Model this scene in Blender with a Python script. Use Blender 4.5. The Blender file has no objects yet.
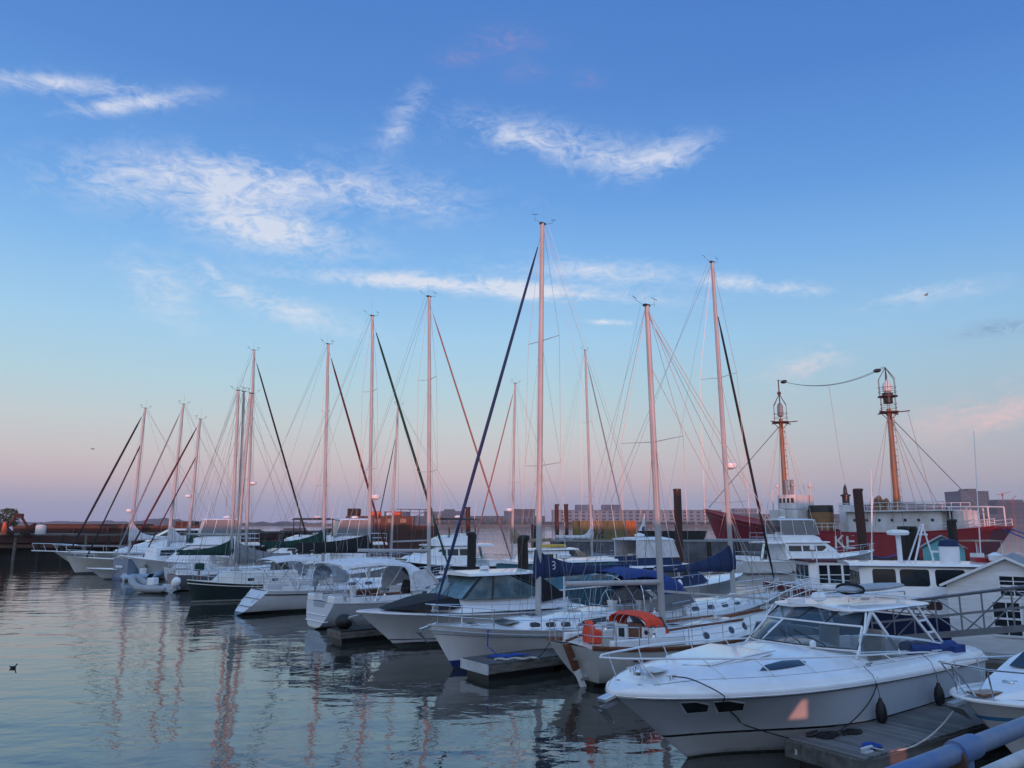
import bpy, bmesh, math, random
from math import sin, cos, tan, atan, atan2, asin, sqrt, pi, radians, degrees, hypot
from mathutils import Vector, Matrix
random.seed(11)
S = bpy.context.scene
COL = S.collection
# ------------------------------------------------------------------ camera
CAM_H, FPX, PITCH = 4.5, 760.0, atan(140/760)
cd = bpy.data.cameras.new('camera'); cam = bpy.data.objects.new('camera', cd); COL.objects.link(cam)
cam.location = (0, 0, CAM_H); cam.rotation_euler = (pi/2+PITCH, 0, 0)
cd.sensor_width = 36; cd.lens = 36*FPX/1024; cd.clip_start = 0.1; cd.clip_end = 30000
S.camera = cam
# ------------------------------------------------------------------ light
SUN_EL, SUN_AZ = radians(0.4), radians(183)      # low sun behind the camera
def sunvec():
    return Vector((cos(SUN_EL)*sin(SUN_AZ), cos(SUN_EL)*cos(SUN_AZ), sin(SUN_EL)))
sl = bpy.data.lights.new('sun', 'SUN'); so = bpy.data.objects.new('sun', sl); COL.objects.link(so)
sl.energy = 3.2; sl.angle = radians(0.5); sl.color = (1.0, 0.36, 0.25)
so.rotation_euler = sunvec().to_track_quat('Z', 'Y').to_euler(); so.location = (0, -50, 30)
S.view_settings.view_transform = 'Standard'; S.view_settings.look = 'None'
S.view_settings.exposure = 0.0; S.view_settings.gamma = 1.0; S.view_settings.use_curve_mapping = False

def lin(*c):
    return tuple(((x/255)/12.92 if x/255 <= .04045 else ((x/255+.055)/1.055)**2.4) for x in c)
def pxdir(px, py):
    u = (px-512)/FPX; v = (384-py)/FPX
    return Vector((u, cos(PITCH)-v*sin(PITCH), sin(PITCH)+v*cos(PITCH)))
W = bpy.data.worlds.new('World'); S.world = W; W.use_nodes = True
class NG:
    """small helper to write node maths"""
    def __init__(s, tree): s.t = tree; s.n = tree.nodes; s.l = tree.links
    def new(s, typ, **kw):
        nd = s.n.new(typ)
        for k, v in kw.items(): setattr(nd, k, v)
        return nd
    def put(s, sock, val):
        if isinstance(val, bpy.types.NodeSocket): s.l.new(val, sock)
        else: sock.default_value = val
    def m(s, op, a, b=0.0, c=0.0, clamp=False):
        nd = s.new('ShaderNodeMath', operation=op); nd.use_clamp = clamp
        s.put(nd.inputs[0], a); s.put(nd.inputs[1], b)
        if len(nd.inputs) > 2: s.put(nd.inputs[2], c)
        return nd.outputs[0]
    def mix(s, f, a, b, mode='MIX'):
        nd = s.new('ShaderNodeMix', data_type='RGBA', blend_type=mode)
        s.put(nd.inputs[0], f)
        for i, v in ((6, a), (7, b)):
            if isinstance(v, tuple) and len(v) == 3: v = (*v, 1)
            s.put(nd.inputs[i], v)
        return nd.outputs[2]
    def ramp(s, f, stops, interp='LINEAR'):
        nd = s.new('ShaderNodeValToRGB'); cr = nd.color_ramp; cr.interpolation = interp
        while len(cr.elements) > 1: cr.elements.remove(cr.elements[-1])
        for i, (p, c) in enumerate(stops):
            e = cr.elements[0] if i == 0 else cr.elements.new(p)
            e.position = p; e.color = (*c, 1) if len(c) == 3 else c
        s.put(nd.inputs[0], f); return nd.outputs[0]
    def noise(s, vec, scale, detail=4, rough=.5, dist=0):
        nd = s.new('ShaderNodeTexNoise'); s.put(nd.inputs['Vector'], vec)
        nd.inputs['Scale'].default_value = scale; nd.inputs['Detail'].default_value = detail
        nd.inputs['Roughness'].default_value = rough; nd.inputs['Distortion'].default_value = dist
        return nd.outputs[0]
    def mapping(s, vec, scale=(1, 1, 1), loc=(0, 0, 0), rot=(0, 0, 0)):
        nd = s.new('ShaderNodeMapping'); s.put(nd.inputs[0], vec)
        nd.inputs['Location'].default_value = loc; nd.inputs['Rotation'].default_value = rot
        nd.inputs['Scale'].default_value = scale; return nd.outputs[0]
def build_world():
    g = NG(W.node_tree); g.n.clear()
    tc = g.new('ShaderNodeTexCoord'); vec = tc.outputs['Generated']
    sx = g.new('ShaderNodeSeparateXYZ'); g.put(sx.inputs[0], vec); X, Y, Z = sx.outputs
    el = g.m('MULTIPLY', g.m('ARCSINE', Z), 180/pi)
    az = g.m('MULTIPLY', g.m('ARCTAN2', X, Y), 180/pi)
    f = g.m('DIVIDE', el, 90.0, clamp=True)
    R = [(0, (146,152,184)), (1.4, (160,161,187)), (3.2, (198,182,190)), (4.8, (203,197,200)), (7, (198,208,212)), (9.8, (182,212,225)),
         (13.5, (166,209,239)), (19, (134,188,240)), (24, (108,164,230)), (31, (88,141,214)), (38, (78,130,205)), (50, (100,150,216)), (60, (150,190,240)), (90, (168,202,246))]
    front = g.ramp(f, [(e/90, lin(*c)) for e, c in R])
    RW = [(0, (204,188,180)), (4, (202,198,202)), (10, (198,202,212)), (20, (190,200,218)), (40, (156,188,232)), (90, (150,190,240))]
    west = g.ramp(f, [(e/90, tuple(v*(1.35 if e < 12 else 2.0 if e < 50 else 1.25) for v in lin(*c))) for e, c in RW])
    # how far the direction points back toward the set sun
    bk = g.m('MULTIPLY_ADD', Y, -0.75, 0.28, clamp=True)
    base = g.mix(bk, front, west)
    # greyer pink on the right of the view, low down
    rt = g.m('MULTIPLY', g.m('MULTIPLY_ADD', X, 1.2, -.1, clamp=True), g.m('MULTIPLY_ADD', el, -1/13, 1.0, clamp=True))
    base = g.mix(g.m('MULTIPLY', rt, .7), base, lin(178,184,190))
    base = g.mix(g.m('MULTIPLY_ADD', X, 1.7, -.05, clamp=True), base, g.mix(1.0, base, (.78, .84, .92), 'MULTIPLY'))
    nz1 = g.noise(g.mapping(vec, (1, 1, 2.6)), 9, 9, .62, .6)
    nz2 = g.noise(g.mapping(vec, (1, 1, 2.2), rot=(.2, .3, .5)), 34, 8, .68, 1.2)
    nz = g.m('ADD', g.m('MULTIPLY', nz1, .52), g.m('MULTIPLY', nz2, .48))
    # (px, py, half width, half height, tilt, density)
    CL = [(55, 84, 135, 13, 6, .8), (130, 103, 80, 12, -7, .95), (225, 183, 185, 36, 4, 1.0), (262, 225, 105, 32, 14, 1.0), (350, 190, 150, 28, 6, .75), (360, 185, 120, 22, 3, .35),
          (402, 120, 52, 20, -55, .62), (560, 146, 130, 24, 12, .85), (660, 160, 66, 22, -18, .8), (470, 286, 195, 12, 4, 1.1), (600, 272, 120, 16, 3, .65), (760, 285, 100, 10, 6, .75),
          (606, 322, 30, 4, 2, 1.0), (270, 303, 110, 18, 18, .75), (160, 288, 60, 36, 35, .6), (215, 275, 26, 8, 45, .7), (805, 368, 60, 20, -25, .8),
          (985, 412, 95, 30, -14, .85), (925, 293, 80, 12, -8, .6), (605, 450, 0, 0, 0, 0), (509, 40, 34, 13, 0, .55), (461, 56, 22, 9, 0, .45), (588, 80, 16, 9, 0, .4), (525, 72, 22, 10, 0, .3)]
    fw = (0, cos(PITCH), sin(PITCH))                              # clouds are placed by compass direction around this axis
    cc = g.m('MAXIMUM', g.m('ADD', g.m('MULTIPLY', Y, fw[1]), g.m('MULTIPLY', Z, fw[2])), .08)
    uu = g.m('SUBTRACT', g.m('MULTIPLY', Z, fw[1]), g.m('MULTIPLY', Y, fw[2]))
    U = g.m('MULTIPLY_ADD', g.m('DIVIDE', X, cc), FPX, 512); V = g.m('MULTIPLY_ADD', g.m('DIVIDE', uu, cc), -FPX, 384)
    dens = None; pink = None
    for px, py, hw, hh, tl, dn in CL:
        if hw == 0: continue
        da = g.m('SUBTRACT', U, px); de = g.m('SUBTRACT', V, py)
        c, s = cos(radians(tl)), sin(radians(tl))
        u = g.m('DIVIDE', g.m('ADD', g.m('MULTIPLY', da, c), g.m('MULTIPLY', de, s)), hw)
        v = g.m('DIVIDE', g.m('SUBTRACT', g.m('MULTIPLY', de, c), g.m('MULTIPLY', da, s)), hh)
        r2 = g.m('ADD', g.m('MULTIPLY', u, u), g.m('MULTIPLY', v, v))
        w = g.m('MULTIPLY', g.m('POWER', 2.718, g.m('MULTIPLY', r2, -1.1)), dn)
        if py < 100 and px > 440:
            pink = w if pink is None else g.m('ADD', pink, w)
        else:
            dens = w if dens is None else g.m('MAXIMUM', dens, w)
    # noise carves streaks out of every mask
    carve = g.m('MULTIPLY', g.m('SUBTRACT', g.m('ADD', nz, g.m('MULTIPLY', dens, .20)), .515), 3.8, clamp=True)
    al = g.m('POWER', g.m('MULTIPLY', g.m('MULTIPLY', carve, dens), 1.55, clamp=True), 1.15)
    warm = g.ramp(f, [(0, lin(214,178,182)), (8/90, lin(222,200,204)), (14/90, lin(226,232,244)), (30/90, lin(206,216,240)), (1, lin(206,216,240))])
    base = g.mix(g.m('MULTIPLY', al, .92), base, warm)
    pk = g.m('MULTIPLY', g.m('MULTIPLY', g.m('SUBTRACT', nz, .40), 4, clamp=True), pink, clamp=True)
    base = g.mix(g.m('MULTIPLY', pk, 1.0, clamp=True), base, lin(188,160,192))
    # small dusky cloud bank low on the right
    d = pxdir(1002, 328).normalized(); a0 = degrees(atan2(d.x, d.y)); e0 = degrees(asin(d.z))
    u = g.m('DIVIDE', g.m('SUBTRACT', az, a0), 2.1); v = g.m('DIVIDE', g.m('SUBTRACT', el, e0), .42)
    w = g.m('POWER', 2.718, g.m('MULTIPLY', g.m('ADD', g.m('MULTIPLY', u, u), g.m('MULTIPLY', v, v)), -1.0))
    w = g.m('MULTIPLY', g.m('MULTIPLY', g.m('SUBTRACT', nz, .42), 6, clamp=True), w, clamp=True)
    base = g.mix(w, base, lin(116,132,176))
    sky = g.new('ShaderNodeTexSky', sky_type='NISHITA'); sky.sun_disc = False
    sky.sun_elevation = SUN_EL; sky.sun_rotation = SUN_AZ
    sc = g.new('ShaderNodeVectorMath', operation='SCALE'); g.put(sc.inputs[0], base); sc.inputs['Scale'].default_value = 9.6
    add = g.mix(.05, sc.outputs[0], sky.outputs[0], 'ADD')
    bg = g.new('ShaderNodeBackground'); g.put(bg.inputs[0], add); bg.inputs[1].default_value = 0.1
    out = g.new('ShaderNodeOutputWorld'); g.put(out.inputs[0], bg.outputs[0])
build_world()
W.cycles.sampling_method = 'MANUAL'; W.cycles.sample_map_resolution = 512

# ------------------------------------------------------------------ materials
MATS = {}
def mat(name, col, rough=.5, metal=0, var=.08, vscale=3.0, bump=0, bscale=20, coat=0, col2=None, stretch=(1, 1, 1), spec=.5):
    if name in MATS: return MATS[name]
    m = bpy.data.materials.new(name); m.use_nodes = True; g = NG(m.node_tree)
    b = g.n['Principled BSDF']; tc = g.new('ShaderNodeTexCoord'); v = g.mapping(tc.outputs['Object'], stretch)
    n = g.noise(v, vscale, 6, .6)
    c2 = col2 if col2 else tuple(max(0, c*(1-var*2.2)) for c in col)
    g.put(b.inputs['Base Color'], g.ramp(n, [(.36, c2), (.62, col)]))
    g.put(b.inputs['Roughness'], g.m('MULTIPLY_ADD', n, .2, max(0.02, rough-.1)))
    b.inputs['Metallic'].default_value = metal; b.inputs['Coat Weight'].default_value = coat
    b.inputs['Specular IOR Level'].default_value = spec
    if bump:
        bn = g.new('ShaderNodeBump'); bn.inputs['Strength'].default_value = bump; bn.inputs['Distance'].default_value = .02
        g.put(bn.inputs['Height'], g.noise(v, bscale, 5)); g.put(b.inputs['Normal'], bn.outputs[0])
    MATS[name] = m; return m
def hull_mat(name, top, bands, low=.14, rough=.25):
    """bands: list of (z from, colour) upward; constant steps of paint by height on the hull itself"""
    m = bpy.data.materials.new(name); m.use_nodes = True; g = NG(m.node_tree); b = g.n['Principled BSDF']
    tc = g.new('ShaderNodeTexCoord'); sx = g.new('ShaderNodeSeparateXYZ'); g.put(sx.inputs[0], tc.outputs['Object'])
    f = g.m('DIVIDE', g.m('ADD', sx.outputs[2], 1.0), 4.0)
    st = [(0, bands[0][1])] + [((z+1)/4, c) for z, c in bands[1:]]
    base = g.ramp(f, st, 'CONSTANT')
    n = g.noise(g.mapping(tc.outputs['Object'], (1, 1, .18)), 2.2, 7, .65)
    base = g.mix(g.m('MULTIPLY', g.m('SUBTRACT', n, .5), 1.1, clamp=True), base, tuple(c*.55 for c in top))
    # weed and scum just above the waterline
    w = g.m('MULTIPLY_ADD', g.m('ADD', sx.outputs[2], g.m('MULTIPLY', n, -.2)), -1/.14, .25, clamp=True)
    base = g.mix(g.m('MULTIPLY', w, .65), base, (.045, .05, .035))
    g.put(b.inputs['Base Color'], base); b.inputs['Roughness'].default_value = rough; b.inputs['Coat Weight'].default_value = .25
    return m
def glass(name, tint=(.55, .62, .64), alpha=.5, rough=.03, base=(.02, .03, .035)):
    if name in MATS: return MATS[name]
    m = bpy.data.materials.new(name); m.use_nodes = True; g = NG(m.node_tree); b = g.n['Principled BSDF']
    out = g.n['Material Output']; tr = g.new('ShaderNodeBsdfTransparent'); tr.inputs[0].default_value = (*tint, 1)
    b.inputs['Base Color'].default_value = (*base, 1); b.inputs['Roughness'].default_value = rough
    mx = g.new('ShaderNodeMixShader'); fr = g.new('ShaderNodeFresnel'); fr.inputs[0].default_value = 1.5
    g.put(mx.inputs[0], g.m('ADD', fr.outputs[0], 1-alpha, clamp=True)); g.put(mx.inputs[1], tr.outputs[0]); g.put(mx.inputs[2], b.outputs[0])
    g.put(out.inputs[0], mx.outputs[0]); MATS[name] = m; return m
def plank_mat(name, c1, c2, width=.14, axis=0, rough=.8):
    m = bpy.data.materials.new(name); m.use_nodes = True; g = NG(m.node_tree); b = g.n['Principled BSDF']
    tc = g.new('ShaderNodeTexCoord'); sx = g.new('ShaderNodeSeparateXYZ'); g.put(sx.inputs[0], tc.outputs['Object'])
    q = g.m('DIVIDE', sx.outputs[axis], width); fl = g.m('FLOOR', q); fr = g.m('SUBTRACT', q, fl)
    wn = g.new('ShaderNodeTexWhiteNoise', noise_dimensions='1D'); g.put(wn.inputs['W'], fl)
    st = (30, 1.5, 8) if axis == 0 else (1.5, 30, 8)
    n = g.noise(g.mapping(tc.outputs['Object'], st), 1.0, 6, .65); n2 = g.noise(tc.outputs['Object'], 1.3, 4)
    f = g.m('ADD', g.m('MULTIPLY', wn.outputs[0], .55), g.m('ADD', g.m('MULTIPLY', n, .5), g.m('MULTIPLY_ADD', n2, 1.3, -.75)), clamp=True)
    col = g.mix(f, c1, c2); gap = g.m('LESS_THAN', fr, .07)
    g.put(b.inputs['Base Color'], g.mix(gap, col, tuple(c*.15 for c in c1))); b.inputs['Roughness'].default_value = rough
    bn = g.new('ShaderNodeBump'); bn.inputs['Strength'].default_value = .6; bn.inputs['Distance'].default_value = .01
    g.put(bn.inputs['Height'], g.m('SUBTRACT', g.m('MULTIPLY', n, .5), gap)); g.put(b.inputs['Normal'], bn.outputs[0])
    return m
GEL = mat('white_gelcoat', (.80, .81, .82), .24, var=.045, vscale=1.6, coat=.6)
GEL2 = mat('cream_gelcoat', (.66, .65, .61), .34, var=.06, vscale=1.6, coat=.2)
GREYG = mat('grey_gelcoat', (.34, .37, .41), .35, var=.06)
NONSKID = mat('nonskid_deck', (.60, .61, .61), .7, var=.07, vscale=5, bump=.3, bscale=160)
ALU = mat('aluminium_spar', (.44, .43, .43), .6, .1, var=.1, vscale=1.5, stretch=(1, 1, .3))
WSPAR = mat('white_spar', (.44, .42, .41), .6, var=.08, stretch=(1, 1, .3))
STEEL = mat('stainless_steel', (.70, .71, .73), .2, .9, var=.06)
WIRE = mat('rigging_wire', (.20, .20, .21), .4, .6, var=.1)
WHITEM = mat('white_powder_coat', (.72, .74, .76), .35, var=.04)
NAVY = mat('navy_canvas', (.012, .03, .10), .85, var=.15, vscale=6, bump=.5, bscale=14)
BLUEC = mat('royal_blue_canvas', (.014, .045, .20), .85, var=.12, vscale=6, bump=.5, bscale=14)
GREENC = mat('green_canvas', (.008, .05, .038), .85, var=.15, vscale=6, bump=.5, bscale=14)
BLACKC = mat('black_canvas', (.012, .013, .016), .85, var=.2, vscale=6, bump=.5, bscale=12)
ORANGEC = mat('orange_canvas', (.80, .075, .03), .8, var=.12, vscale=6, bump=.4, bscale=14)
WHITEC = mat('white_canvas', (.70, .70, .72), .8, var=.08, vscale=4, bump=.5, bscale=9)
TANC = mat('tan_canvas', (.34, .24, .17), .85, var=.12, vscale=4, bump=.4)
TEALC = mat('teal_canvas', (.05, .17, .24), .7, var=.12, vscale=4, bump=.4)
MAROONC = mat('maroon_canvas', (.10, .012, .02), .8, var=.15, vscale=5)
GREYC = mat('grey_canvas', (.25, .26, .28), .8, var=.12, vscale=5, bump=.4)
RUBBER = mat('black_rubber', (.012, .012, .013), .6, var=.2)
GREYRUB = mat('grey_hypalon', (.33, .35, .37), .6, var=.08)
ROPEW = mat('white_rope', (.50, .49, .46), .9, var=.15, vscale=30, bump=.5, bscale=60)
ROPEB = mat('black_rope', (.015, .015, .017), .9, var=.2, vscale=30)
ROPEBL = mat('blue_rope', (.02, .08, .36), .9, var=.2, vscale=30)
TEAK = mat('varnished_teak', (.19, .065, .028), .35, var=.25, vscale=2, stretch=(1, 8, 8), coat=.3)
WOODY = mat('oak_wood', (.35, .20, .07), .5, var=.2, vscale=3, stretch=(6, 6, 1))
OLDWOOD = mat('weathered_timber', (.17, .15, .13), .9, var=.25, vscale=2, stretch=(1, 1, 4), bump=.5, bscale=8)
DARKWOOD = mat('creosoted_timber', (.035, .028, .024), .9, var=.3, vscale=2, stretch=(5, 5, .4), bump=.6, bscale=8)
RUST = mat('rusted_steel', (.06, .021, .015), .85, var=.3, vscale=1.3, col2=(.045, .018, .014), bump=.4, bscale=6)
RUST2 = mat('pale_rusted_steel', (.095, .046, .033), .85, var=.3, vscale=.8, col2=(.08, .035, .025), bump=.4, bscale=6)
CONC = mat('concrete', (.24, .24, .23), .9, var=.15, vscale=2, bump=.4)
DGLASS = mat('dark_window_glass', (.02, .028, .036), .1, var=.3, vscale=1.0, spec=.6)
BGLASS = mat('blue_window_glass', (.15, .235, .26), .08, var=.3, vscale=1.0, spec=.6)
CGLASS = glass('clear_glass', (.66, .72, .75), .72, .03, (.10, .14, .17))  # bluish base stands in for sky reflected in the panes
TGLASS = glass('tinted_glass', (.28, .33, .35), .75)
VINYL = glass('clear_vinyl', (.80, .82, .84), .62, .2, (.40, .41, .43))
BLACKP = mat('black_paint', (.012, .012, .013), .4, var=.1)
REDP = mat('red_paint', (.34, .014, .022), .45, var=.15, vscale=.8, bump=.15, bscale=4)
ORANGEP = mat('orange_paint', (.62, .10, .03), .55, var=.15)
BUFF = mat('buff_paint', (.24, .12, .045), .5, var=.15, vscale=.8)
TEALP = mat('teal_paint', (.11, .40, .44), .6, var=.08, vscale=2)
GREYP = mat('grey_paint', (.24, .26, .28), .5, var=.12)
LGREYP = mat('light_grey_paint', (.50, .51, .52), .5, var=.1)
PINKW = mat('faded_white_paint', (.62, .62, .62), .5, var=.1)
LEATHER = mat('beige_upholstery', (.50, .46, .42), .55, var=.08)

# ------------------------------------------------------------------ mesh helpers
class MB:
    def __init__(s): s.v = []; s.f = []
    def add(s, vs, fs):
        o = len(s.v); s.v += [tuple(p) for p in vs]; s.f += [tuple(i+o for i in f) for f in fs]; return s
    def box(s, x0, x1, y0, y1, z0, z1):
        return s.add([(x0,y0,z0),(x1,y0,z0),(x1,y1,z0),(x0,y1,z0),(x0,y0,z1),(x1,y0,z1),(x1,y1,z1),(x0,y1,z1)],
                     [(0,3,2,1),(4,5,6,7),(0,1,5,4),(1,2,6,5),(2,3,7,6),(3,0,4,7)])
    def obox(s, a, b, w, h, up=(0, 0, 1)):
        """rectangular bar from a to b"""
        a, b = Vector(a), Vector(b); d = (b-a).normalized(); u = Vector(up)
        sd = d.cross(u); sd = sd.normalized() if sd.length > 1e-5 else Vector((1, 0, 0)); u = sd.cross(d)
        vs = [p+sd*i*w/2+u*j*h/2 for p in (a, b) for i, j in ((-1,-1),(1,-1),(1,1),(-1,1))]
        return s.add(vs, [(0,1,2,3),(7,6,5,4),(0,4,5,1),(1,5,6,2),(2,6,7,3),(3,7,4,0)])
    def tube(s, pts, r, n=6, r1=None, closed=False, sy=1.0):
        P = [Vector(p) for p in pts]
        N = len(P); 
        if N < 2: return s
        rs = r if isinstance(r, (list, tuple)) else [r+(((r1 if r1 is not None else r)-r)*i/(N-1)) for i in range(N)]
        T = []
        for i in range(N):
            if closed: t = P[(i+1) % N]-P[i-1]
            else: t = P[min(i+1, N-1)]-P[max(i-1, 0)]
            T.append(t.normalized() if t.length > 1e-9 else Vector((0, 0, 1)))
        ref = Vector((0, 0, 1)) if abs(T[0].z) < .9 else Vector((1, 0, 0))
        u = T[0].cross(ref).normalized(); vs = []
        for i in range(N):
            u = (u-T[i]*u.dot(T[i])); u = u.normalized() if u.length > 1e-6 else T[i].orthogonal().normalized()
            w = T[i].cross(u)
            vs += [P[i]+(u*cos(2*pi*k/n)+w*sin(2*pi*k/n)*sy)*rs[i] for k in range(n)]
        fs = []
        for i in range(N if closed else N-1):
            j = (i+1) % N
            fs += [(i*n+k, i*n+(k+1) % n, j*n+(k+1) % n, j*n+k) for k in range(n)]
        if not closed: fs += [tuple(range(n-1, -1, -1)), tuple((N-1)*n+k for k in range(n))]
        return s.add(vs, fs)
    def loft(s, rings, closed=True, cap0=True, cap1=True):
        n = len(rings[0]); vs = [p for r in rings for p in r]; fs = []
        for i in range(len(rings)-1):
            for k in range(n if closed else n-1):
                fs.append((i*n+k, i*n+(k+1) % n, (i+1)*n+(k+1) % n, (i+1)*n+k))
        if cap0: fs.append(tuple(range(n-1, -1, -1)))
        if cap1: fs.append(tuple((len(rings)-1)*n+k for k in range(n)))
        return s.add(vs, fs)
    def lathe(s, prof, c=(0, 0, 0), n=12):
        rings = [[(c[0]+r*cos(2*pi*k/n), c[1]+r*sin(2*pi*k/n), c[2]+z) for k in range(n)] for r, z in prof]
        return s.loft(rings)
    def plate(s, pts, th, off=0):
        """planar polygon given thickness along its normal"""
        P = [Vector(p) for p in pts]; n = Vector((0, 0, 0))
        for i in range(len(P)):
            a, b = P[i], P[(i+1) % len(P)]; n += a.cross(b)
        n.normalize(); A = [p+n*off for p in P]; B = [p+n*(off-th) for p in P]; k = len(P)
        return s.add(A+B, [tuple(range(k)), tuple(range(2*k-1, k-1, -1))]+[(i, i+k, (i+1) % k+k, (i+1) % k) for i in range(k)])
    def ball(s, c, r, n=10, m=6, sx=1, sy=1, sz=1):
        rings = []
        for i in range(m+1):
            a = -pi/2+pi*i/m; q = max(cos(a), .02)
            rings.append([(c[0]+r*sx*q*cos(2*pi*k/n), c[1]+r*sy*q*sin(2*pi*k/n), c[2]+r*sz*sin(a)) for k in range(n)])
        return s.loft(rings)
    def build(s, name, m, parent=None, sharp=35, bevel=0):
        me = bpy.data.meshes.new(name); me.from_pydata(s.v, [], s.f)
        bm = bmesh.new(); bm.from_mesh(me); bmesh.ops.recalc_face_normals(bm, faces=bm.faces); bm.to_mesh(me); bm.free()
        me.materials.append(m)
        me.polygons.foreach_set('use_smooth', [True]*len(me.polygons)); me.set_sharp_from_angle(angle=radians(sharp))
        o = bpy.data.objects.new(name, me); COL.objects.link(o)
        if parent: o.parent = parent
        if bevel:
            b = o.modifiers.new('bevel', 'BEVEL'); b.width = bevel; b.segments = 2; b.limit_method = 'ANGLE'; b.angle_limit = radians(40)
        return o
def tag(o, label, cat, group=None, kind=None):
    if label: o['label'] = label
    if cat: o['category'] = cat
    if group: o['group'] = group
    if kind: o['kind'] = kind
    return o
def struct(o): o['kind'] = 'structure'; return o
def empty(name, loc, rot=0, label=None, cat=None, group=None):
    o = bpy.data.objects.new(name, None); COL.objects.link(o); o.location = loc; o.rotation_euler = (0, 0, rot); o.empty_display_size = .2
    return tag(o, label, cat, group)
def text_mesh(name, body, size, m, parent, loc, rot, ext=.004, shear=0, bold=0):
    cu = bpy.data.curves.new(name, 'FONT'); cu.offset = bold; cu.body = body; cu.size = size; cu.extrude = ext; cu.align_x = 'CENTER'; cu.shear = shear
    t = bpy.data.objects.new('tmp_text', cu); COL.objects.link(t)
    me = bpy.data.meshes.new_from_object(t.evaluated_get(bpy.context.evaluated_depsgraph_get()))
    bpy.data.objects.remove(t); me.name = name; me.materials.clear(); me.materials.append(m)
    o = bpy.data.objects.new(name, me); COL.objects.link(o); o.location = loc; o.rotation_euler = rot
    if parent: o.parent = parent
    return o
# where a picture point lies on a level plane, or at a given depth
def ground(px, py, z=0.0):
    r = pxdir(px, py); t = (z-CAM_H)/r.z; return Vector((r.x*t, r.y*t, z))
def depth(px, py, Y):
    r = pxdir(px, py); t = Y/r.y; return Vector((r.x*t, Y, CAM_H+r.z*t))
def project(p):
    d = p[2]-CAM_H; c = p[1]*cos(PITCH)+d*sin(PITCH); up = -p[1]*sin(PITCH)+d*cos(PITCH)
    return 512+FPX*p[0]/c, 384-FPX*up/c
def along(root, th, px, z=2.0):
    """distance along a boat's axis at which it passes the picture column px"""
    lo, hi = -5, 40
    for _ in range(50):
        m = (lo+hi)/2; x = project((root[0]+cos(th)*m, root[1]+sin(th)*m, z))[0]
        up = project((root[0]+cos(th)*20, root[1]+sin(th)*20, z))[0] > project((root[0], root[1], z))[0]
        if (x < px) == up: lo = m
        else: hi = m
    return (lo+hi)/2
def sag(a, b, d, n=10):
    a, b = Vector(a), Vector(b)
    return [a.lerp(b, i/n)-Vector((0, 0, d*4*(i/n)*(1-i/n))) for i in range(n+1)]
def ss(a, b, x):
    t = max(0, min(1, (x-a)/(b-a))); return t*t*(3-2*t)
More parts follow.
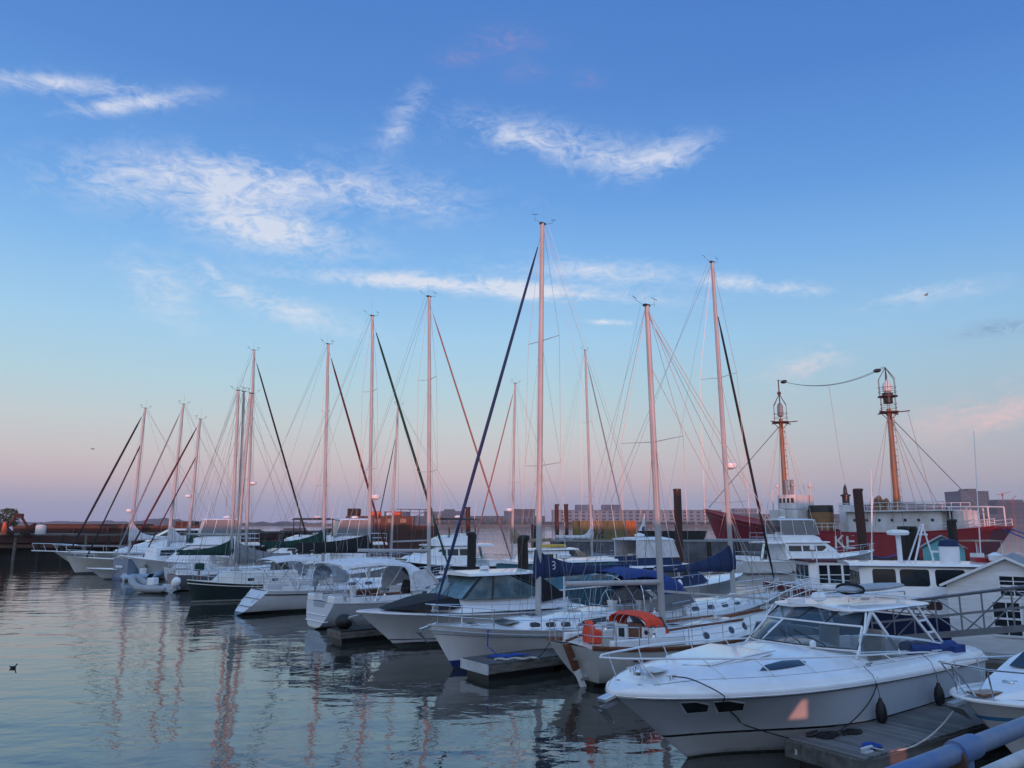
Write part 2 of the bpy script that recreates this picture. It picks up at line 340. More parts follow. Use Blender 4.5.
# ------------------------------------------------------------------ boat building
class Hull:
    def __init__(s, L, B, zs, rake=.8, tr=0, ws=.75, tm=.42, p=2.2, q=.85, w0=.9, wlb=.2, flare=1.2, rk=3, chine=0, sn=0):
        s.L, s.B, s.z, s.rake, s.tr, s.ws, s.tm, s.p, s.q, s.w0, s.wlb, s.fl, s.rk, s.ch, s.sn = L, B, zs, rake, tr, ws, tm, p, q, w0, wlb, flare, rk, chine, sn
    def hb(s, t):
        if t < s.tm: return s.B/2*(1-(1-s.ws)*((s.tm-t)/s.tm)**2)
        u = min(1, (t-s.tm)/(1-s.tm)); return s.B/2*max(0, 1-u**s.p)**s.q
    def zz(s, t):
        a, b, c = s.z; return a*2*(t-.5)*(t-1)+b*-4*t*(t-1)+c*2*t*(t-.5)
    def wl(s, t):
        k = ss(.45, 1, t); return s.hb(t)*(s.w0*(1-k)+s.wlb*k)*(1-s.sn*max(0, 1-t/.4)**1.5)
    def X(s, t, z):
        zf = max(-.4, min(1, z/s.zz(t))); return t*s.L-s.rake*(1-zf)*t**s.rk-s.tr*(1-zf)*(1-t)**10
    def Y(s, t, z):
        h, w, Z = s.hb(t), s.wl(t), s.zz(t)
        if z <= 0: return w*max(0, 1-(-z/.45)**2)
        if s.ch and z < s.ch: return w+(z/s.ch)*(s.chy(t)-w)
        if s.ch: return s.chy(t)+(h-s.chy(t))*((z-s.ch)/(Z-s.ch))**s.fl
        st = max(0, 1-t/.5)*min(1, s.sn*2); return w+(h-w)*(z/Z)**(s.fl*(1-st)+.42*st)
    def chy(s, t): k = ss(.5, 1, t); return s.hb(t)*(.96*(1-k)+(s.wlb+.22)*k)
    def ts(s, n=22): return [1-(1-i/n)**1.5 for i in range(n+1)]
    def build(s, parent, m, name='hull'):
        rings = []
        for t in s.ts():
            Z = s.zz(t); zl = [-.4, -.3, -.15, 0]+([s.ch*.5, s.ch, s.ch+.03] if s.ch else [.12])+[Z*k for k in (.35, .5, .65, .8, .9, 1)]
            zl = sorted(zl); hw = [(s.X(t, z), max(s.Y(t, z), .004), z) for z in zl]
            rings.append([(x, y, z) for x, y, z in reversed(hw)]+[(x, -y, z) for x, y, z in hw])
        mb = MB(); mb.loft(rings, closed=False, cap0=False, cap1=False)
        n = len(rings[0]); mb.f.append(tuple(range(n)))            # transom
        return mb.build(name, m, parent, sharp=28)
    def sheer(s, off=0, dz=0, t0=0, t1=1, n=26):
        L = [(t0+(t1-t0)*(1-(1-i/n)**1.5)) for i in range(n+1)]
        a = [(s.X(t, 9), s.hb(t)+off, s.zz(t)+dz) for t in L]
        return a
    def rail(s, parent, name, m, r=.03, dz=0, off=.0, sy=1, t0=0, zfrac=None):
        if zfrac is None: a = s.sheer(off, dz, t0)
        else:
            a = []
            for i in range(27):
                t = t0+(1-t0)*(1-(1-i/26)**1.5); z = s.zz(t)*zfrac; a.append((s.X(t, z), s.Y(t, z)+off, z))
        path = a[:-1]+[(a[-1][0]+off, 0, a[-1][2])]+[(x, -y, z) for x, y, z in reversed(a[:-1])]
        return MB().tube(path, r, 6, sy=sy).build(name, m, parent, sharp=60)
    def deck(s, parent, m, camber=.08, well=None, drop=.02, t0=0, t1=1, name='deck'):
        T = sorted(set([t for t in s.ts(26) if t0 <= t <= t1]+[t0, t1]+([well[0]-.0005, well[0], well[1], well[1]+.0005] if well else [])))
        rings = []
        for t in T:
            h = max(s.hb(t)-.015, .003); z = s.zz(t)-drop; x = s.X(t, 9); r = []
            inw = well and well[0] <= t <= well[1]; wy = min(well[2], h*.8) if well else h*.5
            for y in (-h, -wy-.001, -wy, -wy*.5, 0, wy*.5, wy, wy+.001, h):
                zz = z+camber*(1-(y/h)**2)*min(1, h)
                if inw and abs(y) <= wy+1e-6: zz = z-well[3]
                r.append((x, y, zz))
            rings.append(r)
        return MB().loft(rings, closed=False, cap0=False, cap1=False).build(name, m, parent, sharp=30)
class House:
    """cabin or deckhouse: stations (x, half width low, half width high, z low, z high)"""
    def __init__(s, st, r=.1, camb=.05): s.st, s.r, s.c = st, r, camb
    def at(s, x):
        a = s.st
        if x <= a[0][0]: return a[0]
        for i in range(len(a)-1):
            if a[i][0] <= x <= a[i+1][0]:
                k = (x-a[i][0])/max(1e-6, a[i+1][0]-a[i][0]); return tuple(p+(q-p)*k for p, q in zip(a[i], a[i+1]))
        return a[-1]
    def y(s, x, z):
        _, wb, wt, z0, z1 = s.at(x); f = (z-z0)/max(.01, z1-s.r-z0); return wb+(wt-wb)*min(1.2, f)
    def build(s, parent, m, name='cabin', sharp=32):
        rings = []
        for x, wb, wt, z0, z1 in s.st:
            r = min(s.r, (z1-z0)*.5, wt*.5); h = [(wb, z0), (wt, z1-r), (wt-.29*r, z1-.29*r), (wt-r, z1), (wt*.45, z1+s.c*.7)]
            rings.append([(x, -y, z) for y, z in h]+[(x, 0, z1+s.c)]+[(x, y, z) for y, z in reversed(h)])
        return MB().loft(rings).build(name, m, parent, sharp=sharp)
    def win(s, parent, pts, side, m, name='window', th=.02, off=.012, frame=None, fm=None):
        P = [(x, side*s.y(x, z), z) for x, z in pts]
        if side > 0: P = P[::-1]
        o = MB().plate(P, th, off).build(name, m, parent, sharp=20)
        if frame:
            cx = sum(p[0] for p in pts)/len(pts); cz = sum(p[1] for p in pts)/len(pts)
            wx = (max(p[0] for p in pts)-min(p[0] for p in pts))/2; wz = (max(p[1] for p in pts)-min(p[1] for p in pts))/2
            Q = [(cx+(x-cx)*(1+frame/wx), cz+(z-cz)*(1+frame/wz)) for x, z in pts]
            Q = [(x, side*s.y(x, z), z) for x, z in Q]
            if side > 0: Q = Q[::-1]
            MB().plate(Q, th, off-.006).build('frame', fm or ALU, o, sharp=20)
        return o
def rrect(x0, x1, z0, z1, r=.05, n=3):
    out = []
    for cx, cz, a in ((x1-r, z1-r, 0), (x0+r, z1-r, 90), (x0+r, z0+r, 180), (x1-r, z0+r, 270)):
        out += [(cx+r*cos(radians(a+90*i/n)), cz+r*sin(radians(a+90*i/n))) for i in range(n+1)]
    return out
def quad4(a, b, c, d): return [a, b, c, d]
def canopy(parent, name, m, st, n=12, e=2.6, th=.02):
    """canvas or moulded shell over bows: stations (x, half width, z low, z top)"""
    rings = []
    for x, w, z0, z1 in st:
        o, i = [], []
        for k in range(n+1):
            a = pi*k/n; cx, cz = cos(a), sin(a)
            f = lambda q: (abs(q)**(2/e))*(1 if q >= 0 else -1)
            o.append((x, w*f(cx), z0+(z1-z0)*f(cz))); i.append((x, (w-th)*f(cx), z0+(z1-th-z0)*f(cz)))
        rings.append(o+i[::-1])
    return MB().loft(rings).build(name, m, parent, sharp=50)
def hoop(mb, x, w, z0, z1, x0=None, r=.013, e=2.6, n=12):
    pts = []
    for k in range(n+1):
        a = pi*k/n; f = lambda q: (abs(q)**(2/e))*(1 if q >= 0 else -1); h = f(sin(a))
        pts.append(((x0 if x0 is not None else x)*(1-h)+x*h, w*f(cos(a)), z0+(z1-z0)*h))
    mb.tube(pts, r, 5)
def wheel(parent, x, z, r, y=0):
    mb = MB(); mb.tube([(x, y+r*cos(2*pi*k/20), z+r*sin(2*pi*k/20)) for k in range(20)], .016, 5, closed=True)
    for k in range(6): mb.tube([(x, y, z), (x, y+r*cos(k*pi/3), z+r*sin(k*pi/3))], .008, 4)
    o = mb.build('steering_wheel', STEEL, parent)
    MB().loft([[(x+.08+a*sx, y+b*sy, zz) for a, b in ((-1,-1),(1,-1),(1,1),(-1,1))] for zz, sx, sy in ((z-1.0, .14, .12), (z-.2, .1, .1), (z+.1, .13, .16))]).build('pedestal', GEL, parent, bevel=.015)
    return o
def pulpit(parent, H, t=.83, h=.62, name='pulpit', gap=0, mid=True, fwd=.05):
    a = [(H.X(tt, 9), H.hb(tt)*.96, H.zz(tt)) for tt in (t, t+(1-t)*.35, t+(1-t)*.7)]
    b = (H.X(1, 9)+fwd, 0, H.zz(1)); mb = MB()
    for k in ((1, .5) if mid else (1,)):
        pts = [(x, y, z+h*k) for x, y, z in a]+[(b[0]-.03, .16*(1 if k == 1 else .6), b[2]+h*k)]
        pts = pts+[(b[0], 0, b[2]+h*k)]+[(x, -y, z) for x, y, z in reversed(pts)]
        mb.tube(pts, .014, 6)
    for x, y, z in (a[0], a[1], a[2]):
        for s_ in (1, -1): mb.tube([(x+.02, s_*y, z), (x, s_*y, z+h)], .013, 5)
    return mb.build(name, STEEL, parent)
def pushpit(parent, H, t=.12, h=.62):
    mb = MB(); a = [(H.X(tt, 9), H.hb(tt)*.95, H.zz(tt)) for tt in (t, t*.5, 0.005)]
    for k in (1, .55):
        p = [(x, y, z+h*k) for x, y, z in a]+[(a[2][0], a[2][1]*.35, a[2][2]+h*k)]
        for s_ in (1, -1): mb.tube([(x, s_*y, z) for x, y, z in p], .014, 6)
    for x, y, z in a+[(a[2][0], a[2][1]*.35, a[2][2])]:
        for s_ in (1, -1): mb.tube([(x, s_*y, z-.05), (x, s_*y, z+h)], .013, 5)
    return mb.build('pushpit', STEEL, parent)
def lifelines(parent, H, t0, t1, n, h=.6, wr=.006, sides=(1, -1)):
    for s_ in sides:
        w = MB(); T = [t0+(t1-t0)*i/(n-1) for i in range(n)]
        pts = [(H.X(t, 9), s_*H.hb(t)*.96, H.zz(t)) for t in T]
        for k in (1, .52): w.tube([(x, y, z+h*k) for x, y, z in pts], wr, 4)
        lo = w.build('lifeline', WIRE, parent)
        for x, y, z in pts: MB().tube([(x, y, z-.02), (x, y, z+h)], .013, 5).build('stanchion', STEEL, lo)
def masthead(parent, x, z, far=False):
    k = 1.6 if far else 1.0
    mb = MB(); r = .006*k
    mb.tube([(x-.1, 0, z), (x+.35, 0, z+.10)], r, 4); mb.tube([(x+.35, -.02, z+.02), (x+.35, .0, z+.30)], r, 4)
    mb.tube([(x+.22, 0, z+.33), (x+.5, 0, z+.27)], r*1.6, 4); mb.tube([(x-.1, 0, z), (x-.45, .05, z+.12), (x-.5, .1, z+.25)], r, 4)
    mb.tube([(x-.58, .1, z+.27), (x-.38, .1, z+.22)], r*1.6, 4)
    mb.box(x-.14, x+.1, -.06, .06, z-.02, z+.05)
    o = mb.build('wind_vane', BLACKP, parent)
    MB().tube([(x-.05, .04, z), (x-.05, .04, z+.95)], .004*k, 4).build('antenna', WIRE, parent)
    return o
def radar(parent, x, z, m=None):
    mb = MB(); mb.lathe([(.05, -.16), (.27, -.12), (.3, -.02), (.29, .08), (.2, .13), (.02, .14)], (x+.38, 0, z), 14)
    o = mb.build('radar_dome', m or GEL, parent)
    MB().obox((x, 0, z-.18), (x+.5, 0, z-.17), .1, .04).build('bracket', ALU, o); return o
def rig(root, H, xm, zb, zt, r=.085, m=ALU, spreads=(.36, .68), sw=.95, jib=None, jibx=None, jfrac=.97, back=True, boom=None, cover=None, bm_=None, wire=.008,
        radar_f=None, far=False, inner=None, backx=.15, chz=None, sdrop=.06, rake=.022, cexp=2.2):
    n = 10; x0_ = xm
    mx = lambda z: x0_-rake*(z-zb); xt = mx(zt)
    mast = MB().tube([(xm, 0, zb), (mx(zb+(zt-zb)*.5), 0, zb+(zt-zb)*.5), (xt, 0, zt)], [r*1.12, r*1.1, r*.85], n, sy=.8).build('mast', m, root, sharp=50)
    masthead(mast, xt, zt, far)
    if radar_f: radar(mast, mx(zb+(zt-zb)*radar_f), zb+(zt-zb)*radar_f)
    tipz = []
    for f in spreads:
        z = zb+(zt-zb)*f; w = sw*(1.1-f*.35)
        for s_ in (1, -1): MB().tube([(mx(z), s_*.03, z), (mx(z)-.12, s_*w, z+sdrop)], .028*(1.15 if far else 1), 5, r1=.017, sy=.5).build('spreader', m, mast)
        tipz.append((w, z+sdrop))
    tm_ = min(.95, max(.05, xm/H.L)); cw, cz = H.hb(tm_)*.86, H.zz(tm_)
    for s_ in (1, -1):
        mb = MB(); P = [(xm-.25, s_*cw, cz)]+[(mx(z)-.12, s_*w, z) for w, z in tipz]+[(xt-.02, s_*.04, zt-.1)]
        mb.tube(P, wire, 4)
        if tipz:
            w0, z0 = tipz[0]
            mb.tube([(xm-.55, s_*cw, cz), (mx(z0), s_*.05, z0-.1)], wire*.9, 4); mb.tube([(xm+.4, s_*cw*.98, cz), (mx(z0), s_*.05, z0-.1)], wire*.9, 4)
            if len(tipz) > 1: mb.tube([(mx(z0)-.12, s_*w0, z0), (mx(tipz[1][1]), s_*.04, tipz[1][1]-.1)], wire*.8, 4)
        mb.build('shroud', WIRE, root, sharp=60)
    bx = jibx if jibx is not None else H.X(1, 9)-.12; bz = H.zz(1)+.1
    top = (mx(zb+(zt-zb)*jfrac)+.06, 0, zb+(zt-zb)*jfrac)
    if jib:
        jm, jr = jib; a, b = Vector((bx, 0, bz)), Vector(top)
        MB().tube([a, b], wire, 4).build('forestay', WIRE, root)
        P = [a.lerp(b, .035+.93*k/14) for k in range(15)]; R = [jr*(.55+.75*sin(pi*min(1, .12+k/14*.62))*(1-.55*k/14)) for k in range(15)]
        R[0] = jr*.5; R[-1] = jr*.35
        f = MB().tube(P, R, 8).build('furled_jib', jm, root, sharp=60)
        MB().lathe([(.1, 0), (.11, .05), (.07, .07), (.07, .17), (.1, .19), (.1, .23)], a.lerp(b, .02), 10).build('furling_drum', STEEL, root)
    else: MB().tube([(bx, 0, bz), top], wire, 4).build('forestay', WIRE, root)
    if inner: MB().tube([(bx-(bx-xm)*inner[1], 0, H.zz(.85)), (mx(zb+(zt-zb)*inner[0])+.05, 0, zb+(zt-zb)*inner[0])], inner[3], 6).build('inner_stay_sail', inner[2], root)
    if back:
        mb = MB(); sp = (backx+1.0, 0, cz+3.2)
        mb.tube([(xt-.06, 0, zt-.05), sp], wire*.9, 4)
        for s_ in (1, -1): mb.tube([sp, (backx, s_*H.hb(0)*.7, H.zz(0))], wire*.8, 4)
        mb.tube([(xt-.2, .1, zt), (backx+.3, H.hb(0)*.5, H.zz(0)+.1)], wire*.6, 4)
        mb.build('backstay', WIRE, root, sharp=60)
    mb = MB()                                                    # halyards led down and away from the mast
    mb.tube([(xt+.12, .05, zt-.2), (xm+.22, .12, zb+.3)], wire*.75, 4); mb.tube([(xt-.1, -.06, zt-.2), (xm-.2, -.25, zb+.4)], wire*.75, 4)
    mb.tube([(xt+.1, .06, zt-.4), (xm+1.1, cw*.7, cz+.2)], wire*.7, 4)
    mb.build('halyard', ROPEW, mast)
    if boom:
        bl, bz0, rise = boom
        bo = MB().tube([(xm-.1, 0, bz0), (xm-bl, 0, bz0+rise)], .06, 8, sy=1.3).build('boom', bm_ or m, root, sharp=50)
        MB().tube([(xm-bl+.05, 0, bz0+rise), (xt-.08, 0, zt-.1)], wire*.6, 4).build('topping_lift', WIRE, bo)
        MB().tube([(xm-bl*.75, 0, bz0+rise*.7), (xm-bl*.75-.2, 0, cz+.4)], .012, 4).build('mainsheet', ROPEW, bo)
        if cover:
            cm, h0, h1 = cover; rings = []
            for i in range(15):
                k = i/14; h = h1+(h0-h1)*(1-k)**cexp; w = .13+.07*sin(pi*min(1, k*1.2+.1)); w = w*(1-.45*k)
                x = xm+.12-(bl+.1)*k; z0 = bz0+rise*k-.1; wob = .026*sin(i*2.4)
                rings.append([(x, w*cy*.9+wob*(1 if j % 2 else -.5), z0+cz_*h) for j, (cy, cz_) in enumerate(((0, -.06), (.8, .06), (1, .3), (.62, .7), (.16, 1.0), (-.16, 1.0), (-.62, .7), (-1, .3), (-.8, .06)))])
            MB().loft(rings).build('sail_cover', cm, bo, sharp=60)
            for i in range(1, 15, 2):
                c_ = Vector([sum(p[j] for p in rings[i])/9 for j in range(3)]); MB().tube([c_+(Vector(p)-c_)*1.05 for p in rings[i]], .012, 4, closed=True).build('lashing', ROPEB if cm is not BLACKC else ROPEW, bo)
    return mast
def winch(parent, x, y, z):
    return MB().lathe([(.07, 0), (.06, .05), (.045, .1), (.06, .15), (.05, .17)], (x, y, z), 10).build('winch', STEEL, parent)
def hatch(parent, x, y, z, w=.5, m=DGLASS):
    o = MB().box(x-w/2, x+w/2, y-w/2, y+w/2, z, z+.05).build('hatch', LGREYP, parent, bevel=.02)
    MB().box(x-w/2+.06, x+w/2-.06, y-w/2+.06, y+w/2-.06, z+.051, z+.062).build('pane', m, o); return o
def place(bow=None, stern=None, head=0, L=0):
    th = radians(head)
    if stern is not None: return Vector((stern[0], stern[1], 0)), th
    return Vector((bow[0]-cos(th)*L, bow[1]-sin(th)*L, 0)), th
def outboard(parent, x, y, z, m=BLACKP, tilt=0, k=1.0, name='outboard_motor'):
    c, s_ = cos(tilt), sin(tilt)
    def R(px, pz): return (x-(px*c+pz*s_)*k, (z+(pz*c-px*s_)*k))
    rings = []
    for pz, a, b in ((.0, .16, .13), (.1, .24, .19), (.3, .27, .2), (.45, .24, .18), (.55, .12, .1)):
        r = []
        for q in range(12):
            an = 2*pi*q/12; X, Z = R(.18+a*cos(an), pz); r.append((X, y+b*sin(an)*k, Z))
        rings.append(r)
    o = MB().loft(rings).build(name, m, parent, sharp=50)
    rings = []
    for pz, a, b in ((.02, .13, .07), (-.35, .10, .05), (-.6, .12, .05), (-.66, .24, .02)):
        r = []
        for q in range(8):
            an = 2*pi*q/8; X, Z = R(.2+a*cos(an), pz); r.append((X, y+b*sin(an)*k, Z))
        rings.append(r)
    MB().loft(rings).build('drive_leg', m, o, sharp=40); return o
def sailboat(name, label, bow=None, stern=None, head=37, L=10, B=3.3, zs=(1.0, .95, 1.35), hull_m=None, mast_px=None, top_py=None, xm=None, hk={}, deck_m=None,
             rail_m=None, jib=None, boom=None, cover=None, boom_m=None, spreads=(.36, .68), sw=.95, cabin=None, wins='oval', dodger=None, bimini=None, whl=True,
             radar_f=None, spar=ALU, far=False, wire=.008, inner=None, r=None, jfrac=.97, cab_m=None, bimh=1.75, rake=.022, cexp=2.2, group='sailing boats moored in the marina', pulp=True, zt=None, jibx=None, boomz=None):
    root, th = place(bow, stern, head, L)
    R = empty(name, root, th, label, 'sailboat', group)
    H = Hull(L, B, zs, **hk); H.build(R, hull_m)
    well = (.07, .30, B*.27, .5)
    H.deck(R, deck_m or NONSKID, .08, well)
    H.rail(R, 'toe_rail', rail_m or ALU, .025, .005)
    cab = cabin or (.33*L, .72*L, .42, .26); xa, xb, ha, hb_ = cab
    st = []
    for i in range(9):
        k = i/8; x = xa+(xb-xa)*k; t = x/L; w = H.hb(t)*.64*(1-.1*k**3); zd = H.zz(t)+.0
        hh = ha+(hb_-ha)*k
        if i == 8: hh *= .12; w *= .82
        st.append((x, w, w*.86, zd-.06, zd+hh))
    C = House(st, .1, .05); co = C.build(R, cab_m or GEL, 'cabin')
    for s_ in (1, -1):
        if wins == 'oval':
            n = 4
            for i in range(n):
                x = xa+(xb-xa)*(.12+.62*i/(n-1)); z = C.at(x)[3]+.06+(C.at(x)[4]-C.at(x)[3])*.48
                C.win(co, rrect(x-.22, x+.22, z-.075, z+.075, .07), s_, DGLASS, frame=.025, fm=STEEL)
        elif wins == 'long':
            x0, x1 = xa+(xb-xa)*.1, xa+(xb-xa)*.72; za, zb_ = C.at(x0), C.at(x1)
            C.win(co, [(x0, za[3]+.16), (x1, zb_[3]+.17), (x1-.3, zb_[3]+(zb_[4]-zb_[3])*.7), (x0+.05, za[3]+(za[4]-za[3])*.74)], s_, DGLASS)
        elif wins == 'square':
            for i in range(2):
                x = xa+(xb-xa)*(.3+.3*i); z = C.at(x)[3]+.3
                C.win(co, rrect(x-.2, x+.2, z-.09, z+.09, .03), s_, DGLASS, frame=.05, fm=GEL)
        # coamings along the cockpit
        pts = [(H.L*t, s_*B*.31, H.zz(t)) for t in (.06, .15, .25, .34)]
        MB().obox((pts[0][0], pts[0][1], pts[0][2]+.1), (pts[3][0], pts[3][1], pts[3][2]+.16), .16, .26).build('coaming', GEL, R, bevel=.04)
        winch(R, L*.22, s_*B*.31, H.zz(.2)+.27)
    zc = C.at((xa+xb)/2)[4]+.05
    hatch(co, xa+(xb-xa)*.72, 0, C.at(xa+(xb-xa)*.72)[4]+.03); hatch(co, xa+(xb-xa)*.30, 0, C.at(xa+(xb-xa)*.3)[4]+.03, .4)
    if xm is None: xm = along(root, th, mast_px, 2.0)
    base = Vector((root.x+cos(th)*xm, root.y+sin(th)*xm, 0))
    if zt is None: zt = depth(512, top_py, base.y).z
    zb = C.at(xm)[4]+.02 if xa < xm < xb else H.zz(xm/L)
    bz = boomz if boomz else zb+1.0
    rig(R, H, xm, zb, zt, r or ((.085 if L < 10 else .10)*(1.2 if far else 1)), spar, spreads, sw, jib, jibx=jibx, jfrac=jfrac, boom=(boom, bz, .1) if boom else None, cover=cover, bm_=boom_m, wire=wire, radar_f=radar_f, far=far, inner=inner, rake=rake, cexp=cexp)
    if pulp:
        pulpit(R, H); pushpit(R, H)
        lifelines(R, H, .12, .83, 6 if L > 8 else 5, wr=.006 if not far else .009)
    if whl: wheel(R, L*.13, H.zz(.1)+.55, .5)
    if dodger:
        z0 = C.at(xa+.3)[4]-.1; w = B*.33
        canopy(R, 'dodger', dodger, [(xa-.55, w, z0, z0+.95), (xa, w, z0, z0+.98), (xa+.35, w*.98, z0, z0+.8)])
        d = MB(); 
        P = [(xa+.36, w*.9, z0+.72), (xa+.36, -w*.9, z0+.72), (xa+1.0, -w*.8, z0+.1), (xa+1.0, w*.8, z0+.1)]
        MB().plate(P, .012).build('dodger_window', VINYL, R)
        for s_ in (1, -1): MB().plate([(xa+.36, s_*w*.93, z0+.66), (xa+1.0, s_*w*.83, z0+.08), (xa-.3, s_*w*1.0, z0+.08), (xa-.3, s_*w*.99, z0+.6)], .014).build('dodger_side', dodger, R)
    if bimini:
        z0 = H.zz(.1)+bimh; w = B*.36; x0, x1 = L*.02, L*.02+2.5
        canopy(R, 'bimini', bimini, [(x0, w*.96, z0-.1, z0+.05), (x0+.7, w, z0-.02, z0+.19), (x0+1.6, w, z0-.02, z0+.22), (x1, w*.97, z0-.1, z0+.1)])
        mb = MB(); zd = H.zz(.1)
        for x in (x0+.05, x0+.9, x0+1.7, x1-.04): hoop(mb, x, w*.98, zd+.05, z0+.03 if x in (x0+.05, x1-.04) else z0+.17, x0=x0+1.2, r=.013, e=3.5)
        mb.build('bimini_frame', STEEL, R)
    return R, H, C, root, th, xm
# ------------------------------------------------------------------ setting
SUN_GAP = (-1.0, 8.5)                                               # gap added through the unseen land and shed to let low sun pass
def build_setting():
    m = bpy.data.materials.new('harbour_water'); m.use_nodes = True; g = NG(m.node_tree); b = g.n['Principled BSDF']
    tc = g.new('ShaderNodeTexCoord'); v = tc.outputs['Object']
    b.inputs['Base Color'].default_value = (.028, .029, .024, 1); b.inputs['Roughness'].default_value = .03; b.inputs['IOR'].default_value = 2.0
    big = g.noise(g.mapping(v, (1, 1, 1), rot=(0, 0, .4)), .07, 3, .5)                 # calmer and rougher patches
    k = g.m('MULTIPLY_ADD', g.m('SUBTRACT', big, .5), 2.6, .75, clamp=True)
    a = g.noise(g.mapping(v, (.55, 1, 1), rot=(0, 0, .25)), .55, 2, .5, .4)
    c = g.noise(g.mapping(v, (.7, 1, 1), rot=(0, 0, -.3)), 1.7, 2, .5, .5)
    d = g.noise(g.mapping(v, (.8, 1, 1)), 6, 2, .5)
    h = g.m('ADD', g.m('MULTIPLY', a, .55), g.m('ADD', g.m('MULTIPLY', c, .15), g.m('MULTIPLY', d, .03)))
    h = g.m('MULTIPLY', h, g.m('MULTIPLY_ADD', k, .75, .25))
    bn = g.new('ShaderNodeBump'); bn.inputs['Strength'].default_value = 1.0; bn.inputs['Distance'].default_value = .10
    g.put(bn.inputs['Height'], h); g.put(b.inputs['Normal'], bn.outputs[0])
    struct(MB().add([(-9000, -60, 0), (9000, -60, 0), (9000, 14000, 0), (-9000, 14000, 0)], [(0, 1, 2, 3)]).build('water', m))
    struct(MB().box(-9000, 9000, -60, 14000, -6, -5.9).build('ground', mat('harbour_mud', (.06, .055, .045), .9)))
    # quay the photograph was taken from, with the long shed behind it that keeps the low sun off the near boats
    struct(MB().box(-110, 110, .4, 2.3, 2.5, 2.9).build('quay', CONC))
    for x0, x1 in ((-110, SUN_GAP[0]), (SUN_GAP[1], 110)): struct(MB().box(x0, x1, -58, -8, -4, 2.9).build('land', CONC))
    # low wooded islands and shores
    hm = mat('distant_woods', (.035, .05, .06), 1, var=.2, vscale=.004)
    def ridge(x0, x1, Y, hgt, n, seed, name, dep=160, low=4):
        rnd = random.Random(seed); pr = [rnd.random() for _ in range(40)]; rings = []
        for i in range(n+1):
            t = i/n; x = x0+(x1-x0)*t
            e = min(1, t*9, (1-t)*9)
            z = low+hgt*e*(.55+.25*sin(t*9+pr[0]*6)+.2*sin(t*23+pr[1]*6))+1.6*rnd.random()*e+1.5*sin(t*90)*e
            rings.append([(x, Y, -1), (x, Y+6, z*.6), (x, Y+dep*.4, z), (x, Y+dep, -1)])
        return struct(MB().loft(rings, closed=False).build(name, hm, sharp=80))
    ridge(-2600, -900, 2300, 8, 170, 3, 'hills'); ridge(-1190, -640, 2050, 16, 120, 5, 'hills'); ridge(-760, 60, 2250, 9, 150, 8, 'hills')
    ridge(-300, 1600, 1900, 9, 200, 9, 'hills', low=5)
    cm = mat('shore_ground', (.10, .10, .10), .95, var=.2, vscale=.01)
    struct(MB().box(-420, 2000, 1560, 1900, -3, 3.2).build('shore', cm))
build_setting()
def shed():
    wall = mat('shed_brick', (.25, .10, .07), .9, var=.2, vscale=1.5)
    R = empty('harbour_shed', (0, -9, 2.9), 0, 'unseen long low brick harbour shed behind the viewer, shaped to block low sun', 'building')
    [MB().box(x0, x1, -14, 0, 0, 1.75).build('wall', wall, R) for x0, x1 in ((-95, SUN_GAP[0]), (SUN_GAP[1], 95))]
    MB().box(SUN_GAP[0]+.002, SUN_GAP[1]-.002, -.5, 0, -1.0, 1.748).build('sun_gap_blocker', DARKWOOD, R)  # added blocker, so only the lowest sunlight passes the gap
    MB().box(14, 50.5, -13, -.6, 1.97, 5.6).build('shade_storey', wall, R); MB().box(13.6, 50.9, -13.4, -.2, 5.6, 5.8).build('shade_storey_roof', GREYP, R)  # storey added to keep the sun off the lightship deckhouses
    MB().loft([[(x, .4, 1.75), (x, .4, 1.9), (x, -7, 1.96), (x, -14.4, 1.9), (x, -14.4, 1.75)] for x in (-95.5, 95.5)]).build('roof', GREYP, R)
    return R
SHED = shed()
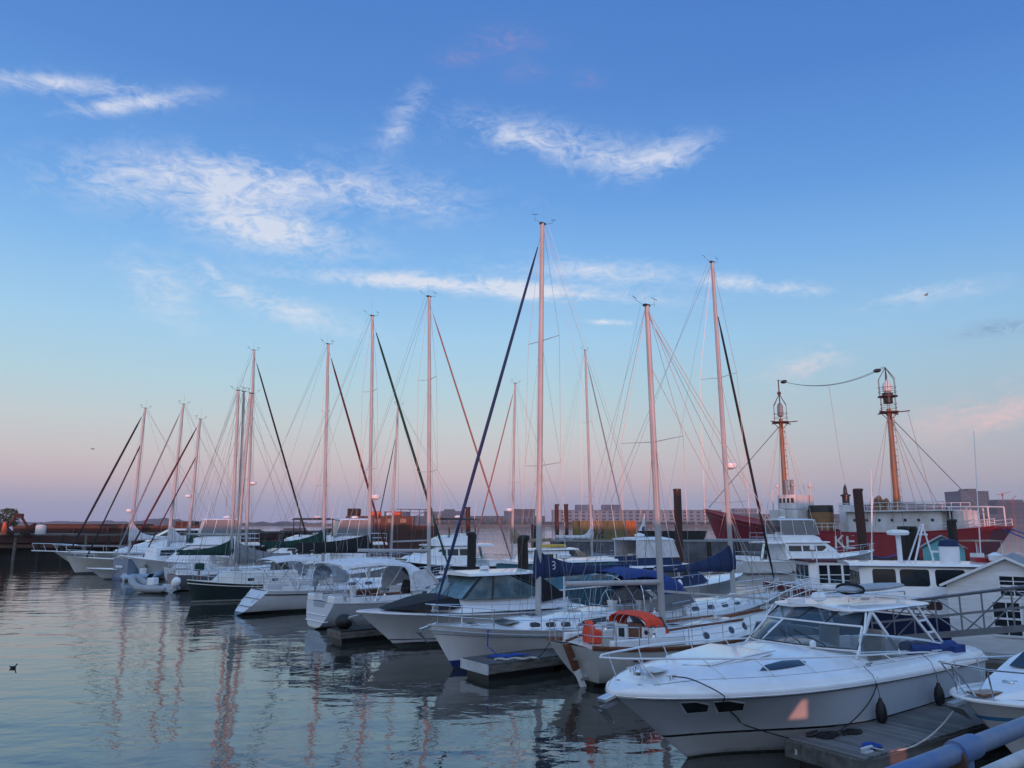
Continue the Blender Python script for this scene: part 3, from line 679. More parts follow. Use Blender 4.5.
# ---- far city across the harbour
def city():
    Yc = 1600
    wht = mat('far_white_wall', (.15, .20, .25), .95, var=.08, vscale=.02); gry = mat('far_grey_wall', (.055, .08, .11), .9, var=.12, vscale=.03)  # wall colours dimmed and blued to stand in for an unsunlit shore
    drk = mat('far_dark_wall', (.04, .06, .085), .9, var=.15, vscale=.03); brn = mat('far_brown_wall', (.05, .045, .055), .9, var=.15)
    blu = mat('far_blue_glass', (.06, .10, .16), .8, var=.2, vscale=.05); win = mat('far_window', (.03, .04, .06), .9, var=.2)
    def bld(px0, px1, top, m, label, floors=0, cols=0, dy=0, roof=None, dep=60, name='far_building', cat='building', base=3.2, grp='buildings along the far shore'):
        Y = Yc+dy; a = depth(px0, 515, Y); b = depth(px1, 515, Y); z = depth((px0+px1)/2, top, Y).z
        R = empty(name, ((a.x+b.x)/2, Y, base), 0, label, cat, grp); w = (b.x-a.x)/2; h = z-base
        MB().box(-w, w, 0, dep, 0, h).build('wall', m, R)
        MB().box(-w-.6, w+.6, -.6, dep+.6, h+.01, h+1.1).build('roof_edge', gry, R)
        if floors:
            me = None
            for f in range(floors):
                for c in range(cols):
                    ww = 2*w/cols*.55; hh = h/floors*.5; x = -w+(c+.5)*2*w/cols; zz = h*(f+.5)/floors
                    if me is None: o = MB().box(-ww/2, ww/2, -.25, .2, -hh/2, hh/2).build('window', win, R); me = o.data
                    else: o = bpy.data.objects.new('window', me); COL.objects.link(o); o.parent = R
                    o.location = (x, 0, zz)
        for (u0, u1, hh, mm) in roof or []:
            MB().box(-w+2*w*u0, -w+2*w*u1, 8, dep*.7, h+1.12, h+1.1+hh).build('roof_house', mm, R)
        return R
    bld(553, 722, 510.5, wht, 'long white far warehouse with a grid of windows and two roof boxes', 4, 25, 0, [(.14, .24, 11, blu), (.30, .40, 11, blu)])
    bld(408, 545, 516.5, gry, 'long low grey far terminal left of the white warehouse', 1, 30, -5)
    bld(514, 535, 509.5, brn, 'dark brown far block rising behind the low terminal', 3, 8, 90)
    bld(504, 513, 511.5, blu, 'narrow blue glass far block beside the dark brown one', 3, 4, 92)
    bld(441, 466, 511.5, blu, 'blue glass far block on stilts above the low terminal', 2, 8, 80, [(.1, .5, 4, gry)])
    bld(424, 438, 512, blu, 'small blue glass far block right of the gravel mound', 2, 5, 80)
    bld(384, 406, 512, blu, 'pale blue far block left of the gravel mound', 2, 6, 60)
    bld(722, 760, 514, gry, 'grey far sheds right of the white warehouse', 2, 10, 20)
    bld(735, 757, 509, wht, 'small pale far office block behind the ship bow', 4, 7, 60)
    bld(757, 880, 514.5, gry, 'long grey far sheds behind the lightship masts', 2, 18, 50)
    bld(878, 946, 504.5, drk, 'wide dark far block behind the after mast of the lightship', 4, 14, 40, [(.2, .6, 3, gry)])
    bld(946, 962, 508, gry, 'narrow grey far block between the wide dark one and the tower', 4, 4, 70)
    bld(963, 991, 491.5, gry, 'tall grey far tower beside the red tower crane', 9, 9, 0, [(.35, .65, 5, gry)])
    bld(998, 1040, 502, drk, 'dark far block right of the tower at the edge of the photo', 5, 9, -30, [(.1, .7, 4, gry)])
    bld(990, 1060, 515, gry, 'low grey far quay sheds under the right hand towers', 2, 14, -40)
    # gravel mound
    c = depth(410, 525.5, 1580); rnd = random.Random(2)
    prof = [(46, 0), (40, 6), (30, 11), (19, 15), (8, 17), (.5, 17.5)]
    tag(MB().lathe(prof, (c.x, 1600, 2), 18).build('gravel_mound', mat('dark_gravel', (.06, .06, .065), 1)), 'dark gravel mound on the far shore', 'mound', kind='structure')
    # tower cranes
    for px, top, label, an in ((1003, 493, 'red far tower crane between the two right hand towers', .5), (1012, 500, 'red far crane in front of the dark right hand block', 1.1)):
        p = depth(px, 500, 1560); z = depth(px, top, 1560).z
        R = empty('tower_crane', (p.x, 1560, 3), 0, label, 'crane'); h = z-3
        MB().obox((0, 0, 0), (0, 0, h), 1.2, 1.2, (0, 1, 0)).build('tower', REDP, R)
        MB().obox((-14*cos(an), 0, h-4), (20*cos(an), 0, h-4+20*sin(an)*.7), 1.0, 1.0).build('jib', REDP, R)
        MB().box(-1.5, 1.5, -1.5, 1.5, h-6, h-3).build('cab', REDP, R)
    # clumps of low trees along the far shore
    rnd = random.Random(4)
    mb = MB()
    for i in range(170):
        px = rnd.uniform(345, 1024); p = depth(px, 524, 1570+rnd.random()*20)
        for j in range(4): mb.ball((p.x+rnd.uniform(-6, 6), p.y, 4+rnd.random()*3), 2.5+rnd.random()*2.2, 6, 4, 1.2, 1, .8)
    tag(mb.build('shore_trees', mat('far_foliage', (.03, .045, .03), 1, var=.3, vscale=.1)), 'thin belt of trees along the far shore', 'trees', kind='stuff')
city()

# ---- rusty pier, barge and gear on the left
def pier():
    P = [(-96, 90), (-52, 103), (-38, 140), (-31, 162)]
    R = empty('timber_pier', (-52, 103, 0), 0, 'old rust brown timber pier closing the basin on the left', 'pier')
    def L(x, y, z): return (x+52, y-103, z)
    for i in range(3):
        a, b = Vector((*P[i], 0)), Vector((*P[i+1], 0)); d = (b-a).normalized(); nrm = Vector((-d.y, d.x, 0))
        MB().add([L(*(a+nrm*q)[:2], z) for q in (0, 9) for z in (2.75, 3.2)]+[L(*(b+nrm*q)[:2], z) for q in (0, 9) for z in (2.75, 3.2)],
                 [(0, 1, 3, 2), (4, 6, 7, 5), (0, 4, 5, 1), (1, 5, 7, 3), (3, 7, 6, 2), (2, 6, 4, 0)]).build('deck', OLDWOOD, R)
        MB().obox(L(*(a-nrm*.15)[:2], 2.55), L(*(b-nrm*.15)[:2], 2.55), .3, .9).build('cap_beam', RUST, R)
        MB().obox(L(*(a-nrm*.05)[:2], 1.7), L(*(b-nrm*.05)[:2], 1.7), .3, .45).build('waler', RUST2, R)
        MB().obox(L(*(a+nrm*1.2)[:2], 1.2), L(*(b+nrm*1.2)[:2], 1.2), .2, 2.8).build('back_wall', DARKWOOD, R)
        n = int((b-a).length/2.6)
        for k in range(n):
            p = a+(b-a)*((k+.5)/n)-nrm*.2; j = random.uniform(-.15, .15)
            MB().tube([L(p.x+j, p.y, -2), L(p.x, p.y, 2.6+random.uniform(0, .6))], .19, 8).build('pile', DARKWOOD if k % 3 else OLDWOOD, R)
    # moored rusty barge beyond the pier
    B = empty('rusty_barge', (-66, 128, 0), radians(9), 'rust red steel barge lying behind the left pier', 'barge')
    MB().loft([[(x, -5, z0), (x, 5, z0), (x, 5, z1), (x, -5, z1)] for x, z0, z1 in ((-13, 1.6, 4.0), (-10, -.5, 4.0), (13, -.5, 4.0), (16, 1.6, 4.0))]).build('hull', RUST, B)
    MB().box(-13, 15.5, -5.2, -5.0, 3.8, 4.25).build('coaming', RUST2, B)
    MB().box(-9, 5, -4.6, 4.6, 4.0, 4.5).build('hatch_cover', RUST, B, bevel=.05)
    MB().box(10.5, 12.8, -3, 3, 4.0, 4.9).build('deck_house', RUST, B)
    for k in range(5): MB().obox((-9+k*5, -5.35, .2), (-9+k*5, -5.35, 3.8), .25, .25, (0, 1, 0)).build('fender_bar', RUST2, B)
    GRB = mat('dark_rust', (.055, .02, .014), .9, var=.3)
    E_ = empty('grab_bucket', (-63.3, 99, 3.2), radians(20), 'rusty open grab bucket standing on the end of the pier', 'grab')
    for s_ in (1, -1):
        MB().obox((s_*1.6, 0, .2), (s_*.25, 0, 2.3), .3, .25).build('arm', GRB, E_)
        MB().loft([[(s_*x, y, z) for y in (-.8, .8) for z in ((z0, z1) if y < 0 else (z1, z0))] for x, z0, z1 in ((.5, .0, .3), (1.2, 0, .9), (1.9, .3, 1.4))]).build('jaw', GRB, E_)
    MB().box(-.5, .5, -.4, .4, 2.1, 2.6).build('head', GRB, E_, bevel=.05)
    tag(MB().lathe([(.3, 0), (.34, .05), (.3, .3), (.34, .5), (.26, .9), (.16, 1.5), (.06, 1.6)], (-63.2, 96.3, 3.2), 12).build('traffic_barrel', ORANGEP), 'orange traffic barrel standing on the pier', 'barrel')
    T = empty('water_tank', (-60.0, 98.5, 3.2), 0, 'small white round tank on the pier', 'tank')
    MB().lathe([(.02, 0), (.55, 0), (.6, .1), (.6, 1.0), (.5, 1.15), (.1, 1.25)], (0, 0, 0), 14).build('drum', PINKW, T); MB().lathe([(.12, 1.25), (.12, 1.4), (.02, 1.42)], (0, 0, 0), 8).build('cap', BLACKP, T)
    # stack of old timber and rubble on the pier near x 60-105
    for i, (x, y, w, h, m) in enumerate(((-45, 113, 4.5, .8, DARKWOOD), (-42, 122, 6, .9, OLDWOOD), (-38, 135, 5, 1.2, RUST2), (-34, 148, 6, 1.0, RUST))):
        mb = MB()
        for k in range(7): mb.obox((-w/2+random.uniform(-.3, .3), k % 4*.5-.8, .12+(k//4)*.26*h), (w/2+random.uniform(-.3, .3), k % 4*.5-.8+random.uniform(-.2, .2), .12+(k//4)*.26*h), .3, .24)
        o = mb.build('timber_stack', m); o.location = (x, y, 3.2); o.rotation_euler = (0, 0, 1.2)
        tag(o, ['black timber baulks stacked on the pier nearest the grab bucket', 'grey timber baulks stacked midway along the pier', 'pale rusty beams stacked far along the pier', 'dark rusty beams stacked at the far end of the pier'][i], 'timber stack')
    # the tree on the pier end
    rnd = random.Random(7); T = empty('tree', (-65.9, 101, 3.3), 0, 'small dark green bushy tree growing on the pier at the left edge', 'tree')
    mb = MB(); mb.tube([(0, 0, 0), (.05, 0, .8), (-.1, .1, 1.7)], .13, 7, r1=.06)
    for k in range(6): a = k*1.05; mb.tube([(0, 0, .6+.1*k), (cos(a)*.8, sin(a)*.8, 1.5+.15*k)], .06, 5, r1=.02)
    mb.build('trunk', DARKWOOD, T); mb = MB()
    for k in range(1500):
        u = rnd.random()*2*pi; q = rnd.random()**.5; h = rnd.uniform(-.75, 1); rr = sqrt(1-h*h*.85)*q*(1+.22*sin(u*3+h*5))
        if sin(u*2.3+h*7) > .8 and q > .6: continue
        c = Vector((rr*cos(u)*1.6, rr*sin(u)*1.4, 1.9+h*1.3)); a = Vector((rnd.gauss(0, 1), rnd.gauss(0, 1), rnd.gauss(0, 1))).normalized(); b_ = a.orthogonal().normalized(); w = rnd.uniform(.07, .16)
        mb.add([c-a*w, c+b_*w*.5, c+a*w, c-b_*w*.5], [(0, 1, 2, 3)])
    mb.build('crown', mat('pier_foliage', (.05, .085, .03), .9, var=.35, vscale=1.2), T)
pier()
def works():
    R = empty('work_barge', (-24, 150, 0), radians(6), 'rust red work barge with orange machinery behind the moored yachts', 'barge')
    MB().loft([[(x, -4, z0), (x, 4, z0), (x, 4, z1), (x, -4, z1)] for x, z0, z1 in ((-9, .8, 4.2), (-8, -.5, 4.2), (8, -.5, 4.2), (9.5, .8, 4.2))]).build('hull', RUST, R)
    MB().box(-7.8, 5, -3.5, 3, 4.2, 6.0).build('deck_house', RUST2, R, bevel=.05)
    MB().box(-7.6, -5.4, -3, 1, 6.0, 7.4).build('wheelhouse', DARKWOOD, R, bevel=.05)
    for x in (-3.6, 0.0): 
        MB().tube([(x, -2.6, 6.45), (x+2.4, -2.6, 6.45)], .45, 12).build('orange_drum', ORANGEP, R)
    mb = MB()
    for x in (2.5, 4.2, 6.0, 7.6): mb.tube([(x, -3, 4.2), (x, -3, 7.3)], .07, 5)
    mb.tube([(1.5, -3, 7.3), (8.5, -3, 7.2)], .07, 5); mb.tube([(1.5, -3, 6.6), (8.5, -3, 6.6)], .04, 5); mb.tube([(2.5, -3, 4.4), (7.6, -3, 7.2)], .05, 5)
    mb.build('gantry', RUST, R)
    for k in range(5): MB().box(-7.2+2.4*k, -6.1+2.4*k, -3.56, -3.49, 4.7, 5.5).build('window', BLACKP, R)
    # container barge
    a = depth(574, 530, 108); b = depth(626, 530, 108)
    Bg = empty('pontoon', (a.x+6, 111, 0), 0, 'long grey steel pontoon carrying the shipping containers', 'pontoon')
    MB().box(-9, 22, -4.5, 4.5, -.6, 2.1).build('hull', mat('pontoon_steel', (.10, .11, .13), .7, var=.25, vscale=.6), Bg, bevel=.06); MB().box(-9.1, 22.1, -4.6, 4.6, 2.1, 2.35).build('deck_edge', GREYP, Bg)
    for k in range(8): MB().box(-8+4*k, -7.4+4*k, -4.75, -4.45, .2, 2.05).build('tyre_fender', DARKWOOD, Bg)
    olive = mat('olive_paint', (.145, .12, .04), .6, var=.15, vscale=.8)
    def cont(x0, x1, y0, m, label, txt=False):
        C = empty('shipping_container', ((x0+x1)/2, y0, 2.36), 0, label, 'container'); w = (x1-x0)/2
        n = int(2*w/.14); pts = []
        for i in range(n+1): pts.append((-w+.08+(2*w-.16)*i/n, (-.02 if i % 4 in (0, 1) else .03)))
        MB().loft([[(x, y, z) for x, y in pts]+[(w-.08, 2.4, z), (-w+.08, 2.4, z)] for z in (.1, 2.45)]).build('wall', m, C, sharp=20)
        mb = MB()
        for x in (-w+.06, w-.06):
            for y in (-.03, 2.4): mb.box(x-.07, x+.07, y-.05, y+.07, 0, 2.59)
        mb.box(-w, w, -.05, .02, 2.46, 2.6); mb.box(-w, w, -.05, .02, 0, .12); mb.box(-w, w, 2.35, 2.45, 2.46, 2.6); mb.build('frame', m, C)
        if txt:
            text_mesh('lettering', 'm', 2.0, BLACKP, C, (-.1, -.09, 1.2), (pi/2, 0, 0), .02, 0, .05); text_mesh('lettering', 'sc', 1.5, BLACKP, C, (-.1, -.09, .3), (pi/2, 0, 0), .02, 0, .04)
        return C
    cont(a.x, b.x-.1, 108, olive, 'olive yellow shipping container with black letters on the grey pontoon', True)
    c = depth(636, 530, 108.4)
    cont(b.x+.05, c.x, 108.4, mat('container_orange', (.36, .11, .03), .6, var=.2), 'orange shipping container end standing beside the olive one')
    for px, w, lb in ((661, 3.2, 'dark low skip on the pontoon right of the orange container'), (690, 2.2, 'dark squat tank on the pontoon near the brown pile')):
        p = depth(px, 535, 109); o = MB().loft([[(x, -1, z), (x, 1, z)][::1]+[(x, 1.0, z+.0)] for x, z in ()] or [[(-w*k, -1.0*k, z), (w*k, -1.0*k, z), (w*k, 1*k, z), (-w*k, 1*k, z)] for k, z in ((.8, 0), (1, 1.2), (.94, 1.2), (.9, 1.0))]).build('skip', BLACKP)
        o.location = (p.x, 109, 2.36); tag(o, lb, 'skip')
    # red nun buoy on the pontoon
    p = depth(553, 535, 98); o = MB().lathe([(.25, 0), (.3, .2), (.28, .7), (.12, 1.5), (.03, 1.6)], (p.x, 98, .6), 10).build('marker_buoy', REDP); tag(o, 'small red marker cone floating in front of the grey pontoon', 'buoy')
    # mooring piles
    for px, top, Y, r, m, lb in ((471, 534, 52, .30, DARKWOOD, 'dark round pile behind the white express cruiser hardtop'), (524, 538, 39, .27, DARKWOOD, 'dark round pile between the black canvas and the tall mast'),
            (557, 505, 112, .30, RUST, 'left one of two thin brown piles by the pontoon'), (566, 505, 112, .30, RUST, 'right one of two thin brown piles by the pontoon'),
            (468, 508, 105, .32, RUST, 'thin brown pile rising behind the dark tower boat'), (535, 525, 105, .5, DARKWOOD, 'short dark pile left of the two thin piles'),
            (677, 490, 92, .46, RUST, 'tall rust brown pile right of the white covered boat'), (858, 490, 78, .46, RUST, 'tall black brown pile in front of the lightship letters'),
            (903, 528, 62, .42, DARKWOOD, 'short dark pile left of the teal shed'), (911, 528, 63, .42, DARKWOOD, 'short dark pile touching the teal shed on its left'), (952, 521, 60, .33, DARKWOOD, 'black pile behind the teal shed roof')):
        p = depth(px, top, Y); rr = random.Random(px); mb = MB()
        mb.tube([(0, 0, -3), (rr.uniform(-.05, .05), 0, p.z*.5), (rr.uniform(-.08, .08), 0, p.z)], r, 14)
        P = empty('mooring_pile', (p.x, Y, 0), 0, lb, 'pile', 'mooring piles'); mb.build('shaft', m, P, sharp=50)
        MB().lathe([(r+.02, 0), (r+.03, .05), (r+.02, .22), (r*.6, .26)], (0, 0, p.z-.1), 14).build('cap', BLACKP, P)
works()
# ------------------------------------------------------------------ foreground express cruiser
def cruiser():
    th = radians(216.8); root = Vector((11.0, 21.6, 0))
    R = empty('motor_cruiser', root, th, 'large white express cruiser with hard top in the foreground beside the plank dock', 'motor boat', 'motor boats moored in the marina')
    H = Hull(11.45, 3.8, (1.16, 1.29, 1.45), rake=2.0, ws=.9, tm=.42, p=2.5, q=.68, w0=.93, wlb=.06, flare=1.35, rk=3.2, chine=.5)
    H.build(R, hull_mat('cruiser_hull', (.47, .505, .55), [(-1, (.02, .02, .02)), (.03, (.50, .51, .52)), (.47, (.012, .012, .014)), (.525, (.47, .505, .55))], rough=.22))
    H.rail(R, 'rub_rail', GEL, .045, -.0, .01, 1.5); H.rail(R, 'rub_strip', STEEL, .018, -.035, .045)
    # moulded deck: high crowned foredeck, wide side decks, open cockpit
    def zc(x): return 1.44+.38*(1-ss(9.4, 11.5, x))+.07*(1-ss(6.5, 9.6, x))
    T = [i/60 for i in range(0, 51)]+[.85+.15*(1-(1-i/16)**1.8) for i in range(1, 17)]
    xw0, xw1 = 1.0, 5.25
    T = sorted(T+[xw0/11.45-1e-4, xw0/11.45+1e-4, xw1/11.45-1e-4, xw1/11.45+1e-4]); rings = []
    for t in T:
        x, h, z = H.X(t, 9), max(H.hb(t), .004), H.zz(t); k = min(1, h/1.1)**.7; q = min(1, h/1.2)
        side = [(h, z), (h-.02*q, z+.08*k), (h-.09*q, z+.17*k), (h-.24*q, z+.235*k)]
        s4 = z+.235*k
        if xw0 < x < xw1:
            inn = [(h-.42, s4+.05), (h-.46, s4+.04), (h-.5, .72), (h-.9, .70), (.3, .70)]; mid = [(0, .70)]
        else:
            c = zc(x) if x > 5 else s4+.06
            c = max(c, s4) if x > 5 else c; inn = []
            for f in (.86, .72, .55, .36, .18): y = (h-.24*q)*f; inn.append((y, s4+(c-s4)*(1-f**2.2)))
            mid = [(0, c)]
        half = side+inn; rings.append([(x, -y, zz) for y, zz in half]+[(x, y, zz) for y, zz in mid]+[(x, y, zz) for y, zz in reversed(half)])
    D = MB().loft(rings, closed=False, cap0=True, cap1=False).build('deck', GEL, R, sharp=24)
    # raised sun pad and windlass hatch
    MB().loft([[(x, -w, z0), (x, -w*.93, z0+hh), (x, w*.93, z0+hh), (x, w, z0)] for x, w, z0, hh in ((9.75, .2, 1.86, .02), (9.35, .6, 1.86, .07), (7.8, .72, 1.93, .09), (7.45, .68, 1.95, .03))]).build('sun_pad', GEL, R, sharp=30)
    MB().lathe([(.1, 0), (.1, .06), (.06, .1), (.07, .16), (.02, .18)], (10.75, 0, 1.79), 12).build('windlass', STEEL, R)
    hb = MB(); hb.obox((10.9, 0, 1.52), (11.72, 0, 1.36), .2, .07); hb.build('bow_roller', STEEL, R, bevel=.01)
    an = MB(); an.obox((11.3, 0, 1.30), (11.75, 0, 1.22), .06, .07); an.add([(11.8, -.22, 1.26), (11.8, .22, 1.26), (11.42, .03, .92), (11.42, -.03, .92)], [(0, 1, 2, 3)]); an.obox((11.75, 0, 1.2), (11.45, 0, .94), .1, .05)
    an.build('anchor', GREYP, R)
    # portlights in the bow flare, both sides
    for sd in (1, -1):
        for x0, x1, z in ((10.40, 9.72, 1.13), (9.80, 9.02, 1.11)):
            def hp(x, zz, o):
                lo, hi = 0, 1
                for _ in range(40):
                    mt = (lo+hi)/2
                    if H.X(mt, zz) < x: lo = mt
                    else: hi = mt
                return (x, sd*(H.Y(lo, zz)+o), zz)
            def shp(g): return [(x0+g, z+.125+g*.6), (x0-(x0-x1)*.35, z+.135+g*.6), (x1+.12, z+.05+g*.5), (x1-g, z-.10-g*.6), (x0-.33+g*.6, z-.115-g*.6)]
            a = [hp(x, zz, .014) for x, zz in shp(.035)]; b_ = [hp(x, zz, .022) for x, zz in shp(0)]
            if sd > 0: a, b_ = a[::-1], b_[::-1]
            pf = MB().plate(a, .05).build('portlight', GEL, R, sharp=20); MB().plate(b_, .03).build('pane', DGLASS, pf, sharp=20)
        # dark cabin window on the deck side
        def dk(x, y, o=.012):
            t = x/11.45; h, z = H.hb(t), H.zz(t); s4 = z+.335; c = zc(x)+.10; f = y/(h-.24); return (x, sd*y, s4+(c-s4)*(1-f**2.2)+o)
        P = [dk(8.55, 1.12), dk(8.2, 1.21), dk(7.85, 1.25), dk(7.25, 1.28), dk(7.08, 1.19), dk(7.15, 1.09), dk(7.6, .99), dk(8.2, 1.0)]
        if sd > 0: P = P[::-1]
        c = sum((Vector(p) for p in P), Vector())/len(P); mb = MB(); mb.add([tuple(c+Vector((0, 0, .02)))]+P, [(0, i+1, (i+1) % len(P)+1) for i in range(len(P))]); mb.build('side_window', DGLASS, R, sharp=60)
    # windscreen: base and head curves
    def wb(y): a = abs(y)/1.36; return Vector((6.32-.95*a**2.4, y, 1.985-.10*a**2))
    def wt(y): a = abs(y)/1.22; return Vector((5.42-.55*a**2.4, y, 2.40-.06*a**2))
    def seg(f, y0, y1, k, n=8): return [f((y0+(y1-y0)*i/n)*k) for i in range(n+1)]
    fr = MB(); fr.tube(seg(wb, -1.36, 1.36, 1, 16), .022, 6); fr.tube(seg(wt, -1.22, 1.22, 1, 16), .03, 6)
    for y in (-1.0, -.36, 1.0):
        fr.tube([wb(y*1.36), wt(y*1.22)], .026, 6)
    frame = fr.build('windscreen_frame', WHITEM, R)
    for y0, y1 in ((-1, -.36), (-.36, 1)):
        A, B_ = seg(wb, y0*1.36, y1*1.36, 1), seg(wt, y0*1.22, y1*1.22, 1)
        MB().loft([[tuple(p) for p in A], [tuple(p) for p in B_]], closed=False, cap0=False, cap1=False).build('windscreen_pane', CGLASS, frame)
        MB().tube([p+Vector((.012, 0, .03)) for p in A]+[p+Vector((.012, 0, -.035)) for p in reversed(B_)], .014, 4, closed=True).build('gasket', BLACKP, frame)
    # wipers
    for y0, y1 in ((.95, .15), (.55, -.25)):
        a = wb(y0)+Vector((.03, 0, .05)); b_ = wb(y1)*.45+wt(y1)*.55+Vector((.04, 0, .03)); MB().tube([a, a+Vector((.05, 0, .05)), b_], .012, 5).build('wiper', BLACKP, frame)
    MB().lathe([(.07, 0), (.07, .1), (.03, .13)], (6.1, .75, 1.97), 10).build('searchlight', WHITEM, R)
    # hard top on its struts
    ht = []
    for x, w, z in ((4.85, .6, 2.65), (4.78, 1.0, 2.65), (4.6, 1.2, 2.65), (3.6, 1.3, 2.66), (2.4, 1.28, 2.65), (1.6, 1.2, 2.63), (1.4, 1.05, 2.62)):
        ht.append([(x, -w, z), (x, -w+.04, z+.04), (x, -w*.5, z+.07), (x, 0, z+.08), (x, w*.5, z+.07), (x, w-.04, z+.04), (x, w, z), (x, w-.06, z-.03), (x, 0, z+.03), (x, -w+.06, z-.03)])
    T_ = MB().loft(ht).build('hard_top', GEL, R, sharp=40)
    # upper screen of clear vinyl between windscreen head and roof
    up = lambda y: Vector((4.72-.28*(abs(y)/1.1)**2, y, 2.64))
    for y0, y1 in ((-1, -.06), (-.03, .5), (.53, 1)):
        A, B_ = seg(wt, y0*1.18, y1*1.18, 1), seg(up, y0*1.1, y1*1.1, 1)
        MB().loft([[tuple(p+Vector((0, 0, .03))) for p in A], [tuple(p) for p in B_]], closed=False, cap0=False, cap1=False).build('upper_screen', CGLASS, R)
    for y in (-1.0, -.045, .515, 1.0): MB().obox(wt(y*1.18)+Vector((0, 0, .02)), up(y*1.1), .05, .02).build('zip_strip', BLACKC, R)
    for s_ in (1, -1):
        sp = MB(); sp.obox((5.55, s_*1.42, 1.72), (4.35, s_*1.17, 2.64), .05, .11); sp.obox((5.05, s_*1.33, 2.07), (4.62, s_*1.2, 2.62), .04, .05); sp.build('roof_strut', WHITEM, R, bevel=.012)
        MB().obox((4.35, s_*1.18, 2.63), (3.75, s_*1.46, 1.68), .045, .07).build('roof_strut', WHITEM, R, bevel=.012)
        ld = MB(); ld.obox((2.75, s_*1.2, 2.63), (1.75, s_*1.48, 1.5), .045, .06); ld.obox((2.25, s_*1.2, 2.63), (1.45, s_*1.48, 1.5), .045, .06)
        for k in (.3, .55, .8): ld.obox((2.75-1.0*k, s_*(1.2+.28*k), 2.63-1.13*k), (2.25-.8*k, s_*(1.2+.28*k), 2.63-1.13*k), .04, .05)
        ld.build('aft_arch', WHITEM, R, bevel=.01)
        rl = MB(); rl.tube([(5.2, s_*1.37, 2.22), (4.6, s_*1.42, 2.16), (2.9, s_*1.5, 1.93), (1.9, s_*1.52, 1.76)], .02, 6); rl.tube([(5.4, s_*1.38, 1.86), (1.9, s_*1.52, 1.6)], .016, 6); rl.build('side_rail', STEEL, R)
        MB().add([(5.15, s_*1.37, 2.2), (5.38, s_*1.39, 1.87), (2.3, s_*1.51, 1.63), (2.6, s_*1.505, 1.87), (4.6, s_*1.42, 2.14)], [(0, 1, 2, 3, 4)]).build('side_window', CGLASS, R)
        MB().tube([(3.0, s_*1.1, 2.6), (1.6, s_*1.1, 2.56)], .02, 6).build('grab_rail', WHITEM, T_)
    # antennas, radar drum and strapped raft on the roof
    MB().lathe([(.05, 0), (.16, .04), (.18, .12), (.14, .2), (.03, .23)], (4.45, -.05, 2.76), 14).build('radar_dome', GEL, T_)
    MB().tube([(4.6, .05, 2.74), (4.58, .05, 4.1)], .012, 5).build('antenna', WHITEM, T_)
    MB().box(4.45, 4.85, -.66, -.42, 2.70, 2.82).build('name_board', GEL, T_, bevel=.01)
    mb = MB()
    for y in (-.12, .55): mb.tube([(1.5, y, 2.80), (1.5, y, 2.9), (4.2, y, 2.93), (4.2, y, 2.78)], .018, 6)
    mb.build('roof_rack', STEEL, T_)
    bd = MB(); rings = []
    for i in range(13):
        x = 1.2+2.9*i/12; k = sin(pi*min(1, .08+i/12*.92))**.35
        rings.append([(x, .22+.33*k*cos(a), 2.92+.09*k*sin(a)) for a in [2*pi*j/12 for j in range(12)]])
    o = bd.loft(rings).build('paddle_board', GREYRUB); o.matrix_world = Matrix.Translation(root) @ Matrix.Rotation(th, 4, 'Z'); tag(o, 'grey inflatable board strapped flat on the cruiser hard top', 'paddle board')
    MB().tube([(3.5, .22+.36*cos(a), 2.92+.12*sin(a)) for a in [2*pi*j/14 for j in range(14)]], .035, 6, closed=True).build('strap', BLACKC, o)
    # cockpit
    for y in (.62, -.55):
        st = MB(); st.box(3.3, 3.85, y-.28, y+.28, .7, 1.25); st.build('helm_seat', GEL, R, bevel=.05)
        MB().loft([[(3.3-.1*k+dx, y+w, 1.25+k*.85) for dx, w in ((0, -.26), (.14, -.26), (.14, .26), (0, .26))] for k in (0, .5, 1)]).build('seat_back', LEATHER, R, bevel=.05)
    MB().loft([[(5.2, -1.3, z) , (5.2, 1.3, z), (x, 1.25, z), (x, -1.25, z)] for z, x in ((.7, 4.6), (1.5, 4.6), (1.8, 4.9))]).build('dashboard', GEL, R, bevel=.04)
    wheel(R, 4.5, 1.45, .19, .62)
    MB().box(1.05, 1.7, -1.3, 1.3, .7, 1.2).build('bench', LEATHER, R, bevel=.06)
    # rolled blue cover hung over the port coaming
    rings = []
    for i in range(17):
        x = 3.3-2.3*i/16; z = 1.66-.18*i/16
        rings.append([(x, 1.36+.17*cos(a)*(1+.05*sin(i*1.7+3*a)), z+(.15+.02*sin(i*2.1))*sin(a)) for a in [2*pi*j/12 for j in range(12)]])
    bl = MB().loft(rings).build('rolled_cover', BLUEC); bl.matrix_world = Matrix.Translation(root) @ Matrix.Rotation(th, 4, 'Z'); tag(bl, 'rolled royal blue boat cover lying on the cruiser cockpit side', 'boat cover')
    MB().loft([[(1.45, 1.2, z), (.85, 1.2, z), (.85, 1.62, z), (1.45, 1.62, z)] for z in (1.2, 1.5, 1.55)]).build('hanging_flap', BLUEC, bl)
    # bow rail
    hr = []; stn = []
    for i in range(34):
        x = 1.3+10.15*(i/33)**.85; t = min(.9999, x/11.45); y = max(.0, H.hb(t)-.36*min(1, H.hb(t)/1.0)); z = 1.5+(2.2-1.5)*((x-1.3)/10.15)**.85
        if i == 33: y = 0
        hr.append((x+.28*ss(9.5, 11.4, x), y, z))
    path = [(1.05, hr[0][1]+.04, 1.42), (1.18, hr[0][1], 1.49)]+hr
    full = path+[(x, -y, z) for x, y, z in reversed(path[:-1])]
    BR = MB().tube(full, .02, 8).build('bow_rail', WHITEM, R, sharp=60)
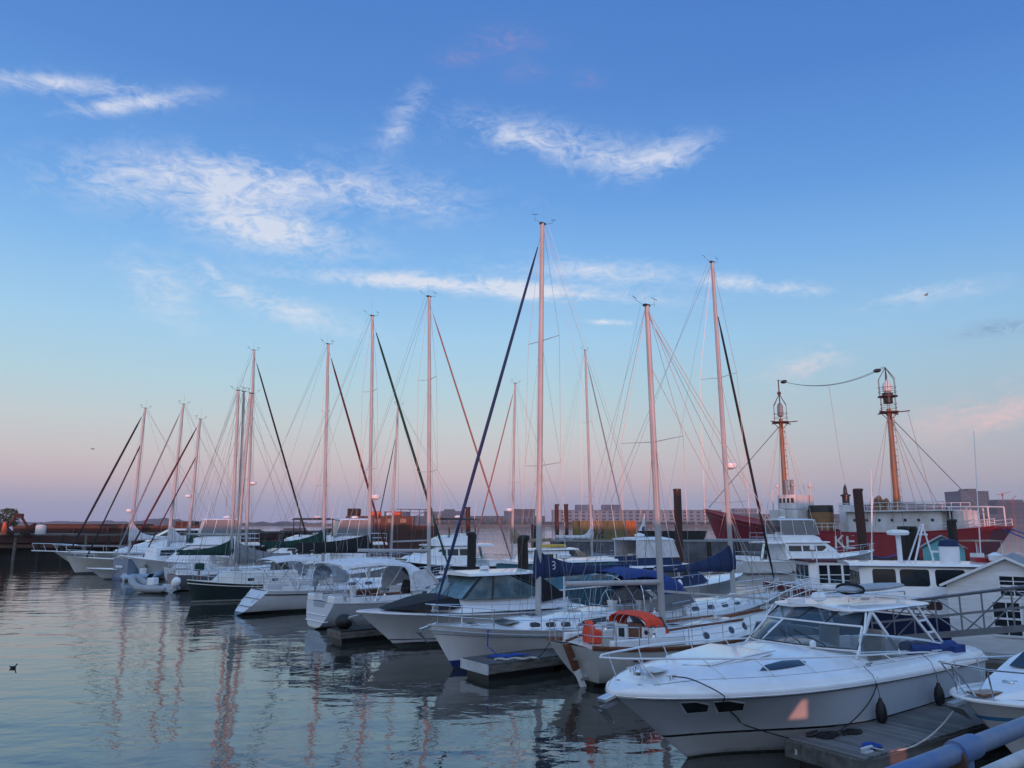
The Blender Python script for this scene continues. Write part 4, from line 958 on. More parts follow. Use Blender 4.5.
    for s_ in (1, -1):
        for i in (3, 9, 14, 19, 23, 27, 31):
            x, y, z = hr[i]; xb = x-.42; t = min(.99, xb/11.45); h = H.hb(t); k = min(1, h/1.1)**.7
            MB().tube([(x, s_*y, z), (xb, s_*max(.02, h-.22*min(1, h/1.2)), H.zz(t)+.30*k)], .013, 6).build('stanchion', WHITEM, BR)
    keep = ('hull', 'rub_rail', 'rub_strip', 'deck', 'portlight', 'bow_roller', 'anchor', 'bench')
    for o in R.children:
        if o.name.split('.')[0] not in keep: o.location.z -= .10
    sw = MB().box(-.75, .06, -1.6, 1.6, .36, .44).build('swim_platform', GEL, R, bevel=.03)
    for s_ in (1, -1):
        for x in (1.3, 5.5, 10.4):
            h = H.hb(x/11.45); z = H.zz(x/11.45)+.235; y = s_*(h-.24 if x < 10 else h-.42)
            c_ = MB(); c_.obox((x-.13, y, z+.06), (x+.13, y, z+.06), .03, .03); c_.tube([(x-.04, y, z-.02), (x-.04, y, z+.06)], .018, 6); c_.tube([(x+.04, y, z-.02), (x+.04, y, z+.06)], .018, 6); c_.build('cleat', STEEL, R)
        MB().tube([(H.X(t, 9), s_*(H.hb(t)-.262*min(1, H.hb(t)/1.2)), H.zz(t)+.243*min(1, H.hb(t)/1.1)**.7) for t in [.09+.86*i/30 for i in range(31)]], .006, 4).build('deck_seam', GREYP, R)
        MB().tube([(H.X(t, 9), s_*(H.hb(t)+.012), H.zz(t)-.062) for t in [.01+.97*i/30 for i in range(31)]], .012, 4).build('hull_seam', BLACKP, R)
        MB().lathe([(.02, 0), (.05, .01), (.05, .03), (.01, .04)], (11.0, s_*.28, 1.56), 8).build('navigation_light', STEEL, R)
    MB().tube([(9.72, -.2, 1.79), (9.36, -.6, 1.79), (9.6, 0, 1.80), (9.36, .6, 1.79), (9.72, .2, 1.79)], .008, 4).build('pad_seam', GREYP, R)
    MB().tube([(7.4, .7, 1.90), (8.6, .69, 1.86), (9.36, .61, 1.79)], .007, 4).build('pad_seam', GREYP, R)
    MB().box(10.15, 10.55, -.22, .22, 1.73, 1.752).build('anchor_hatch', NONSKID, R, bevel=.01)
    M = Matrix.Translation(root) @ Matrix.Rotation(th, 4, 'Z')
    for x, lb in ((5.8, 'black teardrop fender hanging on the cruiser side nearer its bow'), (3.25, 'black teardrop fender hanging on the cruiser side nearer its stern')):
        t = x/11.45; y = H.hb(t)+.12; F = empty('fender', M @ Vector((x, y, 0)), th, lb, 'fender', 'fenders on the foreground cruiser')
        MB().lathe([(.02, .38), (.07, .40), (.108, .47), (.112, .60), (.09, .73), (.045, .81), (.035, .86), (.02, .87)], (0, 0, .12), 14).build('bag', RUBBER, F)
        MB().tube([(0, 0, .98), (0, -.03, 1.2), (0, -.12, 1.42), (0, -.3, 1.56)], .007, 5).build('lanyard', ROPEB, F)
    def rope(name, pts, r, m, label):
        return tag(MB().tube([M @ Vector(p) for p in pts], r, 6).build(name, m), label, 'rope')
    def smooth(c, n=8):
        out = []
        P = [Vector(p) for p in c]; P = [P[0]*2-P[1]]+P+[P[-1]*2-P[-2]]
        for i in range(1, len(P)-2):
            for j in range(n):
                t = j/n; a, b_, c_, d_ = P[i-1:i+3]
                out.append(.5*((2*b_)+(c_-a)*t+(2*a-5*b_+4*c_-d_)*t*t+(3*b_-a-3*c_+d_)*t**3))
        out.append(P[-2]); return out
    def off(x, z, d=.03):
        lo, hi = 0, 1
        for _ in range(30):
            mt = (lo+hi)/2
            if H.X(mt, z) < x: lo = mt
            else: hi = mt
        return (x, H.Y(lo, z)+d, z)
    rope('mooring_line', smooth([(10.5, .62, 1.73), (10.25, .9, 1.68), (9.95, 1.32, 1.45), off(9.6, 1.2, .04), off(9.0, .85, .04), off(8.6, .62, .05), (8.0, 1.78, .42), (7.5, 1.98, .45), (7.2, 2.1, .56)]), .012, ROPEB, 'black bow line drooping down the cruiser hull to the plank dock')
    rope('mooring_line', smooth([(5.5, 1.62, 1.50), (5.6, 1.88, 1.34), (6.1, 1.98, 1.0), (6.8, 2.0, .72), (7.6, 2.0, .54)]), .012, ROPEB, 'short black spring line from the cruiser side cleat to the dock')
    return M, H
CR_M, CR_H = cruiser()
def front_dock():
    a, b = Vector((5.40, 15.50, 0)), Vector((5.91, 14.04, 0)); d = Vector((cos(radians(34)), sin(radians(34)), 0))
    th = radians(34); c = (a+b)/2; Lg = 9.5; w = (a-b).length/2
    R = empty('finger_dock', c, th, 'grey plank finger dock in the foreground beside the express cruiser', 'dock', 'floating docks')
    dk = MB()
    x = .02
    while x < Lg-.14:
        j = random.uniform(-.012, .012); dk.box(x, x+.132, -w+j, w+j, .46, .50+random.uniform(-.003, .003)); x += .14
    dk.build('decking', plank_mat('dock_planks', (.075, .072, .070), (.19, .185, .18), .14, 0), R, bevel=.004)
    fm = mat('dock_fascia', (.13, .125, .115), .85, var=.25, vscale=1.5, stretch=(.6, 4, 4), bump=.4)
    MB().box(-.06, .0, -w-.03, w+.03, .18, .47).build('end_board', fm, R, bevel=.008)
    for s_ in (1, -1): MB().box(-.02, Lg, s_*w-.03, s_*w+.03, .16, .455).build('side_board', fm, R, bevel=.008)
    for k in range(4): MB().box(.15+2.4*k, 2.0+2.4*k, -w+.12, w-.12, -.35, .3).build('float', BLACKP, R, bevel=.03)
    text_mesh('number', '3', .13, GEL, R, (-.064, .55, .27), (pi/2, 0, -pi/2), .003)
    # lines lying on the dock
    def coil(name, x, y, r, n, m, label, seed):
        rnd = random.Random(seed); pts = []
        for i in range(n*10):
            u = i/10*2*pi; q = r*(.55+.45*rnd.random())*(1+.3*sin(u*.37)); pts.append((q*cos(u)*1.5+rnd.gauss(0, .02), q*sin(u)+rnd.gauss(0, .02), .02+.012*(i//14)*.5))
        o = MB().tube(pts, .013, 5).build(name, m); o.matrix_world = Matrix.Translation(c) @ Matrix.Rotation(th, 4, 'Z') @ Matrix.Translation((x, y, .5)); return tag(o, label, 'rope')
    coil('rope_coil', .75, .42, .17, 6, ROPEB, 'tangled black rope lying on the corner of the plank dock', 1); coil('rope_coil', 1.35, .30, .15, 5, ROPEB, 'loose black rope end on the dock planks beside the cruiser', 5)
    coil('rope_coil', .75, -.48, .13, 7, ROPEBL, 'blue and white coiled line on the near edge of the plank dock', 3)
    M = Matrix.Translation(c) @ Matrix.Rotation(th, 4, 'Z')
    cl = empty('dock_cleat', M @ Vector((.4, -.6, .5)), th, 'white painted cleat on the near corner of the plank dock', 'cleat')
    MB().box(-.12, .12, -.05, .05, 0, .03).build('base', PINKW, cl); MB().obox((-.17, 0, .08), (.17, 0, .08), .05, .04).build('horn', PINKW, cl, bevel=.01)
    cl = empty('dock_cleat', M @ Vector((.5, .58, .5)), th, 'dark cleat on the cruiser side of the plank dock', 'cleat')
    MB().box(-.12, .12, -.05, .05, 0, .03).build('base', BLACKP, cl); MB().obox((-.17, 0, .08), (.17, 0, .08), .05, .04).build('horn', BLACKP, cl, bevel=.01)
    # line from the right hand boat to this dock
    p0 = ground(962, 700, 1.22)
    tag(MB().tube(sag(p0+Vector((.05, .1, 0)), M @ Vector((.55, -.62, .56)), .35, 16), .016, 6).build('mooring_line', ROPEW), 'pale mooring line sagging from the right hand bow to the dock corner', 'rope')
front_dock()
def rail_front():
    bp = mat('worn_blue_paint', (.03, .11, .30), .5, var=.2, vscale=2.5, col2=(.16, .19, .24), bump=.3, bscale=9)
    R = empty('pipe_railing', (1.3, 2.55, 2.9), 0, 'worn blue pipe railing at the lower right corner of the photo', 'railing')
    a, b = ground(917, 768, 3.75), ground(1024, 726, 3.75); d = (b-a).normalized()
    o = Vector((1.3, 2.55, 2.9))
    MB().tube([a-d*.55-o, b+d*3-o], .031, 14).build('top_rail', bp, R)
    a2, b2 = ground(998, 772, 3.5), ground(1026, 757, 3.5); d2 = d
    lo = mat('worn_white_paint', (.50, .52, .54), .5, var=.15, vscale=2.5)
    MB().tube([b2-d2*1.6-o, b2+d2*3-o], .030, 14).build('lower_rail', lo, R)
    for s_ in (.33, 2.6):
        p = a+d*s_-o; MB().tube([p, (p.x, p.y, -.3)], .026, 10).build('post', bp, R); MB().tube([p-d*.07, p+d*.07], .040, 12).build('collar', bp, R); MB().tube([p-d*.09-Vector((0, 0, .02)), p-d*.075-Vector((0, 0, .02))], .043, 12).build('weld', RUST2, R)
rail_front()
def sun_mask_boards():
    """boarding added under the pier, its two gaps shaped to cast sun patches"""
    sv = -sunvec(); holes = []
    def onto(px, py, n, p0):
        r = pxdir(px, py); o = Vector((0, 0, CAM_H)); k = (p0-o).dot(n)/r.dot(n); q = o+r*k; t = (q.y-2.2)/sv.y; return q-sv*t
    th = radians(216.8); n = Vector((-sin(th), cos(th), 0)); p0 = Vector((11.0, 21.6, 0))+n*1.74
    tl, tr, br, bl = [onto(px, py, n, p0) for px, py in ((806, 703), (811, 703), (816, 728), (799, 728))]
    holes.append((bl, tl, tr, br))
    th = radians(34); n2 = Vector((sin(th), -cos(th), 0)); p1 = Vector((5.91, 14.04, 0))
    a, b = [onto(px, py, n2, p1) for px, py in ((888, 752), (904, 745))]
    holes.append((Vector((a.x, 2.2, .36)), Vector((a.x, 2.2, .60)), Vector((b.x, 2.2, .60)), Vector((b.x, 2.2, .36))))
    R = empty('sun_mask_boarding', (0, 2.15, 0), 0, 'unseen dark boarding added under the viewer, with gaps shaping two sun patches', 'wall')  # unseen mask added to shape sunlight on hull and dock
    xs = sorted([min(p.x for p in h) for h in holes]+[max(p.x for p in h) for h in holes]); mb = MB()
    mb.box(-60, xs[0], 0, .05, -1, 2.48); mb.box(xs[-1], 60, 0, .05, -1, 2.48)
    x = xs[0]
    while x < xs[-1]-1e-6:
        x1 = min(xs[-1], x+.02); c = (x+x1)/2; cut = []
        for bl, tl, tr, br in holes:
            if not bl.x < c < br.x: continue
            zt = tl.z if tl.x <= c <= tr.x else (bl.z+(tl.z-bl.z)*(c-bl.x)/(tl.x-bl.x) if c < tl.x else br.z+(tr.z-br.z)*(br.x-c)/(br.x-tr.x))
            cut.append((bl.z, zt))
        z = -1
        for z0, z1 in sorted(cut): mb.box(x, x1, 0, .05, z, z0); z = z1
        mb.box(x, x1, 0, .05, z, 2.48); x = x1
    mb.build('boards', DARKWOOD, R, bevel=0)
sun_mask_boards()
# ------------------------------------------------------------------ sailing boats
def hm(name, top, boot, bottom=(.02, .025, .05), z0=.06, z1=.16, rough=.3):
    return hull_mat(name, top, [(-1, bottom), (z0, boot), (z1, top)], rough=rough)
WH = (.60, .61, .62)
HW_BLUE = hm('white_hull_blue_boot', (.68, .69, .70), (.015, .035, .16), z0=.02, z1=.24)
HW_RED = hm('white_hull_brown_boot', (.55, .55, .53), (.012, .011, .011), (.09, .03, .02), .04, .13)
HW_GREY = hm('pale_grey_hull', (.42, .45, .49), (.5, .5, .5), (.03, .03, .035))
HW_BLACK = hm('white_hull_black_boot', WH, (.015, .015, .016), (.02, .06, .05))
HW_PLAIN = hm('white_hull_plain', (.56, .57, .57), (.42, .43, .44), (.03, .03, .03))
HGREEN = hm('dark_green_hull', (.010, .022, .020), (.30, .31, .30), (.03, .03, .03), .03, .12, .2)
HGREY = hm('mid_grey_hull', (.13, .14, .155), (.4, .4, .4), (.02, .02, .02))
HCREAM = hm('cream_hull', (.52, .50, .46), (.04, .04, .05), (.03, .03, .03))
HBLACK = hm('black_hull', (.012, .012, .014), (.4, .4, .4), (.03, .02, .02))
HNAVY = hm('navy_hull', (.010, .018, .075), (.5, .5, .5), (.03, .03, .03))
HTEAL = hm('teal_hull', (.03, .10, .15), (.4, .4, .4), (.03, .03, .03))
def fender_on(R, H, x, sd, label, grp, m=None, r=.13, L=.62, z=.35):
    M = Matrix.Translation(R.location) @ Matrix.Rotation(R.rotation_euler.z, 4, 'Z'); t = x/H.L
    F = empty('fender', M @ Vector((x, sd*(H.hb(t)+r*.6), z)), R.rotation_euler.z, label, 'fender', grp)
    MB().lathe([(.02, -.03), (r*.55, 0), (r, .08), (r, L-.08), (r*.55, L), (.02, L+.04)], (0, 0, 0), 12).build('bag', m or RUBBER, F)
    MB().tube([(0, 0, L), (0, -sd*r*.8, H.zz(t)-z+.1)], .009, 4).build('lanyard', ROPEB, F)
# tall white sloop, bow towards the viewer
bp = ground(430, 625, 1.45)+Vector((-.1, .45, 0))
cat, cH, cC, croot, cth, cxm = sailboat('sloop', 'white sloop with the tallest mast, navy furled jib and navy sail cover', bow=bp, head=217, L=11.0, B=3.5, zs=(1.0, .98, 1.40), hull_m=HW_BLUE,
    mast_px=538, top_py=222, jib=(NAVY, .055), boom=4.5, cover=(NAVY, .98, .25), cexp=3.2, boomz=2.75, spreads=(.36, .68), sw=1.05, cabin=(3.6, 8.1, .50, .20), wins=None, deck_m=GEL,
    hk=dict(rake=.95, ws=.75, p=2.1, q=.9, wlb=.1, sn=.5), r=.105, wire=.0085, jfrac=.965)
for s_ in (1, -1):
    for x in (7.35, 6.75, 6.15): z = cC.at(x)[3]+.19; cC.win(cat.children[0] if False else cat, rrect(x-.2, x+.2, z-.075, z+.075, .07), s_, DGLASS, frame=.03, fm=GEL)
    a, b = cC.at(4.2), cC.at(5.6); cC.win(cat, [(4.2, a[3]+.16), (5.75, b[3]+.13), (5.3, b[3]+.3), (4.3, a[3]+.38)], s_, DGLASS)
    cC.win(cat, [(3.62, a[3]+.16), (4.1, a[3]+.16), (4.15, a[3]+.38), (3.66, a[3]+.42)], s_, DGLASS)
cH.rail(cat, 'sheer_stripe', GREYP, .02, zfrac=.80, off=.002, t0=.02); cH.rail(cat, 'rub_strake', GREYG, .028, dz=-.13, off=.006)
an = MB(); an.obox((10.7, 0, 1.42), (11.3, 0, 1.28), .12, .05); an.add([(11.35, -.2, 1.2), (11.35, .2, 1.2), (11.0, .03, .85), (11.0, -.03, .85)], [(0, 1, 2, 3)]); an.build('anchor', STEEL, cat)
hatch(cat, 9.4, 0, cH.zz(.85)+.05, .42)
MB().add([(8.3, -.45, cH.zz(.77)+.09), (8.3, .45, cH.zz(.77)+.09), (7.75, .5, cC.at(7.75)[4]+.06), (7.75, -.5, cC.at(7.75)[4]+.06)], [(0, 1, 2, 3)]).build('window', DGLASS, cat)
Mx = Matrix.Translation(croot) @ Matrix.Rotation(cth, 4, 'Z')
# the shackle emblem on its sail cover: small pale double curl
em = MB()
for z0 in (.0, .17): em.tube([(.0+.10*cos(a), 0, z0+.09*sin(a)) for a in [radians(-110+240*i/10) for i in range(11)]], .022, 5)
for s_ in (1, -1):
    e_ = MB(); e_.v = list(em.v); e_.f = list(em.f); e_ = e_.build('emblem', WHITEC, cat); e_.scale = (.75, .75, .75); e_.location = (cxm-.55, s_*.20, 3.0); e_.rotation_euler = (0, 0, pi if s_ > 0 else 0)
# cutter with orange canvas, stern towards the viewer
sp = ground(548, 648, 1.15)+Vector((.62, .45, 0))
wb_, wH, wC, wroot, wth, wxm = sailboat('cutter', 'white wooden trimmed cutter with an orange dodger and varnished rails, stern towards the viewer', stern=sp, head=36, L=10.6, B=3.25, zs=(1.17, 1.0, 1.62), hull_m=HW_RED,
    mast_px=662, top_py=307, jib=None, boom=3.9, boomz=2.72, spreads=(.56,), sw=1.5, cabin=(2.9, 7.4, .36, .30), wins=None, rail_m=TEAK, deck_m=GEL2,
    hk=dict(rake=1.5, tr=-.75, ws=.6, p=2.0, q=.85, wlb=.1, sn=.88), r=.10, wire=.0095, cab_m=GEL, boom_m=WSPAR, whl=False, pulp=False)
wH.rail(wb_, 'bulwark', TEAK, .045, dz=.03, off=.0, sy=1.6); wH.rail(wb_, 'rub_strake', TEAK, .028, off=.01, zfrac=.72, t0=.12)
for s_ in (1, -1):
    for x in (3.6, 4.7, 6.0, 6.8): z = wC.at(x)[3]+.21; wC.win(wb_, [(x+.13*cos(a), z+.10*sin(a)) for a in [2*pi*i/14 for i in range(14)]], s_, DGLASS, frame=.035, fm=STEEL)
    MB().obox((3.0, s_*.75, wC.at(3.1)[4]+.05), (6.9, s_*.62, wC.at(6.9)[4]+.05), .05, .06).build('grab_rail', TEAK, wb_)
    MB().tube([(8.8, s_*.06, 1.62), (12.0, s_*.04, 1.86)], .05, 6).build('bowsprit_plank', WSPAR, wb_)
    pr = MB()
    for k in (.62, .34): pr.tube([(7.6, s_*1.05, 1.35+k), (9.6, s_*.5, 1.6+k), (11.0, s_*.28, 1.75+k), (12.0, s_*.22, 1.86+k)], .018, 6)
    for x, y, z in ((7.6, 1.05, 1.3), (8.7, .78, 1.45), (9.8, .48, 1.62), (11, .28, 1.7), (12, .22, 1.82)): pr.tube([(x, s_*y, z), (x, s_*y, z+.66)], .017, 6)
    pr.build('pulpit', WHITEM, wb_)
lifelines(wb_, wH, .03, .72, 6, .62); pushpit(wb_, wH, .14, .6)
MB().obox((wxm-.1, .05, 2.45), (9.2, .05, 1.9), .07, .07).build('club_boom', WSPAR, wb_)
zt_ = depth(512, 307, wroot.y+sin(wth)*wxm).z
for f, x, zz in ((.99, 11.9, 1.9), (.97, 11.6, 1.85), (.80, 9.6, 1.65), (.99, 9.0, 1.6)): MB().tube([(wxm-.022*(zt_-1.5)*f, 0, 1.5+(zt_-1.5)*f), (x, 0, zz)], .014, 4).build('forestay', ROPEW, wb_)
rd = MB(); rd.plate([(-.02, .05, 1.22), (.34, .05, .52), (.14, .05, .45), (-.22, .05, 1.2)], .1); rd.build('rudder', TEAK, wb_, bevel=.01); rd = MB(); rd.plate([(.34, .035, .5), (.70, .035, -.2), (.5, .035, -.2), (.17, .035, .43)], .07); rd.build('rudder_blade', GEL, wb_, bevel=.01)
MB().obox((-.12, 0, 1.28), (.55, 0, 1.42), .06, .06).build('tiller', TEAK, wb_)
for z in (.2, .75): MB().box(.45-z*.5, .72-z*.5, -.09, .09, z, z+.07).build('pintle', STEEL, wb_)
z0 = .92; w = 1.0
w = .80
canopy(wb_, 'dodger', ORANGEC, [(2.25, w, z0+.62, z0+.93), (2.45, w, z0+.66, z0+1.0), (2.75, w, z0+.64, z0+1.0), (3.0, w*.98, z0+.46, z0+.90)], e=3.2)
df = MB()
for x in (2.28, 2.65, 2.97): hoop(df, x, w*.98, z0-.1, z0+.93, x0=2.6, r=.016, e=3.2)
df.build('dodger_frame', STEEL, wb_)
for s_ in (1, -1):
    MB().plate([(2.93, s_*w, z0+.6), (3.05, s_*w, z0+.55), (3.55, s_*w*.96, z0+.02), (3.4, s_*w*.96, z0-.1)], .02).build('dodger_side', ORANGEC, wb_)
    MB().plate([(2.6, s_*w, z0+.7), (2.68, s_*w, z0+.7), (2.7, s_*w, z0-.12), (2.62, s_*w, z0-.12)], .02).build('dodger_side', ORANGEC, wb_)
    MB().plate([(2.68, s_*w, z0+.68), (2.95, s_*w, z0+.55), (3.4, s_*w, z0+.0), (2.7, s_*w, z0+.0)], .01).build('dodger_window', VINYL, wb_)
    MB().plate([(2.65, s_*w*1.01, z0+.02), (3.5, s_*w*.98, z0+.02), (3.4, s_*w*.98, z0-.2), (2.65, s_*w*1.01, z0-.22)], .02).build('dodger_side', ORANGEC, wb_)
MB().plate([(3.0, .72, z0+.86), (3.0, -.72, z0+.86), (3.55, -.68, z0+.08), (3.55, .68, z0+.08)], .01).build('dodger_window', VINYL, wb_)
MB().box(2.55, 2.95, -.9, -.3, .9, 1.5).build('companion_side', GEL, wb_, bevel=.02); MB().box(2.55, 2.95, .3, .9, .9, 1.5).build('companion_side', GEL, wb_, bevel=.02)
MB().box(2.6, 2.95, -.28, .28, .9, 1.56).build('companionway_door', TEAK, wb_); MB().box(2.53, 2.548, .42, .66, 1.12, 1.38).build('instrument', DGLASS, wb_)
for z in (1.15, 1.35): MB().lathe([(.02, 0), (.07, 0), (.07, .02), (.02, .03)], (0, 0, 0), 12).build('gauge', BLACKP, wb_).matrix_local = Matrix.Translation((2.55, -.5, z)) @ Matrix.Rotation(-pi/2, 4, 'Y')
Mw = Matrix.Translation(wroot) @ Matrix.Rotation(wth, 4, 'Z')
ob = empty('lifebuoy', Mw @ Vector((.62, -.15, 1.12)), wth, 'orange covered horseshoe lifebuoy on the cutter stern rail', 'lifebuoy')
MB().loft([[(x+.06*k, y*q, z) for y, z in ((-.26, .1), (-.3, .4), (-.2, .68), (0, .86), (.2, .68), (.3, .4), (.26, .1))] for k, q in ((-2.2, .8), (-1, 1.0), (1, 1.0), (2.2, .8)) for x in (0,)]).build('cover', ORANGEC, ob, bevel=.02)
MB().box(.1, .5, -.2, .2, .02, .5).build('sling_bag', ORANGEC, ob, bevel=.06); ob.scale = (.8, .8, .8)
tag(MB().tube(sag(Mw @ Vector((.05, .9, 1.15)), ground(492, 668, .5)+Vector((.9, .6, .1)), .2), .014, 6).build('mooring_line', ROPEB), 'black stern line from the cutter to the small float', 'rope')
# modern sloop seen from astern
ben, bH, bC, broot, bth, bxm = sailboat('sloop', 'pale grey hulled sloop with a long white bimini and open white transom towards the viewer', stern=ground(308, 629, 0)+Vector((.4, .3, 0)), head=41, L=11.8, B=3.7, zs=(1.12, 1.05, 1.4), hull_m=HW_GREY,
    mast_px=429, top_py=298, jib=(mat('sun_pink_canvas', (.30, .15, .14), .85), .045), boom=4.0, boomz=3.2, spreads=(.38, .70), cabin=(4.2, 9.0, .52, .2), wins='long', deck_m=GEL, boom_m=WSPAR, spar=WSPAR, whl=True,  # grey canvas tinted rose to stand in for low sun on it
    hk=dict(rake=.5, tr=.3, ws=.68, p=2.0, q=.9, wlb=.1, sn=.9), bimini=None, wire=.009, inner=None)
canopy(ben, 'bimini', WHITEC, [(.3, 1.42, 2.55, 2.78), (1.0, 1.48, 2.62, 2.92), (2.2, 1.5, 2.66, 2.98), (3.2, 1.45, 2.6, 2.9), (3.7, 1.4, 2.5, 2.78)])
canopy(ben, 'dodger', WHITEC, [(3.9, 1.3, 1.45, 2.62), (4.4, 1.3, 1.45, 2.68), (4.75, 1.25, 1.5, 2.5)], th=.03)
MB().plate([(4.78, 1.12, 2.38), (4.78, -1.12, 2.38), (5.6, -1.0, 1.75), (5.6, 1.0, 1.75)], .012).build('dodger_window', TGLASS, ben)
for s_ in (1, -1):
    MB().obox((4.75, s_*1.22, 2.5), (5.65, s_*1.08, 1.66), .2, .05).build('dodger_side', WHITEC, ben); MB().plate([(4.75, s_*1.22, 2.42), (5.6, s_*1.08, 1.7), (4.2, s_*1.3, 1.5), (4.0, s_*1.3, 2.3)], .02).build('dodger_side', WHITEC, ben)
bf = MB()
for x, x0 in ((.35, 1.6), (1.4, 1.7), (2.5, 1.9), (3.65, 2.0)): hoop(bf, x, 1.46, 1.1, 2.74 if x in (.35, 3.65) else 2.9, x0=x0, r=.016, e=3.4)
for s_ in (1, -1): bf.tube([(.4, s_*1.45, 2.5), (2.0, s_*1.5, 1.2)], .012, 5)
bf.build('bimini_frame', STEEL, ben)
MB().box(2.0, 3.6, .95, 1.15, 1.15, 1.42).build('coaming_board', TEAK, ben, bevel=.02); MB().box(2.0, 3.6, -1.15, -.95, 1.15, 1.42).build('coaming_board', TEAK, ben, bevel=.02)
MB().loft([[(3.9+k*.2, -.9-w, 1.2), (3.9+k*.2, -.3+w, 1.2), (4.1+k*.2, -.35, 1.9), (4.1+k*.2, -.85, 1.9)] for k, w in ((0, 0), (1, 0))]).build('folded_cushion', BLACKC, ben)
outboard(ben, .35, 1.0, 1.75, GREYP, 0, .55)
MB().box(-.06, .25, -.5, .5, .62, 1.13).build('transom_gate', GREYG, ben, bevel=.02)
for z in (.35, .62): MB().box(-.34+z*.25, -.1+z*.25, -.85, .85, z-.05, z).build('transom_step', GEL, ben, bevel=.015)
for y in (-.95, .95): MB().box(-.02, .5, y-.28, y+.28, 1.1, 1.42).build('stern_seat', GEL, ben, bevel=.05)
# white sugar scoop sloop behind it (black stack pack sail cover)
hun, hH, hC, hroot, hth, hxm = sailboat('sloop', 'white sloop with sloping open stern, thin black stripe and white bimini', stern=ground(247, 614, 0)+Vector((.5, .2, 0)), head=43, L=12.6, B=3.5, zs=(1.15, 1.05, 1.4), hull_m=HW_BLACK,
    mast_px=369, top_py=317, jib=(GREENC, .075), boom=4.6, cover=(BLACKC, 1.05, .5), boomz=3.0, spreads=(.40, .70), radar_f=.30, cabin=(4.2, 9.4, .5, .22), wins='oval', deck_m=GEL,
    hk=dict(rake=.9, tr=1.2, ws=.58, p=2.1, q=.9, wlb=.1, sn=.93), bimini=WHITEC, bimh=1.55, wire=.010)
hH.rail(hun, 'sheer_stripe', BLACKP, .035, zfrac=.86, off=.003)
for z in (.42, .78): MB().box(-1.22*(1-z/1.15)-.03, -1.22*(1-z/1.15)+.05, -.6-z*.3, .6+z*.3, z, z+.03).build('scoop_step', GREYP, hun, bevel=.01)
for s_ in (1, -1): MB().obox((-.7, s_*.6, .62), (-.25, s_*.6, 1.0), .03, .03).build('ladder_rail', STEEL, hun)
canopy(hun, 'dodger', VINYL, [(3.6, 1.1, 1.4, 2.3), (4.1, 1.1, 1.4, 2.35), (4.6, 1.0, 1.4, 2.05)])
# dark green hull, bow towards the viewer's left
grn, gH, gC, groot, gth, gxm = sailboat('sloop', 'dark green hulled sloop with a cream cabin and its bow pointing left', bow=ground(184, 579, 1.35)+Vector((.3, -.3, 0)), head=219, L=8.8, B=2.9, zs=(1.0, .95, 1.32), hull_m=HGREEN,
    mast_px=236, top_py=393, jib=None, boom=3.4, cover=(GREYC, 1.3, .4), boomz=2.3, spreads=(.5,), sw=.8, cabin=(2.4, 7.3, .72, .60), wins='square', cab_m=GEL2, deck_m=GEL2,
    hk=dict(rake=.35, ws=.7, p=2.3, q=.8, wlb=.1), wire=.010, rail_m=GEL2, r=.085)
gH.rail(grn, 'rub_strake', GEL2, .03, zfrac=.86, off=.006)
w_ = MB().loft([[(8.15+dx, y, 1.9+z) for dx, y in ((-.25, -.2), (.25, -.2), (.25, .2), (-.25, .2))] for z, dx in ((-.1, 0), (.25, 0), (.35, 0))]).build('covered_grill', GREENC, grn, bevel=.08)
MB().tube([(8.15, 0, 1.35), (8.15, 0, 1.85)], .05, 6).build('grill_post', TEAK, grn)
# white sloop with two black fenders, bow to the right (navy covers)
bw = ground(775, 591, 1.5)
rac, rH, rC, rroot, rth, rxm = sailboat('sloop', 'white sloop with navy boom cover, blue spray hood and two black fenders on its side', bow=bw+Vector((.2, .2, 0)), head=38, L=12.4, B=3.7, zs=(1.1, 1.05, 1.48), hull_m=HW_PLAIN,
    mast_px=733, top_py=264, jib=(BLACKC, .055), jfrac=.86, boom=5.0, cover=(NAVY, 1.2, .24), cexp=3.0, boomz=2.62, spreads=(.27, .64), sw=1.15, radar_f=.38, cabin=(4.6, 9.4, .46, .2), wins='oval', deck_m=NONSKID,
    hk=dict(rake=1.0, ws=.75, p=2.0, q=.9, wlb=.1), wire=.0105, dodger=None)
rH.rail(rac, 'sheer_stripe', GREYP, .03, zfrac=.9, off=.004)
fender_on(rac, rH, 8.7, -1, 'left one of two black fenders on the white sloop side', 'fenders on the white sloop', r=.17, L=.85, z=.2); fender_on(rac, rH, 10.0, -1, 'right one of two black fenders on the white sloop side', 'fenders on the white sloop', r=.17, L=.85, z=.25)
canopy(rac, 'bimini', BLUEC, [(1.0, 1.3, 2.55, 2.8), (2.0, 1.35, 2.62, 2.92), (3.2, 1.3, 2.5, 2.8)]); 
canopy(rac, 'spray_hood', BLUEC, [(3.0, 1.3, 1.9, 2.62), (3.8, 1.3, 1.95, 2.66), (4.3, 1.25, 1.9, 2.45), (4.5, 1.2, 1.85, 2.2)], e=3)
rf = MB()
for x in (1.1, 2.1, 3.1): hoop(rf, x, 1.3, 1.0, 2.68, x0=2.0, r=.016, e=3.4)
rf.build('bimini_frame', STEEL, rac)
for s_ in (1, -1): MB().plate([(3.0, s_*1.28, 1.95), (4.4, s_*1.22, 2.1), (5.2, s_*1.05, 1.5), (3.0, s_*1.28, 1.35)], .012).build('dodger_window', VINYL, rac)
MB().plate([(4.5, 1.0, 2.15), (4.5, -1.0, 2.15), (5.3, -.9, 1.55), (5.3, .9, 1.55)], .012).build('dodger_window', VINYL, rac)
